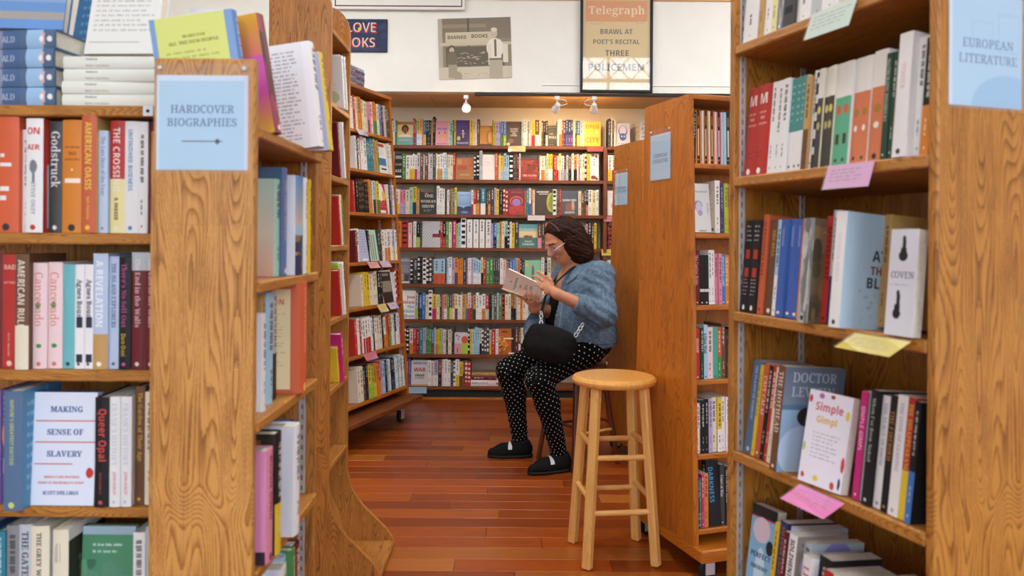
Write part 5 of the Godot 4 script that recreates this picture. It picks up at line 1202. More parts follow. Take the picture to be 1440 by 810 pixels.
# ------------------------------------------------------------------ the room
func make_room() -> void:
	var st: SurfaceTool
	# floor: a dark bed with the boards laid on it
	st = mb()
	box(st, Vector3(0.6, -0.06, -1.8), Vector3(7.2, 0.08, 10.2), 0, 0.0)
	var bed := struct("floor", st, M.joint)
	var w := 0.118
	var z := -6.42
	var r := 0
	while z < 3.2:
		var x := -3.0 - rng.randf() * 0.9
		var seen_row := z < -2.3
		while x < 4.2:
			var L := rng.randf_range(0.55, 1.5) if seen_row else 2.4
			var x0 := maxf(x, -3.0)
			var x1 := minf(x + L, 4.2)
			if x1 - x0 > 0.05 and (seen_row and x1 > -1.6 and x0 < 1.5 or not seen_row):
				var k := rng.randi_range(0, 4)
				if seen_row and rng.randf() < 0.09:
					k = rng.randi_range(5, 6)
				boxed("plank", Vector3((x0 + x1) / 2, -0.01, z + w / 2), Vector3(x1 - x0 - 0.0016, 0.02, w - 0.0016), M.planks[k], bed, 0, 0.0012)
			elif x1 - x0 > 0.05:
				boxed("plank", Vector3((x0 + x1) / 2, -0.01, z + w / 2), Vector3(x1 - x0 - 0.0016, 0.02, w - 0.0016), M.planks[r % 5], bed, 0, 0.0)
			x += L
		z += w
		r += 1
	# back wall, the projecting upper wall and the boarded underside between them
	st = mb()
	box(st, Vector3(0.6, 1.25, -6.72), Vector3(7.2, 2.5, 0.12), 1, 0.0)
	struct("wall_back", st, M.wall_low)
	st = mb()
	box(st, Vector3(0.6, 3.83, -6.02), Vector3(7.2, 2.86, 0.1), 1, 0.0)
	struct("wall_upper", st, M.wall)
	st = mb()
	for k in 6:
		box(st, Vector3(-2.4 + k * 1.2, 2.405, -6.36), Vector3(1.196, 0.022, 0.6), 0, 0.002)
	var sf := struct("trim_1", st, M.soffit)
	sf.name = "trim_1"
	st = mb()
	box(st, Vector3(0.6, 2.44, -6.36), Vector3(7.2, 0.04, 0.6), 1, 0.0)
	struct("trim_4", st, M.wall_low)
	st = mb()
	box(st, Vector3(0.6, 3.1, -5.962), Vector3(7.2, 0.02, 0.016), 0, 0.003)
	struct("trim_2", st, M.soffit)
	st = mb()
	box(st, Vector3(1.35, 2.455, -5.966), Vector3(2.2, 0.008, 0.008), 0, 0.002)
	struct("trim_3", st, M.wall)
	st = mb()
	box(st, Vector3(-3.06, 2.6, -1.8), Vector3(0.12, 5.3, 10.0), 1, 0.0)
	struct("wall_left", st, M.wall)
	st = mb()
	box(st, Vector3(4.26, 2.6, -1.8), Vector3(0.12, 5.3, 10.0), 1, 0.0)
	struct("wall_right", st, M.wall)
	st = mb()
	box(st, Vector3(0.6, 5.31, -1.8), Vector3(7.4, 0.12, 10.2), 1, 0.0)
	struct("ceiling", st, M.wall)
	# unseen street front behind the camera: tall windows placed for daylight and glass reflections
	var zf := 3.14
	st = mb()
	box(st, Vector3(0.6, 0.3, zf), Vector3(7.2, 0.6, 0.16), 1, 0.0)
	box(st, Vector3(0.6, 5.05, zf), Vector3(7.2, 0.5, 0.16), 1, 0.0)
	for x in [[-3.0, -1.9], [-0.2, 1.0], [3.6, 4.2]]:
		box(st, Vector3((x[0] + x[1]) / 2, 2.7, zf), Vector3(x[1] - x[0], 4.2, 0.16), 1, 0.0)
	struct("wall_front", st, M.wall)
	var k := 1
	for x in [[-1.9, -0.2], [1.0, 3.6]]:
		st = mb()
		var cx: float = (x[0] + x[1]) / 2
		var ww: float = x[1] - x[0]
		for y in [0.63, 2.6, 4.3, 4.77]:
			box(st, Vector3(cx, y, zf), Vector3(ww, 0.06, 0.08), 0, 0.004)
		for q in 4:
			box(st, Vector3(x[0] + 0.03 + (ww - 0.06) * q / 3.0, 2.7, zf), Vector3(0.05, 4.2, 0.08), 1, 0.004)
		var cells := int(ww / 0.42)
		for q in cells:   # lattice in the transom
			var a := Vector3(x[0] + ww * q / cells, 4.3, zf)
			for s in [0, 1]:
				var p := a + Vector3(0, 0.47 * s, 0)
				var e := a + Vector3(ww / cells, 0.47 * (1 - s), 0)
				tube(st, [p, e], [0.014], 6)
		var win := struct("window_%d" % k, st, M.white)
		st = mb()
		box(st, Vector3(cx, 2.7, zf + 0.01), Vector3(ww, 4.2, 0.006), 1, 0.0)
		obj("pane", st, M.glass, win)
		k += 1

func make_lamps() -> void:
	# unseen ceiling lamps, out of view, placed to light the room: white enamel troughs
	for p in LAMPS:
		var o := thing("unseen_ceiling_lamp", "unseen long white ceiling lamp on two rods above " + ["the street end of the aisle", "the bar stool", "the slanted corner case", "the oak literature case", "the reader"][LAMPS.find(p)], "lamp", Transform3D(Basis(), p), "unseen ceiling lamps")
		boxed("housing", Vector3(0, 0.04, 0), Vector3(0.34, 0.06, 1.3), M.white, o, 2, 0.01)
		var st := mb()
		box(st, Vector3(0, 0.002, 0), Vector3(0.3, 0.012, 1.26), 1, 0.002)
		obj("diffuser", st, M.lit, o)
		for s in [-1, 1]:
			st = mb()
			tube(st, [Vector3(0, 0.07, 0.5 * s), Vector3(0, 5.25 - p.y, 0.5 * s)], [0.006], 6)
			obj("rod", st, M.steel, o)
		var l := AreaLight3D.new()
		l.name = "unseen_lamp_glow"
		l.area_size = Vector2(0.3, 1.26)
		l.area_normalize_energy = true
		l.light_energy = LAMP_POWER[LAMPS.find(p)]
		l.light_color = Color.html("ffffff")
		l.area_range = 14.0
		l.shadow_enabled = true
		add_child(l, true)
		l.position = p + Vector3(0, -0.012, 0)
		l.rotation_degrees.x = -90
	# the track below the upper wall with three spotlights
	var tr := thing("light_track", "black lighting track along the underside of the upper wall", "track", Transform3D(Basis(), Vector3(0.7, 2.392, -5.985)))
	boxed("rail", Vector3(0.3, -0.008, 0), Vector3(2.5, 0.018, 0.034), M.black, tr, 0, 0.002)
	boxed("feed_box", Vector3(-0.93, -0.008, 0), Vector3(0.05, 0.022, 0.04), M.black, tr, 0, 0.002)
	for q in [[654.0, 0.9, -1.0, 0], [782.0, -0.25, -0.5, 1], [834.0, 0.25, 0.1, 2]]:
		var at := Vector3((q[0] - 714.0) / 1120.0 * 5.985, 2.374, -5.985)
		var o := thing("spotlight", ["white track spotlight facing forward", "white track spotlight with a cable loop bent towards the shelves, middle of three", "white track spotlight with a cable loop near the framed poster"][q[3]], "spotlight", Transform3D(Basis(), at), "track spotlights")
		boxed("adapter", Vector3(0, -0.012, 0), Vector3(0.038, 0.03, 0.03), M.white, o, 1, 0.004)
		var st := mb()
		tube(st, [Vector3(0, -0.02, 0), Vector3(0, -0.065, 0)], [0.006], 8)
		obj("stem", st, M.white, o)
		var aim := Vector3(q[2] * 0.5, -0.5, -0.8).normalized() if q[3] > 0 else Vector3(0.1, -0.5, 0.75).normalized()
		var B := frame_at(Vector3.ZERO, aim)
		var hd := Vector3(0, -0.075, 0)
		st = mb()
		lathe(st, [Vector2(0.0, -0.03), Vector2(0.014, -0.03), Vector2(0.02, -0.02), Vector2(0.022, 0.0), Vector2(0.032, 0.035), Vector2(0.032, 0.05), Vector2(0.028, 0.05), Vector2(0.024, 0.035)], 18, Transform3D(Basis(B.x, B.z, -B.y), hd))
		var head := obj("head", st, M.white, o)
		st = mb()
		lathe(st, [Vector2(0.0, 0.042), Vector2(0.025, 0.042), Vector2(0.025, 0.038), Vector2(0.0, 0.038)], 16, Transform3D(Basis(B.x, B.z, -B.y), hd))
		obj("bulb_face", st, M.spotlit, head)
		if q[3] > 0:
			var s: float = 1.0 if q[3] == 1 else -1.0
			st = mb()
			tube(st, [Vector3(0, -0.03, 0), Vector3(0.04 * s, -0.022, 0), Vector3(0.07 * s, -0.035, 0), Vector3(0.075 * s, -0.055, 0), Vector3(0.05 * s, -0.065, 0), Vector3(0.015 * s, -0.07, 0)], [0.004], 6)
			obj("cable", st, M.white, o)
		var l := SpotLight3D.new()
		l.name = "spot_glow"
		l.light_energy = SPOT_POWER
		l.light_color = Color.html("ffd9a0")
		l.light_size = 0.025
		l.spot_range = 12.0
		l.spot_angle = 62.0
		l.spot_attenuation = 2.0
		l.shadow_enabled = true
		add_child(l, true)
		l.global_transform = Transform3D(Basis.looking_at(aim, Vector3.UP), at + hd + aim * 0.056)
		# unseen warm omni light in front of each head, placed to brighten the soffit
		var soffit_glow := OmniLight3D.new()
		soffit_glow.name = "unseen_soffit_glow"
		soffit_glow.light_energy = SOFFIT_GLOW_POWER
		soffit_glow.light_color = Color.html("ffc884")
		soffit_glow.light_size = 0.02
		soffit_glow.omni_range = 12.0
		soffit_glow.omni_attenuation = 2.0
		soffit_glow.shadow_enabled = true
		add_child(soffit_glow, true)
		soffit_glow.position = at + hd + aim * 0.075

func make_pictures() -> void:
	var zw := -5.968
	var S := 1120.0 / 5.97
	var at := func(px: float, py: float, z: float) -> Vector3: return Vector3((px - 714.0) / S, 1.3 + (336.0 - py) / S, z)
	# street sign
	var o := thing("street_sign", "white street sign with black border and capitals high on the cream wall", "sign", Transform3D(Basis(), at.call(559.0, -8.0, zw + 0.03)))
	boxed("plate", Vector3(0, 0, 0), Vector3(0.99, 0.26, 0.012), M.white, o, 0, 0.004)
	sheet("lettering", 0.97, 0.24, [["r", .012, .05, .976, .9, "24262c"], ["r", .02, .085, .96, .83, "eceae4"], ["t", "VIA FERLINGHETTI", .05, .2, .9, .6, "26282e", "d"]], "eceae4", 600, o, Transform3D(Basis(), Vector3(0, 0, 0.0075)), 0.001, 0.4)
	for s in [-1, 1]:
		boxed("bracket", Vector3(0.3 * s, 0, -0.015), Vector3(0.03, 0.2, 0.018), M.steel, o, 1, 0.001)
	# painted canvas
	o = thing("painting", "small dark blue painting of rough red and white lettering about loving books", "painting", Transform3D(Basis(), at.call(499.5, 52.0, zw + 0.012)))
	boxed("canvas", Vector3(0, 0, -0.006), Vector3(0.465, 0.246, 0.018), M.toe, o, 0, 0.003)
	sheet("paint", 0.46, 0.242, [["n", 0, 0, 1, 1, "26304e", "3c4a6c", 40, .2], ["t", "I LOVE", .06, .08, .9, .4, "c8402c", "D"], ["t", "I LOVE", .07, .06, .9, .38, "e8dcd8", "d"], ["t", "BOOKS", .04, .54, .86, .4, "c8402c", "D"], ["t", "BOOKS", .05, .52, .86, .38, "e8dcd8", "d"], ["c", .56, .3, .03, .05, "e8c44a"]], "2c3656", 500, o, Transform3D(Basis(), Vector3(0, 0, 0.0045)), 0.001)
	# sepia photograph
	o = thing("photograph", "sepia photograph of two men outside a BANNED BOOKS shop window", "photograph", Transform3D(Basis(Vector3.BACK, 0.035), at.call(666.0, 68.5, zw + 0.004)))
	sheet("print", 0.545, 0.455, [["r", 0, 0, 1, .34, "7f7460"], ["r", 0, 0, .06, 1, "b4ab96"], ["r", .06, .1, .6, .06, "93886f"], ["r", .4, 0, .03, 1, "5f5644"], ["r", .1, .23, .68, .17, "cabfa4"], ["t", "BANNED", .12, .25, .28, .12, "5a523f", "D"], ["t", "BOOKS", .45, .24, .24, .12, "5a523f", "D"], ["r", .02, .4, .98, .05, "c4baa2"], ["r", .1, .47, .8, .32, "5f5745"], ["n", .12, .56, .66, .2, "a89e88", "d8d0bc", 44, .04], ["r", .0, .8, 1, .2, "c9c0aa"], ["n", .28, .84, .5, .12, "8a806a", "e4dcc8", 18, .07],
		["c", .185, .49, .045, .05, "4a4334"], ["c", .185, .52, .035, .05, "bfb296"], ["r", .13, .57, .11, .24, "6e664f"], ["c", .185, .68, .07, .14, "6e664f"], ["r", .13, .76, .12, .22, "a0967e"], ["c", .26, .95, .06, .08, "a0967e"],
		["c", .77, .26, .045, .075, "c4b698"], ["c", .77, .2, .045, .035, "d8ceb8"], ["r", .7, .37, .16, .32, "e4dece"], ["c", .78, .5, .12, .16, "e4dece"], ["r", .88, .44, .07, .3, "dcd4c2"], ["r", .68, .44, .05, .34, "dcd4c2"], ["r", .765, .36, .03, .28, "6a6250"], ["r", .69, .7, .18, .3, "b0a78f"], ["r", .69, .67, .18, .03, "6a6250"]], "8a7f69", 620, o, Transform3D(), 0.002, 0.5)
	# framed poster behind glass
	o = thing("framed_poster", "tall thin black frame with a tan newspaper placard behind glass", "poster", Transform3D(Basis(), at.call(864.5, 61.0, zw + 0.012)))
	sheet("placard", 0.5, 0.71, [["r", .04, .05, .92, .22, "e0995a"], ["t", "Telegraph", .07, .08, .86, .16, "f2e4c4", "S"], ["l", 1, .1, .29, .2, .02, "a88a5c"], ["l", 1, .78, .28, .16, .02, "a88a5c"], ["t", "BRAWL AT", .2, .34, .6, .07, "5a5038", "D"], ["t", "POET'S RECITAL", .06, .45, .88, .065, "5a5038", "D"], ["t", "THREE", .26, .56, .5, .08, "5a5038", "D"], ["t", "POLICEMEN", .06, .7, .88, .1, "5a5038", "D"]], "e0c890", 700, o, Transform3D(Basis(), Vector3(0, 0, 0.003)))
	for s in [-1, 1]:
		boxed("frame_rail", Vector3(0, s * 0.358, 0.006), Vector3(0.54, 0.018, 0.03), M.black, o, 0, 0.002)
		boxed("frame_stile", Vector3(s * 0.261, 0, 0.006), Vector3(0.018, 0.7, 0.03), M.black, o, 1, 0.002)
	boxed("glass", Vector3(0, 0, 0.012), Vector3(0.504, 0.7, 0.002), M.glass, o, 1, 0.0)
	boxed("backing", Vector3(0, 0, -0.004), Vector3(0.52, 0.71, 0.006), M.toe, o, 1, 0.0)

# ------------------------------------------------------------------ stools
func leg_tube(parent: Node3D, called: String, a: Vector3, b: Vector3, r0: float, r1: float, m: Material, seg := 10) -> void:
	var st := mb()
	tube(st, [a, a.lerp(b, 0.5), b], [r0, (r0 + r1) / 2, r1], seg)
	obj(called, st, m, parent)

func square_leg(parent: Node3D, a: Vector3, b: Vector3, w: float, m: Material) -> void:
	var L := (b - a).length()
	var B := Basis(Vector3.RIGHT, 0)
	var y := (a - b).normalized()
	var x := y.cross(Vector3(0, 0, 1)).normalized()
	# turned so that its faces follow the splay
	var rad := Vector3(a.x + b.x, 0, a.z + b.z).normalized()
	var zz := (rad - y * rad.dot(y)).normalized()
	x = y.cross(zz).normalized()
	B = Basis(x, y, zz)
	var st := mb()
	box(st, Vector3(0, 0, 0), Vector3(w, L, w * 0.9), 1, 0.006, Transform3D(B, (a + b) / 2))
	obj("leg", st, m, parent)

func make_bar_stool() -> void:
	var o := thing("bar_stool", "pale varnished wooden bar stool with a round seat and double rungs", "stool", yaw(7.0, Vector3(0.443, 0, -3.29)))
	var st := mb()
	lathe(st, [Vector2(0.0, 0.743), Vector2(0.1, 0.743), Vector2(0.155, 0.741), Vector2(0.167, 0.737), Vector2(0.1735, 0.728), Vector2(0.1735, 0.72), Vector2(0.168, 0.71), Vector2(0.155, 0.706), Vector2(0.0, 0.706)], 48)
	obj("seat", st, M.pine_seat, o)
	var top := 0.098
	var bot := 0.14
	var P := func(sx: float, sz: float, y: float) -> Vector3:
		var k := lerpf(bot, top, y / 0.706)
		return Vector3(sx * k, y, sz * k)
	for s in [[-1, 1], [1, 1], [1, -1], [-1, -1]]:
		square_leg(o, P.call(s[0], s[1], 0.706), P.call(s[0], s[1], 0.002), 0.038, M.pine)
	var heights := [[0.20, 0.425], [0.165, 0.40], [0.20, 0.425], [0.165, 0.40]]
	var cs := [[-1, -1], [1, -1], [1, 1], [-1, 1]]
	for i in 4:
		var a: Array = cs[i]
		var b: Array = cs[(i + 1) % 4]
		var hs: Array = [[0.235, 0.45], [0.265, 0.475], [0.215, 0.43], [0.265, 0.475]][i]
		for y in hs:
			leg_tube(o, "rung", P.call(a[0], a[1], y), P.call(b[0], b[1], y), 0.0115, 0.0115, M.pine)

func make_reader_stool() -> void:
	var o := thing("reading_stool", "dark brown wooden stool under the reading woman", "stool", yaw(35.0, Vector3(0.42, 0, -4.67)))
	var st := mb()
	lathe(st, [Vector2(0.0, 0.575), Vector2(0.14, 0.575), Vector2(0.165, 0.569), Vector2(0.17, 0.56), Vector2(0.165, 0.547), Vector2(0.0, 0.543)], 32)
	obj("seat", st, M.walnut, o)
	for s in [[-1, 1], [1, 1], [1, -1], [-1, -1]]:
		leg_tube(o, "leg", Vector3(s[0] * 0.1, 0.545, s[1] * 0.1), Vector3(s[0] * 0.165, 0.0, s[1] * 0.165), 0.017, 0.015, M.walnut)
	for q in [[-1, 1, 1, 1, 0.2, 0], [1, 1, 1, -1, 0.24, 1], [1, -1, -1, -1, 0.2, 1], [-1, -1, -1, 1, 0.24, 1], [-1, 1, 1, 1, 0.42, 1], [1, 1, 1, -1, 0.45, 1]]:
		var k := lerpf(0.165, 0.1, q[4] / 0.57)
		leg_tube(o, "rung", Vector3(q[0] * k, q[4], q[1] * k), Vector3(q[2] * k, q[4], q[3] * k), 0.009, 0.009, M.pine if q[5] == 0 else M.walnut)

# ------------------------------------------------------------------ smooth bodies: rounded bones joined in a field, meshed as surface nets
const RO := Vector3(0.3, 0.0, -4.6)      # where the reader's own origin stands

func P(x: float, y: float, depth: float) -> Vector3:
	return Vector3(x - RO.x, y, -depth - RO.z)

func cap(a: Vector3, b: Vector3, ra: float, rb: float, k := 0.02) -> Array:
	return [0, a, b, ra, rb, k, (a + b) * 0.5, (a - b).length() * 0.5 + maxf(ra, rb)]

func ell(c: Vector3, r: Vector3, B := Basis(), k := 0.03) -> Array:
	return [1, c, r, B.inverse(), 0.0, k, c, maxf(r.x, maxf(r.y, r.z))]

func field(p: Vector3, prims: Array) -> float:
	var d := 1.0
	for q in prims:
		var k: float = q[5]
		if p.distance_to(q[6]) - q[7] > d + k:
			continue
		var e := 0.0
		if q[0] == 0:
			var ab: Vector3 = q[2] - q[1]
			var t := clampf((p - q[1]).dot(ab) / maxf(ab.length_squared(), 1e-9), 0.0, 1.0)
			e = (p - q[1] - ab * t).length() - lerpf(q[3], q[4], t)
		else:
			var l: Vector3 = q[3] * (p - q[1])
			var r: Vector3 = q[2]
			var k0 := (l / r).length()
			var k1 := (l / (r * r)).length()
			e = k0 * (k0 - 1.0) / maxf(k1, 1e-6)
		var h := maxf(k - absf(d - e), 0.0) / k
		d = minf(d, e) - h * h * k * 0.25
	return d

func nets(f: Callable, prims: Array, lo: Vector3, hi: Vector3, c: float) -> Dictionary:
	var nb := Vector3i(((hi - lo) / (c * 4.0)).ceil())
	var V := PackedVector3Array()
	var I := PackedInt32Array()
	var at := {}
	var SX := 4096
	var SY := 4096 * 4096
	var blocks := []
	for bx in nb.x:
		for by in nb.y:
			for bz in nb.z:
				var o := lo + Vector3(bx, by, bz) * c * 4.0
				var mid := o + Vector3.ONE * c * 2.0
				var sub := []
				for q in prims:
					if mid.distance_to(q[6]) - q[7] < c * 4.0 + 0.06:
						sub.append(q)
				if sub.is_empty() or absf(f.call(mid, sub)) > c * 4.6:
					continue
				var v := PackedFloat32Array()
				v.resize(125)
				var neg := 0
				for i in 5:
					for j in 5:
						for k in 5:
							var d: float = f.call(o + Vector3(i, j, k) * c, sub)
							v[i * 25 + j * 5 + k] = d
							if d < 0.0:
								neg += 1
				if neg == 0 or neg == 125:
					continue
				blocks.append([bx, by, bz, v])
				for i in 4:
					for j in 4:
						for k in 4:
							var sum := Vector3.ZERO
							var n := 0
							var b := i * 25 + j * 5 + k
							var w := [v[b], v[b + 25], v[b + 5], v[b + 30], v[b + 1], v[b + 26], v[b + 6], v[b + 31]]
							for e in EDGES:
								var s: float = w[e[0]]
								var t: float = w[e[1]]
								if (s < 0.0) != (t < 0.0):
									sum += CORNERS[e[0]].lerp(CORNERS[e[1]], s / (s - t))
									n += 1
							if n:
								at[(bx * 4 + i) + (by * 4 + j) * SX + (bz * 4 + k) * SY] = V.size()
								V.append(o + (Vector3(i, j, k) + sum / n) * c)
	for bl in blocks:
		var v: PackedFloat32Array = bl[3]
		for i in 4:
			for j in 4:
				for k in 4:
					var b := i * 25 + j * 5 + k
					var s := v[b] < 0.0
					var id: int = (bl[0] * 4 + i) + (bl[1] * 4 + j) * SX + (bl[2] * 4 + k) * SY
					for ax in 3:
						if (v[b + [25, 5, 1][ax]] < 0.0) == s:
							continue
						var u: int = [SX, SY, 1][ax]
						var w: int = [SY, 1, SX][ax]
						var q := [at.get(id, -1), at.get(id - u, -1), at.get(id - u - w, -1), at.get(id - w, -1)]
						if q.min() < 0:
							continue
						if s:
							I.append_array([q[0], q[2], q[1], q[0], q[3], q[2]])
						else:
							I.append_array([q[0], q[1], q[2], q[0], q[2], q[3]])
	var N := PackedVector3Array()
	N.resize(V.size())
	for t in range(0, I.size(), 3):
		var n := (V[I[t + 2]] - V[I[t]]).cross(V[I[t + 1]] - V[I[t]])
		for e in 3:
			N[I[t + e]] += n
	for n in N.size():
		N[n] = N[n].normalized()
	return {"V": V, "N": N, "I": I}

const CORNERS: Array[Vector3] = [Vector3(0, 0, 0), Vector3(1, 0, 0), Vector3(0, 1, 0), Vector3(1, 1, 0), Vector3(0, 0, 1), Vector3(1, 0, 1), Vector3(0, 1, 1), Vector3(1, 1, 1)]
const EDGES := [[0, 1], [2, 3], [4, 5], [6, 7], [0, 2], [1, 3], [4, 6], [5, 7], [0, 4], [1, 5], [2, 6], [3, 7]]

func skin_of(g: Dictionary, m: Material, called: String, parent: Node3D, tint = null, uvf = null) -> MeshInstance3D:
	var st := mb()
	var V: PackedVector3Array = g.V
	var N: PackedVector3Array = g.N
	var I: PackedInt32Array = g.I
	for t in range(0, I.size(), 3):
		var uv := []
		if uvf != null:
			uv = uvf.call(V[I[t]], V[I[t + 1]], V[I[t + 2]])
		for e in 3:
			var i := I[t + e]
			if tint != null:
				st.set_color(tint.call(V[i]))
			st.set_normal(N[i])
			st.set_uv(uv[e] if uv else Vector2.ZERO)
			st.add_vertex(V[i])
	return obj(called, st, m, parent)

func woven(called: String, a: String, b: String, scale: float, sd: int, rough := 0.9) -> StandardMaterial3D:
	var n := noise_bytes(256, 256, 0.03, sd, Vector2i(256, 256), 4)
	var out := PackedByteArray()
	out.resize(256 * 256 * 3)
	var ca := Color.html(a)
	var cb := Color.html(b)
	for y in 256:
		for x in 256:
			var i := y * 256 + x
			var tw := 0.16 if (x + y) % 4 < 2 else 0.0
			var c := ca.lerp(cb, clampf(n[i] / 255.0 * 1.5 - 0.35 + tw, 0.0, 1.0))
			out[i * 3] = c.r8
			out[i * 3 + 1] = c.g8
			out[i * 3 + 2] = c.b8
	var m := plain(called, "ffffff", rough)
	m.albedo_texture = ImageTexture.create_from_image(Image.create_from_data(256, 256, false, Image.FORMAT_RGB8, out))
	m.uv1_triplanar = true
	m.uv1_scale = Vector3.ONE * scale
	m.metallic_specular = 0.25
	return m

func finger(pr: Array, root: Vector3, dirs: Array, lens: Array, r: float) -> void:
	var p := root
	for i in dirs.size():
		var q: Vector3 = p + (dirs[i] as Vector3).normalized() * lens[i]
		pr.append(cap(p, q, r * (1.0 - 0.08 * i), r * (0.93 - 0.08 * i), 0.004))
		p = q

func make_reader() -> void:
	var o := thing("person", "woman in a denim jacket and dotted black leggings reading on a stool", "person", Transform3D(Basis(), RO))
	var F := Vector3(-0.87, 0, 0.5)
	var Lf := Vector3(0.5, 0, 0.87)
	var TB := Basis(Lf, Vector3.UP, F)             # the trunk's axes: x to her own left, z forward
	var hipN := P(0.435, 0.685, 4.57)
	var hipF := P(0.395, 0.685, 4.80)
	var kneeN := P(0.175, 0.53, 4.38)
	var kneeF := P(0.012, 0.52, 4.72)
	var ankN := P(0.297, 0.10, 4.475)
	var ankF := P(0.082, 0.10, 4.765)
	var chest := P(0.425, 1.0, 4.665)
	var belly := P(0.41, 0.83, 4.67)
	var shN := P(0.525, 1.095, 4.52)
	var shF := P(0.36, 1.085, 4.80)
	var elN := P(0.525, 0.885, 4.40)
	var wrN := P(0.272, 1.0, 4.38)
	var elF := P(0.27, 0.865, 4.70)
	var wrF := P(0.152, 0.905, 4.545)
	# ---- head
	var hf := Vector3(-0.79, -0.5, 0.36).normalized()
	var hx := Vector3.UP.cross(hf).normalized()
	var HB := Basis(hx, hf.cross(hx), hf)
	var hc := P(0.312, 1.292, 4.6)
	var H := func(x: float, y: float, z: float) -> Vector3: return hc + HB * Vector3(x, y, z)
	var skin := []
	skin.append(ell(H.call(0, 0.035, -0.015), Vector3(0.074, 0.084, 0.094), HB))
	skin.append(ell(H.call(0, -0.03, 0.022), Vector3(0.062, 0.08, 0.066), HB, 0.03))
	skin.append(cap(H.call(0, -0.09, 0.052), H.call(0, -0.095, 0.06), 0.026, 0.022, 0.03))
	for s in [-1.0, 1.0]:
		skin.append(cap(H.call(0.052 * s, -0.06, 0.0), H.call(0.02 * s, -0.09, 0.05), 0.026, 0.022, 0.03))
		skin.append(ell(H.call(0.036 * s, -0.028, 0.062), Vector3(0.024, 0.022, 0.02), HB, 0.02))
		skin.append(cap(H.call(0.014 * s, 0.024, 0.084), H.call(0.044 * s, 0.022, 0.066), 0.010, 0.009, 0.016))
		skin.append(cap(H.call(0.013 * s, -0.037, 0.09), H.call(0.012 * s, -0.036, 0.095), 0.0085, 0.0085, 0.006))
		skin.append(ell(H.call(0.03 * s, 0.002, 0.071), Vector3(0.016, 0.011, 0.012), HB, 0.008))
		skin.append(ell(H.call(0.074 * s, -0.005, -0.01), Vector3(0.01, 0.03, 0.018), HB, 0.01))
	skin.append(cap(H.call(0, 0.012, 0.086), H.call(0, -0.033, 0.108), 0.0085, 0.0125, 0.012))
	skin.append(cap(H.call(-0.018, -0.064, 0.08), H.call(0.018, -0.064, 0.08), 0.0075, 0.0075, 0.008))
	skin.append(cap(H.call(-0.014, -0.074, 0.079), H.call(0.014, -0.074, 0.079), 0.0075, 0.0075, 0.008))
	skin.append(ell(H.call(0, -0.1, 0.012), Vector3(0.05, 0.034, 0.045), HB, 0.03))
	# ---- neck, shoulders, arms
	skin.append(cap(H.call(0, -0.07, -0.03), P(0.412, 1.12, 4.655), 0.056, 0.066, 0.05))
	skin.append(ell(chest + F * 0.02 + Vector3.UP * 0.03, Vector3(0.165, 0.13, 0.115), TB, 0.05))
	skin.append(cap(shN, elN, 0.05, 0.043, 0.03))
	skin.append(cap(elN, wrN, 0.043, 0.029, 0.02))
	skin.append(cap(shF, elF, 0.05, 0.043, 0.03))
	skin.append(cap(elF, wrF, 0.043, 0.029, 0.02))
	# ---- near hand: palm to the open page, fingers up and away
	var pn := P(0.222, 1.036, 4.405)
	var dN := (pn - wrN).normalized()
	var wN := Vector3(0.25, 0.75, -0.1)
	wN = (wN - dN * wN.dot(dN)).normalized()
	skin.append(cap(wrN, pn, 0.027, 0.022, 0.015))
	skin.append(cap(pn - wN * 0.022 - dN * 0.015, pn + wN * 0.026 - dN * 0.005, 0.019, 0.017, 0.015))
	skin.append(cap(pn - wN * 0.02 + dN * 0.02, pn + wN * 0.026 + dN * 0.02, 0.0145, 0.0135, 0.012))
	var inward := dN.cross(wN)
	for i in 4:
		var s: float = [0.03, 0.011, -0.008, -0.024][i]
		var ln: float = [0.95, 1.05, 1.0, 0.8][i]
		var spread := wN * ([0.22, 0.08, -0.03, -0.12][i] as float)
		finger(skin, pn + dN * 0.03 + wN * s, [dN + spread, dN + spread * 0.8 + Vector3(0, -0.1 - 0.2 * i, -0.25), dN + Vector3(0, -0.35 - 0.2 * i, -0.4)], [0.036 * ln, 0.026 * ln, 0.02 * ln], 0.0092)
	finger(skin, pn + wN * 0.02 - dN * 0.02, [dN * 0.75 + wN * 0.55 + Vector3(0, 0, 0.3), dN * 0.95 + wN * 0.1 + Vector3(0, 0, -0.1)], [0.036, 0.03], 0.0105)
	# ---- far hand: palm under the spine, fingers closed over the near cover
	var pf := P(0.143, 0.953, 4.505)
	var dF := (pf - wrF).normalized()
	skin.append(cap(wrF, pf, 0.028, 0.026, 0.015))
	skin.append(cap(pf + Vector3(-0.026, 0, 0.0), pf + Vector3(0.032, -0.012, 0.0), 0.02, 0.018, 0.015))
	for i in 4:
		var root := pf + Vector3([-0.036, -0.012, 0.012, 0.034][i], [0.008, 0.004, -0.004, -0.012][i], 0.008)
		var ln: float = [0.95, 1.05, 1.0, 0.82][i]
		finger(skin, root, [Vector3(-0.1, 0.25, 0.95), Vector3(-0.12, 0.85, 0.35), Vector3(-0.1, 0.95, -0.25)], [0.034 * ln, 0.028 * ln, 0.02 * ln], 0.0092)
	finger(skin, pf + Vector3(-0.03, 0.0, -0.015), [Vector3(-0.8, 0.35, -0.3), Vector3(-0.85, 0.5, 0.1)], [0.036, 0.032], 0.0105)
	var M_skin := plain("skin", "ffffff", 0.5)
	M_skin.vertex_color_use_as_albedo = true
	M_skin.metallic_specular = 0.35
	M_skin.subsurf_scatter_enabled = true
	M_skin.subsurf_scatter_strength = 0.12
	var HI := HB.inverse()
	var tone := Color.html("c98f6c").srgb_to_linear()
	var rosy := Color.html("b8705a").srgb_to_linear()
	var lips := Color.html("a8604e").srgb_to_linear()
	var brow := Color.html("4a2c20").srgb_to_linear()
	var nz := FastNoiseLite.new()
	nz.seed = 3
	nz.frequency = 30.0
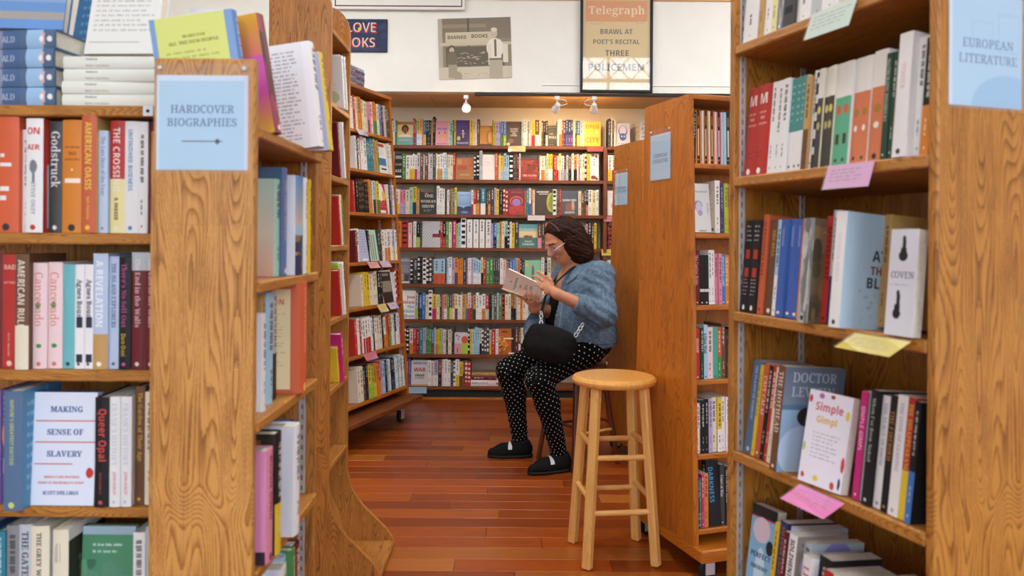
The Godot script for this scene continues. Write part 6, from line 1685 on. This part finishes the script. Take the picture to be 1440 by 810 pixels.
	var tint := func(p: Vector3) -> Color:
		var q: Vector3 = HI * (p - hc)
		var c := tone.lerp(rosy, clampf(0.3 + nz.get_noise_3dv(p) * 0.5, 0.0, 1.0) * 0.5)
		if q.length() < 0.2 and q.z > 0.04:
			if absf(q.y + 0.069) < 0.007 and absf(q.x) < 0.021:
				c = lips
			elif absf(q.y - 0.026 + absf(q.x) * 0.1) < 0.005 and absf(absf(q.x) - 0.03) < 0.019 and q.z > 0.05:
				c = brow
			elif absf(q.y + 0.004) < 0.0025 and absf(absf(q.x) - 0.031) < 0.014:
				c = brow
		return c
	var g := nets(field, skin, P(0.05, 0.8, 4.95), P(0.66, 1.45, 4.25), 0.0045)
	skin_of(g, M_skin, "body", o, tint)
	# ---- hair
	var hair := [ell(H.call(0, 0.052, -0.024), Vector3(0.086, 0.083, 0.104), HB, 0.03), ell(H.call(0, -0.02, -0.06), Vector3(0.098, 0.11, 0.082), HB, 0.04), cap(H.call(0.03, 0.0, -0.085), P(0.462, 1.225, 4.58), 0.046, 0.026, 0.05), cap(H.call(0.05, -0.03, -0.06), P(0.44, 1.2, 4.56), 0.045, 0.028, 0.05), ell(H.call(0.04, -0.1, -0.06), Vector3(0.062, 0.085, 0.075), HB, 0.04), ell(H.call(-0.035, -0.1, -0.07), Vector3(0.06, 0.085, 0.075), HB, 0.04), ell(H.call(0.05, -0.05, -0.005), Vector3(0.046, 0.085, 0.04), HB, 0.03)]
	var strand := FastNoiseLite.new()
	strand.seed = 17
	strand.frequency = 95.0
	strand.fractal_octaves = 2
	var hair_f := func(p: Vector3, sub: Array) -> float:
		var q: Vector3 = HI * (p - hc)
		var zc := 0.066 if q.y > 0.1 else lerpf(0.03, 0.066, clampf((q.y - 0.01) / 0.09, 0.0, 1.0))
		var cut := q.z - zc - 0.25 * maxf(0.0, -q.y) * (1.0 if q.y > -0.06 else 0.6)
		var along := q.y * 0.75 + q.z * 0.66
		var d := field(p, sub) - 0.0035 * strand.get_noise_3d(q.x * 1.0, (q.y * 0.66 - q.z * 0.75) * 1.0, along * 0.16) - 0.004 * strand.get_noise_3d(q.x * 0.4 + 9.0, (q.y * 0.66 - q.z * 0.75) * 0.4, along * 0.1)
		return maxf(d, cut)
	g = nets(hair_f, hair, hc - Vector3.ONE * 0.21, hc + Vector3.ONE * 0.18, 0.0034)
	var M_hair := woven("dark_brown_hair", "1c0b06", "3c190d", 14.0, 31, 0.5)
	M_hair.metallic_specular = 0.3
	skin_of(g, M_hair, "hair", o)
	var st := mb()
	var band := []
	for k in 13:
		var a := PI * (0.06 + 0.88 * k / 12.0)
		band.append(H.call(cos(a) * 0.088, 0.062 + sin(a) * 0.078, 0.028))
	tube(st, band, [0.0022], 6, 1.0, true, hf)
	obj("hair_band", st, plain("grey_band", "6a5a50", 0.4), o)
	# ---- glasses
	var gl := Node3D.new()
	gl.name = "glasses"
	o.add_child(gl)
	var M_frame := plain("lilac_frame", "8a78b8", 0.3)
	for s in [-1.0, 1.0]:
		st = mb()
		var ring := []
		for k in 17:
			var a := TAU * k / 16.0
			ring.append(H.call(0.033 * s + cos(a) * 0.025, -0.012 + sin(a) * 0.017, 0.098 - 0.012 * absf(cos(a) * 0.5 + 0.5 * s * 0.0)))
		tube(st, ring, [0.0022], 6, 1.0, false, hf)
		obj("rim", st, M_frame, gl)
		st = mb()
		ball(st, H.call(0.033 * s, -0.012, 0.094), Vector3(0.024, 0.016, 0.0012), HB, 14)
		obj("lens", st, M.glass, gl)
		st = mb()
		tube(st, [H.call(0.057 * s, -0.008, 0.09), H.call(0.073 * s, -0.002, 0.05), H.call(0.079 * s, 0.002, 0.0)], [0.003, 0.003, 0.0025], 6)
		obj("temple", st, plain("white_temple", "d8d4e4", 0.35), gl)
	st = mb()
	tube(st, [H.call(-0.009, -0.006, 0.098), H.call(0, -0.003, 0.101), H.call(0.009, -0.006, 0.098)], [0.002], 6)
	obj("bridge", st, M_frame, gl)
	# ---- black top
	var trunk := [ell(chest, Vector3(0.192, 0.17, 0.14), TB, 0.06), ell(belly, Vector3(0.19, 0.19, 0.175), TB, 0.06), ell(P(0.425, 0.69, 4.68), Vector3(0.2, 0.118, 0.188), TB, 0.06), cap(shN - Lf * 0.03, shF + Lf * 0.03, 0.06, 0.06, 0.05)]
	var top_f := func(p: Vector3, sub: Array) -> float:
		var q: Vector3 = TB.inverse() * (p - chest)
		var neck := (q.y - 0.055 + q.z * 0.35)
		var d := maxf(field(p, sub) + 0.002, neck)
		return maxf(d, 0.605 - p.y)
	g = nets(top_f, trunk, P(0.12, 0.58, 4.95), P(0.72, 1.25, 4.35), 0.009)
	var M_top := woven("black_jersey", "0d0c0d", "1a181a", 10.0, 41)
	skin_of(g, M_top, "top", o)
	# ---- denim jacket
	var jk := [ell(chest, Vector3(0.212, 0.182, 0.158), TB, 0.06), ell(belly + Vector3.DOWN * 0.01, Vector3(0.212, 0.2, 0.2), TB, 0.06), ell(P(0.42, 0.73, 4.68), Vector3(0.228, 0.17, 0.218), TB, 0.06), cap(shN, shF, 0.078, 0.075, 0.05)]
	var cuffN := elN.lerp(wrN, 0.58)
	var cuffF := elF.lerp(wrF, 0.62)
	jk.append(cap(shN, elN + Vector3(0.012, 0, 0), 0.078, 0.066, 0.035))
	jk.append(cap(elN + Vector3(0.008, 0, 0), elN.lerp(wrN, 0.5), 0.066, 0.054, 0.03))
	jk.append(cap(elN.lerp(wrN, 0.40), cuffN, 0.056, 0.056, 0.008))
	jk.append(cap(shF, elF, 0.075, 0.065, 0.035))
	jk.append(cap(elF, cuffF, 0.064, 0.054, 0.03))
	var wr := FastNoiseLite.new()
	wr.seed = 9
	wr.frequency = 14.0
	var aN := (cuffN - elN).normalized()
	var jack_f := func(p: Vector3, sub: Array) -> float:
		var d := field(p, sub)
		if d > 0.05:
			return d
		# soft folds: across the sleeve and down the back
		var fold := 0.0
		var tq := (p - shN).dot((elN - shN).normalized()) / (elN - shN).length()
		if p.distance_to(elN) < 0.14 or (tq > 0.0 and tq < 1.0 and p.distance_to(shN.lerp(elN, tq)) < 0.1):
			fold = 0.004 * sin(p.y * 110.0 + p.x * 70.0 + wr.get_noise_3dv(p * 0.4) * 4.0)
		d += fold + wr.get_noise_3d(p.x * 0.6, p.y * 0.25, p.z * 0.6) * 0.006
		var q: Vector3 = TB.inverse() * (p - belly)
		var w := lerpf(0.085, 0.055, clampf((p.y - 0.7) / 0.35, 0.0, 1.0))
		if p.y > 1.06:
			w = 0.055 + (p.y - 1.06) * 0.25
		var open := maxf(absf(q.x + 0.02) - w, 0.06 - q.z)
		d = maxf(d, -open)
		# hollow inside, so that the open edges show the cloth's thickness
		d = maxf(d, -(field(p, trunk) - 0.004)) if p.y < 1.14 else d
		d = maxf(d, 0.676 + 0.08 * clampf(-q.z, -0.2, 0.2) - p.y)
		# neck hole
		var nk := (p - P(0.408, 1.13, 4.655))
		d = maxf(d, 0.072 - Vector2(nk.dot(Lf), nk.dot(F) - 0.02).length() if p.y > 1.12 else -1.0)
		# sleeves end at the cuffs
		var ce := (p - cuffN).dot(aN)
		if ce > -0.02 and p.distance_to(cuffN) < 0.085:
			d = maxf(d, ce)
		return d
	g = nets(jack_f, jk, P(0.1, 0.62, 4.98), P(0.72, 1.26, 4.28), 0.0065)
	var M_denim := woven("blue_denim", "50647a", "788d9f", 5.0, 51)
	var jo := skin_of(g, M_denim, "denim_jacket", o)
	for s in [-1.0, 1.0]:
		var nb := P(0.41, 1.14, 4.655)
		st = mb()
		tube(st, [nb - F * 0.082 + Vector3.UP * 0.045, nb - F * 0.055 + Lf * 0.06 * s + Vector3.UP * 0.042, nb + Lf * 0.088 * s + Vector3.UP * 0.028, nb + F * 0.055 + Lf * 0.1 * s - Vector3.UP * 0.01, nb + F * 0.1 + Lf * 0.095 * s - Vector3.UP * 0.055, nb + F * 0.125 + Lf * 0.075 * s - Vector3.UP * 0.085], [0.024, 0.026, 0.028, 0.03, 0.028, 0.012], 10, 0.4, true, F + Vector3.UP * 0.6)
		obj("collar", st, M_denim, jo)
	# stitched details on the near front
	var M_pale := woven("worn_denim_edge", "7c92a8", "a8b8c4", 14.0, 53)
	var M_dark := woven("dark_denim_seam", "30465e", "4f6a86", 14.0, 55)
	var on := func(dir_l: float, y: float) -> Vector3:   # a point of the jacket's near front at a height, so far round from the middle
		var a := deg_to_rad(dir_l)
		var dir := (F * cos(a) + Lf * sin(a)).normalized()
		var c := Vector3(belly.x, y, belly.z)
		var t := 0.4
		while t > 0.05 and jack_f.call(c + dir * t, jk) > 0.0:
			t -= 0.003
		return c + dir * (t + 0.001)
	for e in [[[28, 0.72], [28, 0.78], [27, 0.84], [26, 0.9], [25, 0.96], [25, 1.0]], [[50, 0.72], [52, 0.8], [54, 0.88], [56, 0.95]], [[76, 0.72], [78, 0.8], [80, 0.86]], [[26, 1.0], [40, 1.0], [56, 0.995], [70, 0.985]]]:
		var pts := []
		for q in e:
			pts.append(on.call(q[0], q[1]))
		st = mb()
		tube(st, pts, [0.0028], 6)
		obj("seam", st, M_pale, jo)
	var hem := []
	for k in 12:
		hem.append(on.call(24.0 + k * 12.0, 0.722 - 0.002 * k))
	st = mb()
	tube(st, hem, [0.004], 6)
	obj("hem_seam", st, M_dark, jo)
	var pk2 := [on.call(32.0, 1.0), on.call(62.0, 0.992), on.call(60.0, 0.965), on.call(47.0, 0.95), on.call(33.0, 0.968)]
	st = mb()
	var mid := Vector3.ZERO
	for p in pk2:
		mid += p / 5.0
	for k in 5:
		var n: Vector3 = (pk2[k] - belly).normalized()
		tri(st, mid + n * 0.007, pk2[k] + n * 0.004, pk2[(k + 1) % 5] + n * 0.004, n, n, n)
	tube(st, pk2 + [pk2[0]], [0.003], 6)
	obj("pocket_flap", st, M_denim, jo)
	for y in [0.76, 0.865, 0.985]:
		st = mb()
		ball(st, on.call(22.0 if y < 0.98 else 46.0, y if y < 0.98 else 0.962) + F * 0.004, Vector3(0.008, 0.008, 0.005), TB, 10)
		obj("button", st, plain("brass_button", "c8a878", 0.3, 0.7), jo)
	# the far front of the jacket hangs open past the bag
	st = mb()
	var oc := [P(0.15, 0.895, 4.56), P(0.112, 0.84, 4.52), P(0.094, 0.785, 4.5), P(0.1, 0.735, 4.49), P(0.122, 0.70, 4.48)]
	var ic := [P(0.2, 0.9, 4.66), P(0.19, 0.84, 4.64), P(0.185, 0.785, 4.62), P(0.185, 0.735, 4.6), P(0.19, 0.70, 4.58)]
	for k in 4:
		var n: Vector3 = (oc[k + 1] - oc[k]).cross(ic[k] - oc[k]).normalized()
		if n.z < 0.0:
			n = -n
		quad(st, oc[k], oc[k + 1], ic[k + 1], ic[k], n)
		quad(st, oc[k] - n * 0.004, oc[k + 1] - n * 0.004, ic[k + 1] - n * 0.004, ic[k] - n * 0.004, -n)
	obj("open_front", st, M_pale, jo)
	st = mb()
	tube(st, oc, [0.0045], 6)
	obj("front_edge", st, M_dark, jo)
	# ---- dotted leggings
	var legs := []
	for e in [[hipN, kneeN, ankN], [hipF, kneeF, ankF]]:
		var calf: Vector3 = (e[1] as Vector3).lerp(e[2], 0.32) + Vector3(0.012, 0, 0)
		legs.append(cap(e[0], e[1], 0.108, 0.073, 0.05))
		legs.append(cap(e[1], calf, 0.071, 0.066, 0.03))
		legs.append(cap(calf, e[2], 0.066, 0.046, 0.03))
	legs.append(cap(hipN, hipF, 0.11, 0.11, 0.06))
	legs.append(ell(P(0.425, 0.685, 4.68), Vector3(0.19, 0.1, 0.165), TB, 0.05))
	var leg_f := func(p: Vector3, sub: Array) -> float:
		var d := field(p, sub)
		if p.y < 0.24:
			d += 0.004 * sin(p.y * 190.0 + p.x * 60.0)      # the cloth gathers above the shoes
		return maxf(d, 0.065 - p.y)
	g = nets(leg_f, legs, P(-0.11, 0.05, 5.0), P(0.7, 0.84, 4.22), 0.0085)
	var dots := Image.create(128, 128, false, Image.FORMAT_RGB8)
	dots.fill(Color.html("0f0e0f"))
	for c in [[32, 32], [96, 96]]:
		disc(dots, c[0], c[1], 11, 11, Color.html("dcdad4"), Rect2i(0, 0, 128, 128))
	var M_dots := plain("dotted_jersey", "ffffff", 0.9)
	M_dots.albedo_texture = ImageTexture.create_from_image(dots)
	M_dots.uv1_scale = Vector3(1.0, 1.0, 1.0) / 0.036
	M_dots.metallic_specular = 0.2
	var bones := [[hipN, kneeN, 0.0], [kneeN, ankN, (kneeN - hipN).length()], [hipF, kneeF, 0.0], [kneeF, ankF, (kneeF - hipF).length()]]
	var dot_uv := func(a: Vector3, b: Vector3, c: Vector3) -> Array:
		var m := (a + b + c) / 3.0
		var best := 9.0
		var pick: Array = bones[0]
		for q in bones:
			var ab: Vector3 = q[1] - q[0]
			var t := clampf((m - q[0]).dot(ab) / ab.length_squared(), 0.0, 1.0)
			var d: float = (m - q[0] - ab * t).length()
			if d < best:
				best = d
				pick = q
		var ax: Vector3 = (pick[1] - pick[0]).normalized()
		var e1 := Vector3(0, 0, -1)
		e1 = (e1 - ax * e1.dot(ax)).normalized()
		var e2 := ax.cross(e1)
		var out := []
		var first := 0.0
		for p in [a, b, c]:
			var r: Vector3 = p - pick[0]
			var ang := atan2(r.dot(e2), -r.dot(e1))
			if out.size() == 0:
				first = ang
			elif ang - first > PI:
				ang -= TAU
			elif first - ang > PI:
				ang += TAU
			out.append(Vector2(ang * 0.074, pick[2] + r.dot(ax)))
		return out
	skin_of(g, M_dots, "dotted_leggings", o, null, dot_uv)
	# ---- shoes
	var M_shoe := woven("black_canvas", "100f0f", "211f1f", 16.0, 61)
	for e in [[ankN, Vector3(-0.86, 0, 0.42)], [ankF, Vector3(-0.985, 0, 0.12)]]:
		var d: Vector3 = (e[1] as Vector3).normalized()
		var a := Vector3(e[0].x, 0, e[0].z)
		var sh := [cap(a - d * 0.035 + Vector3.UP * 0.042, a + d * 0.02 + Vector3.UP * 0.05, 0.041, 0.046, 0.03), cap(a + d * 0.02 + Vector3.UP * 0.04, a + d * 0.1 + Vector3.UP * 0.034, 0.045, 0.043, 0.03), cap(a + d * 0.1 + Vector3.UP * 0.032, a + d * 0.165 + Vector3.UP * 0.026, 0.043, 0.029, 0.03), cap(a - d * 0.012 + Vector3.UP * 0.06, a - d * 0.008 + Vector3.UP * 0.085, 0.048, 0.05, 0.03)]
		var shoe := Node3D.new()
		shoe.name = "shoe"
		o.add_child(shoe, true)
		g = nets(func(p: Vector3, sub: Array) -> float: return maxf(maxf(field(p, sub), 0.014 - p.y), p.y - 0.098), sh, a + Vector3(-0.24, -0.005, -0.17), a + Vector3(0.17, 0.14, 0.2), 0.006)
		skin_of(g, M_shoe, "upper", shoe)
		g = nets(func(p: Vector3, sub: Array) -> float: return maxf(maxf(field(Vector3(p.x, 0.03, p.z), sub) - 0.004, 0.001 - p.y), p.y - 0.018), sh, a + Vector3(-0.24, -0.012, -0.17), a + Vector3(0.17, 0.05, 0.2), 0.006)
		skin_of(g, plain("black_sole", "121212", 0.7), "sole", shoe)
		st = mb()
		var sd := Vector3.UP.cross(d)
		var arc := []
		for k in 9:
			var t := PI * (0.12 + 0.76 * k / 8.0)
			arc.append(a + d * (0.055 + 0.012 * cos(t)) + sd * cos(t) * 0.052 + Vector3.UP * (0.034 + sin(t) * 0.057))
		for k in arc.size() - 1:
			var u: Vector3 = arc[k]
			var w: Vector3 = arc[k + 1]
			var n := ((u + w) / 2 - a - d * 0.055 - Vector3.UP * 0.03).normalized()
			quad(st, u - d * 0.012, u + d * 0.012, w + d * 0.012, w - d * 0.012, n)
			quad(st, u - d * 0.012 - n * 0.003, u + d * 0.012 - n * 0.003, w + d * 0.012 - n * 0.003, w - d * 0.012 - n * 0.003, -n)
			quad(st, u + d * 0.012, w + d * 0.012, w + d * 0.012 - n * 0.003, u + d * 0.012 - n * 0.003, d)
			quad(st, u - d * 0.012, w - d * 0.012, w - d * 0.012 - n * 0.003, u - d * 0.012 - n * 0.003, -d)
		obj("silver_strap", st, plain("silver_ribbon", "c2c4c8", 0.4), shoe)
	# ---- jewellery
	st = mb()
	var rp := pn + dN * 0.048 + wN * 0.011
	var loop := []
	for k in 11:
		var t := TAU * k / 10.0
		loop.append(rp + wN * cos(t) * 0.0105 + inward * sin(t) * 0.0105)
	tube(st, loop, [0.0016], 6, 1.0, false)
	obj("ring", st, M.steel, o)
	# ---- bag with its strap
	var bag := thing("shoulder_bag", "soft black zipped shoulder bag on the woman's lap", "bag", Transform3D(Basis(), RO))
	var bc := P(0.228, 0.722, 4.335)
	var BX := Vector3(0.93, -0.10, 0.3).normalized()
	var BZ := Vector3(-0.34, 0.12, 0.93)
	BZ = (BZ - BX * BZ.dot(BX)).normalized()
	var BB := Basis(BX, BZ.cross(BX), BZ)
	var BI := BB.inverse()
	var bag_f := func(p: Vector3, _sub: Array) -> float:
		var q: Vector3 = BI * (p - bc)
		q.x -= 0.22 * q.y
		var e2 := pow(pow(absf(q.x) / 0.148, 3.2) + pow(absf(q.y - 0.008 + q.x * 0.12) / 0.097, 3.2), 1.0 / 3.2)
		var th := 0.052 * sqrt(maxf(0.0, 1.0 - e2 * e2)) * (1.0 - 1.8 * maxf(q.y, 0.0)) + 0.004
		var d := maxf((e2 - 1.0) * 0.1, (absf(q.z) - th) * 0.7)
		return d * 0.9 + wr.get_noise_3dv(p * 0.7) * 0.006
	g = nets(bag_f, [ell(bc, Vector3.ONE * 0.25)], bc - Vector3(0.22, 0.16, 0.16), bc + Vector3(0.22, 0.16, 0.16), 0.008)
	skin_of(g, woven("black_nylon", "100f0e", "1d1a18", 8.0, 71, 0.75), "pouch", bag)
	st = mb()
	var zp := []
	for k in 9:
		var x := -0.12 + 0.24 * k / 8.0
		zp.append(bc + BB * Vector3(x * 0.8 + 0.02, 0.098 - 0.03 * pow(x / 0.12, 2.0) - x * 0.08, 0.012))
	tube(st, zp, [0.004], 6)
	obj("zip", st, plain("black_zip", "0a0a0a", 0.5), bag)
	var links := [[bc + BB * Vector3(-0.055, 0.1, 0.012), P(0.19, 0.935, 4.44)], [bc + BB * Vector3(0.135, 0.06, 0.01), P(0.44, 0.88, 4.345)]]
	for e in links:
		for k in 4:
			var a: Vector3 = (e[0] as Vector3).lerp(e[1], 0.06 + 0.15 * k)
			var b: Vector3 = (e[0] as Vector3).lerp(e[1], 0.06 + 0.15 * k + 0.17)
			var ax := (b - a).normalized()
			var sx := ax.cross(Vector3(0, 0, 1)).normalized() if k % 2 == 0 else ax.cross(Vector3(0.5, 0, 0.5)).normalized()
			st = mb()
			var lp := []
			for j in 13:
				var t := TAU * j / 12.0
				lp.append((a + b) / 2 + ax * cos(t) * (b - a).length() * 0.55 + sx * sin(t) * 0.009)
			tube(st, lp, [0.0026], 6, 1.0, false)
			obj("chain_link", st, M.steel, bag)
	st = mb()
	tube(st, [P(0.19, 0.935, 4.44) + Vector3(0, -0.05, 0), P(0.215, 0.98, 4.475), P(0.28, 1.06, 4.51), P(0.36, 1.13, 4.55), P(0.42, 1.165, 4.6)], [0.011], 8, 0.35)
	obj("strap", st, plain("black_strap", "121112", 0.7), bag)
	# ---- the book she reads: a V of two halves, the near cover towards the aisle
	var bk := thing("open_book", "open paperback with a pale cover held by the woman", "book", Transform3D(Basis(), RO))
	var fr := P(0.203, 1.04, 4.405)      # fore-edge, foot
	var fl := P(0.0, 1.135, 4.44)        # fore-edge, head
	var sl := P(-0.03, 1.018, 4.505)     # spine, head
	var sr := P(0.186, 0.948, 4.475)     # spine, foot
	var got := alloc(300, 440)
	var im := pages[got[0]]
	var r: Rect2i = got[1]
	im.fill_rect(r.grow(1), Color.html("f3e8da"))
	print_marks(im, r, [["n", 0, 0, 1, 1, "f0e6d8", "e8cdbc", 24, .3], ["t", "A", .44, .14, .14, .07, "3c4252", "S"], ["t", "PARADISE", .14, .26, .74, .075, "3c4252", "S"], ["t", "OF", .4, .4, .2, .07, "3c4252", "S"], ["t", "SMALL", .22, .53, .56, .075, "3c4252", "S"], ["t", "HOUSES", .18, .66, .64, .075, "3c4252", "S"], ["l", 2, .2, .84, .6, .06, "8a8078"]])
	var nn := (fr - sr).cross(sl - sr).normalized()
	if nn.z < 0:
		nn = -nn
	st = mb()
	quad(st, sl, fl, fr, sr, nn, uvr(r, 0, 0), uvr(r, 1, 0), uvr(r, 1, 1), uvr(r, 0, 1))
	var inn := -nn * 0.0012
	quad(st, sl + inn, fl + inn, fr + inn, sr + inn, -nn, uvr(r, .02, .02), uvr(r, .02, .03), uvr(r, .03, .03), uvr(r, .03, .02))
	obj("cover", st, page_mats[got[0]][1], bk)
	var away := Vector3(0.05, 0.052, -0.115)
	st = mb()
	var pg := -nn * 0.012
	for e in [[sl, fl, fr, sr, -nn * 0.0015, pg], [sl + pg * 0.4, sl + away + Vector3(0.0, 0, 0), sr + away, sr + pg * 0.4, Vector3(0, 0.002, 0), Vector3(0, 0.012, 0.003)]]:
		var a: Vector3 = e[0].lerp(e[2], 0.02) + e[4]
		var b: Vector3 = e[1].lerp(e[3], 0.03) + e[4]
		var c: Vector3 = e[2].lerp(e[0], 0.03) + e[4]
		var d: Vector3 = e[3].lerp(e[1], 0.02) + e[4]
		var t: Vector3 = e[5]
		var n: Vector3 = t.normalized()
		quad(st, a + t, b + t, c + t, d + t, n)
		quad(st, a, b, c, d, -n)
		quad(st, a, b, b + t, a + t, (a - d).normalized())
		quad(st, b, c, c + t, b + t, (b - a).normalized())
		quad(st, c, d, d + t, c + t, (d - a).normalized())
		quad(st, d, a, a + t, d + t, (a - b).normalized())
	obj("pages", st, M.paper, bk)
	st = mb()
	var nd := away.cross(sr - sl).normalized()
	quad(st, sl, sl + away, sr + away, sr, nd)
	quad(st, sl - nd * 0.001, sl + away - nd * 0.001, sr + away - nd * 0.001, sr - nd * 0.001, -nd)
	obj("far_cover", st, plain("pale_cover", "e2d2c4", 0.7), bk)
	st = mb()
	tube(st, [sl, sr], [0.006], 8)
	obj("spine", st, plain("cream_spine", "e0c89a", 0.7), bk)

# ------------------------------------------------------------------ everything
const LAMPS := [Vector3(-0.1, 3.7, -0.6), Vector3(0.0, 3.7, -2.9), Vector3(-1.6, 3.7, -3.9), Vector3(3.1, 3.7, -2.6), Vector3(2.3, 3.7, -4.2)]
const LAMP_POWER := [1.5, 3.8, 3.6, 2.0, 4.2]
const SPOT_POWER := 0.2
const SOFFIT_GLOW_POWER := 0.035

func _ready() -> void:
	rng.seed = 20240607
	ts = TextServerManager.get_primary_interface()
	# camera: level, 1.3 m up, lens shifted so that the horizon lies at row 336; turned 0.4 degrees about its axis
	var cam := Camera3D.new()
	cam.name = "camera"
	var attr := CameraAttributesPhysical.new()
	attr.frustum_focal_length = 28.0
	attr.frustum_focus_distance = 4.7
	attr.frustum_near = NEAR
	attr.frustum_far = 100.0
	attr.exposure_aperture = 4.0
	cam.attributes = attr
	cam.projection = Camera3D.PROJECTION_FRUSTUM
	cam.near = NEAR
	cam.far = 100.0
	cam.size = 810.0 / FPX * NEAR
	cam.frustum_offset = Vector2(6.0, -69.0) / FPX * NEAR
	cam.position = Vector3(0, 1.3, 0)
	cam.rotation.z = 0.007
	add_child(cam)
	cam.current = true
	# overcast daylight outside the street windows
	var we := WorldEnvironment.new()
	we.name = "environment"
	var env := Environment.new()
	var sky := Sky.new()
	var sm := ProceduralSkyMaterial.new()
	sm.sky_top_color = Color.html("c4d4ea")
	sm.sky_horizon_color = Color.html("e6ecf2")
	sm.ground_horizon_color = Color.html("b4b0aa")
	sm.ground_bottom_color = Color.html("8c8880")
	sm.sky_energy_multiplier = 2.8
	sm.ground_energy_multiplier = 1.4
	sky.sky_material = sm
	env.background_mode = Environment.BG_SKY
	env.sky = sky
	env.tonemap_mode = Environment.TONE_MAPPER_LINEAR
	env.tonemap_exposure = 1.04
	env.sdfgi_enabled = true
	env.ssao_enabled = true
	env.ssil_enabled = true
	we.environment = env
	add_child(we)
	make_materials()
	M.lit = plain("lit_diffuser", "fff6e6", 0.5)
	M.lit.emission_enabled = true
	M.lit.emission = Color.html("fffaf2")
	M.lit.emission_energy_multiplier = 2.0
	M.spotlit = plain("lit_bulb_face", "fff6e6", 0.5)
	M.spotlit.emission_enabled = true
	M.spotlit.emission = Color.html("ffe8c0")
	M.spotlit.emission_energy_multiplier = 1.5
	make_room()
	make_lamps()
	make_pictures()
	case_a()
	case_b()
	case_c()
	case_e()
	case_back()
	var TF := yaw(18.5, Vector3(0.70, 0, -3.1))
	var TG := yaw(18.5, Vector3(0.759, 0, -4.54))
	case_f(TF, "varnished wheeled plywood case behind the bar stool, sign on its end", true)
	case_f(TG, "dark wheeled plywood case whose end panel stands behind the reader", false)
	var lit := [["r", 0, 0, 1, .05, "cfe0ee"], ["t", "EUROPEAN", .12, .42, .76, .1, "2c3c54", "s"], ["t", "LITERATURE", .08, .54, .84, .1, "2c3c54", "s"]]
	var end := Transform3D(Basis(Vector3.UP, -PI / 2), Vector3())
	wall_sign(TF * Transform3D(Basis(), Vector3(-0.0005, 1.645, -0.215)) * end, 0.165, 0.19, lit, "pale blue EUROPEAN LITERATURE sign on the plank end beside the bar stool")
	wall_sign(TG * Transform3D(Basis(), Vector3(-0.0005, 1.605, -0.25)) * end, 0.165, 0.19, lit, "pale blue EUROPEAN LITERATURE sign on the dark plank end behind the reader")
	case_h()
	make_bar_stool()
	make_reader_stool()
	make_reader()
	for k in pages.size():
		var t := ImageTexture.create_from_image(pages[k])
		for m in page_mats[k]:
			m.albedo_texture = t
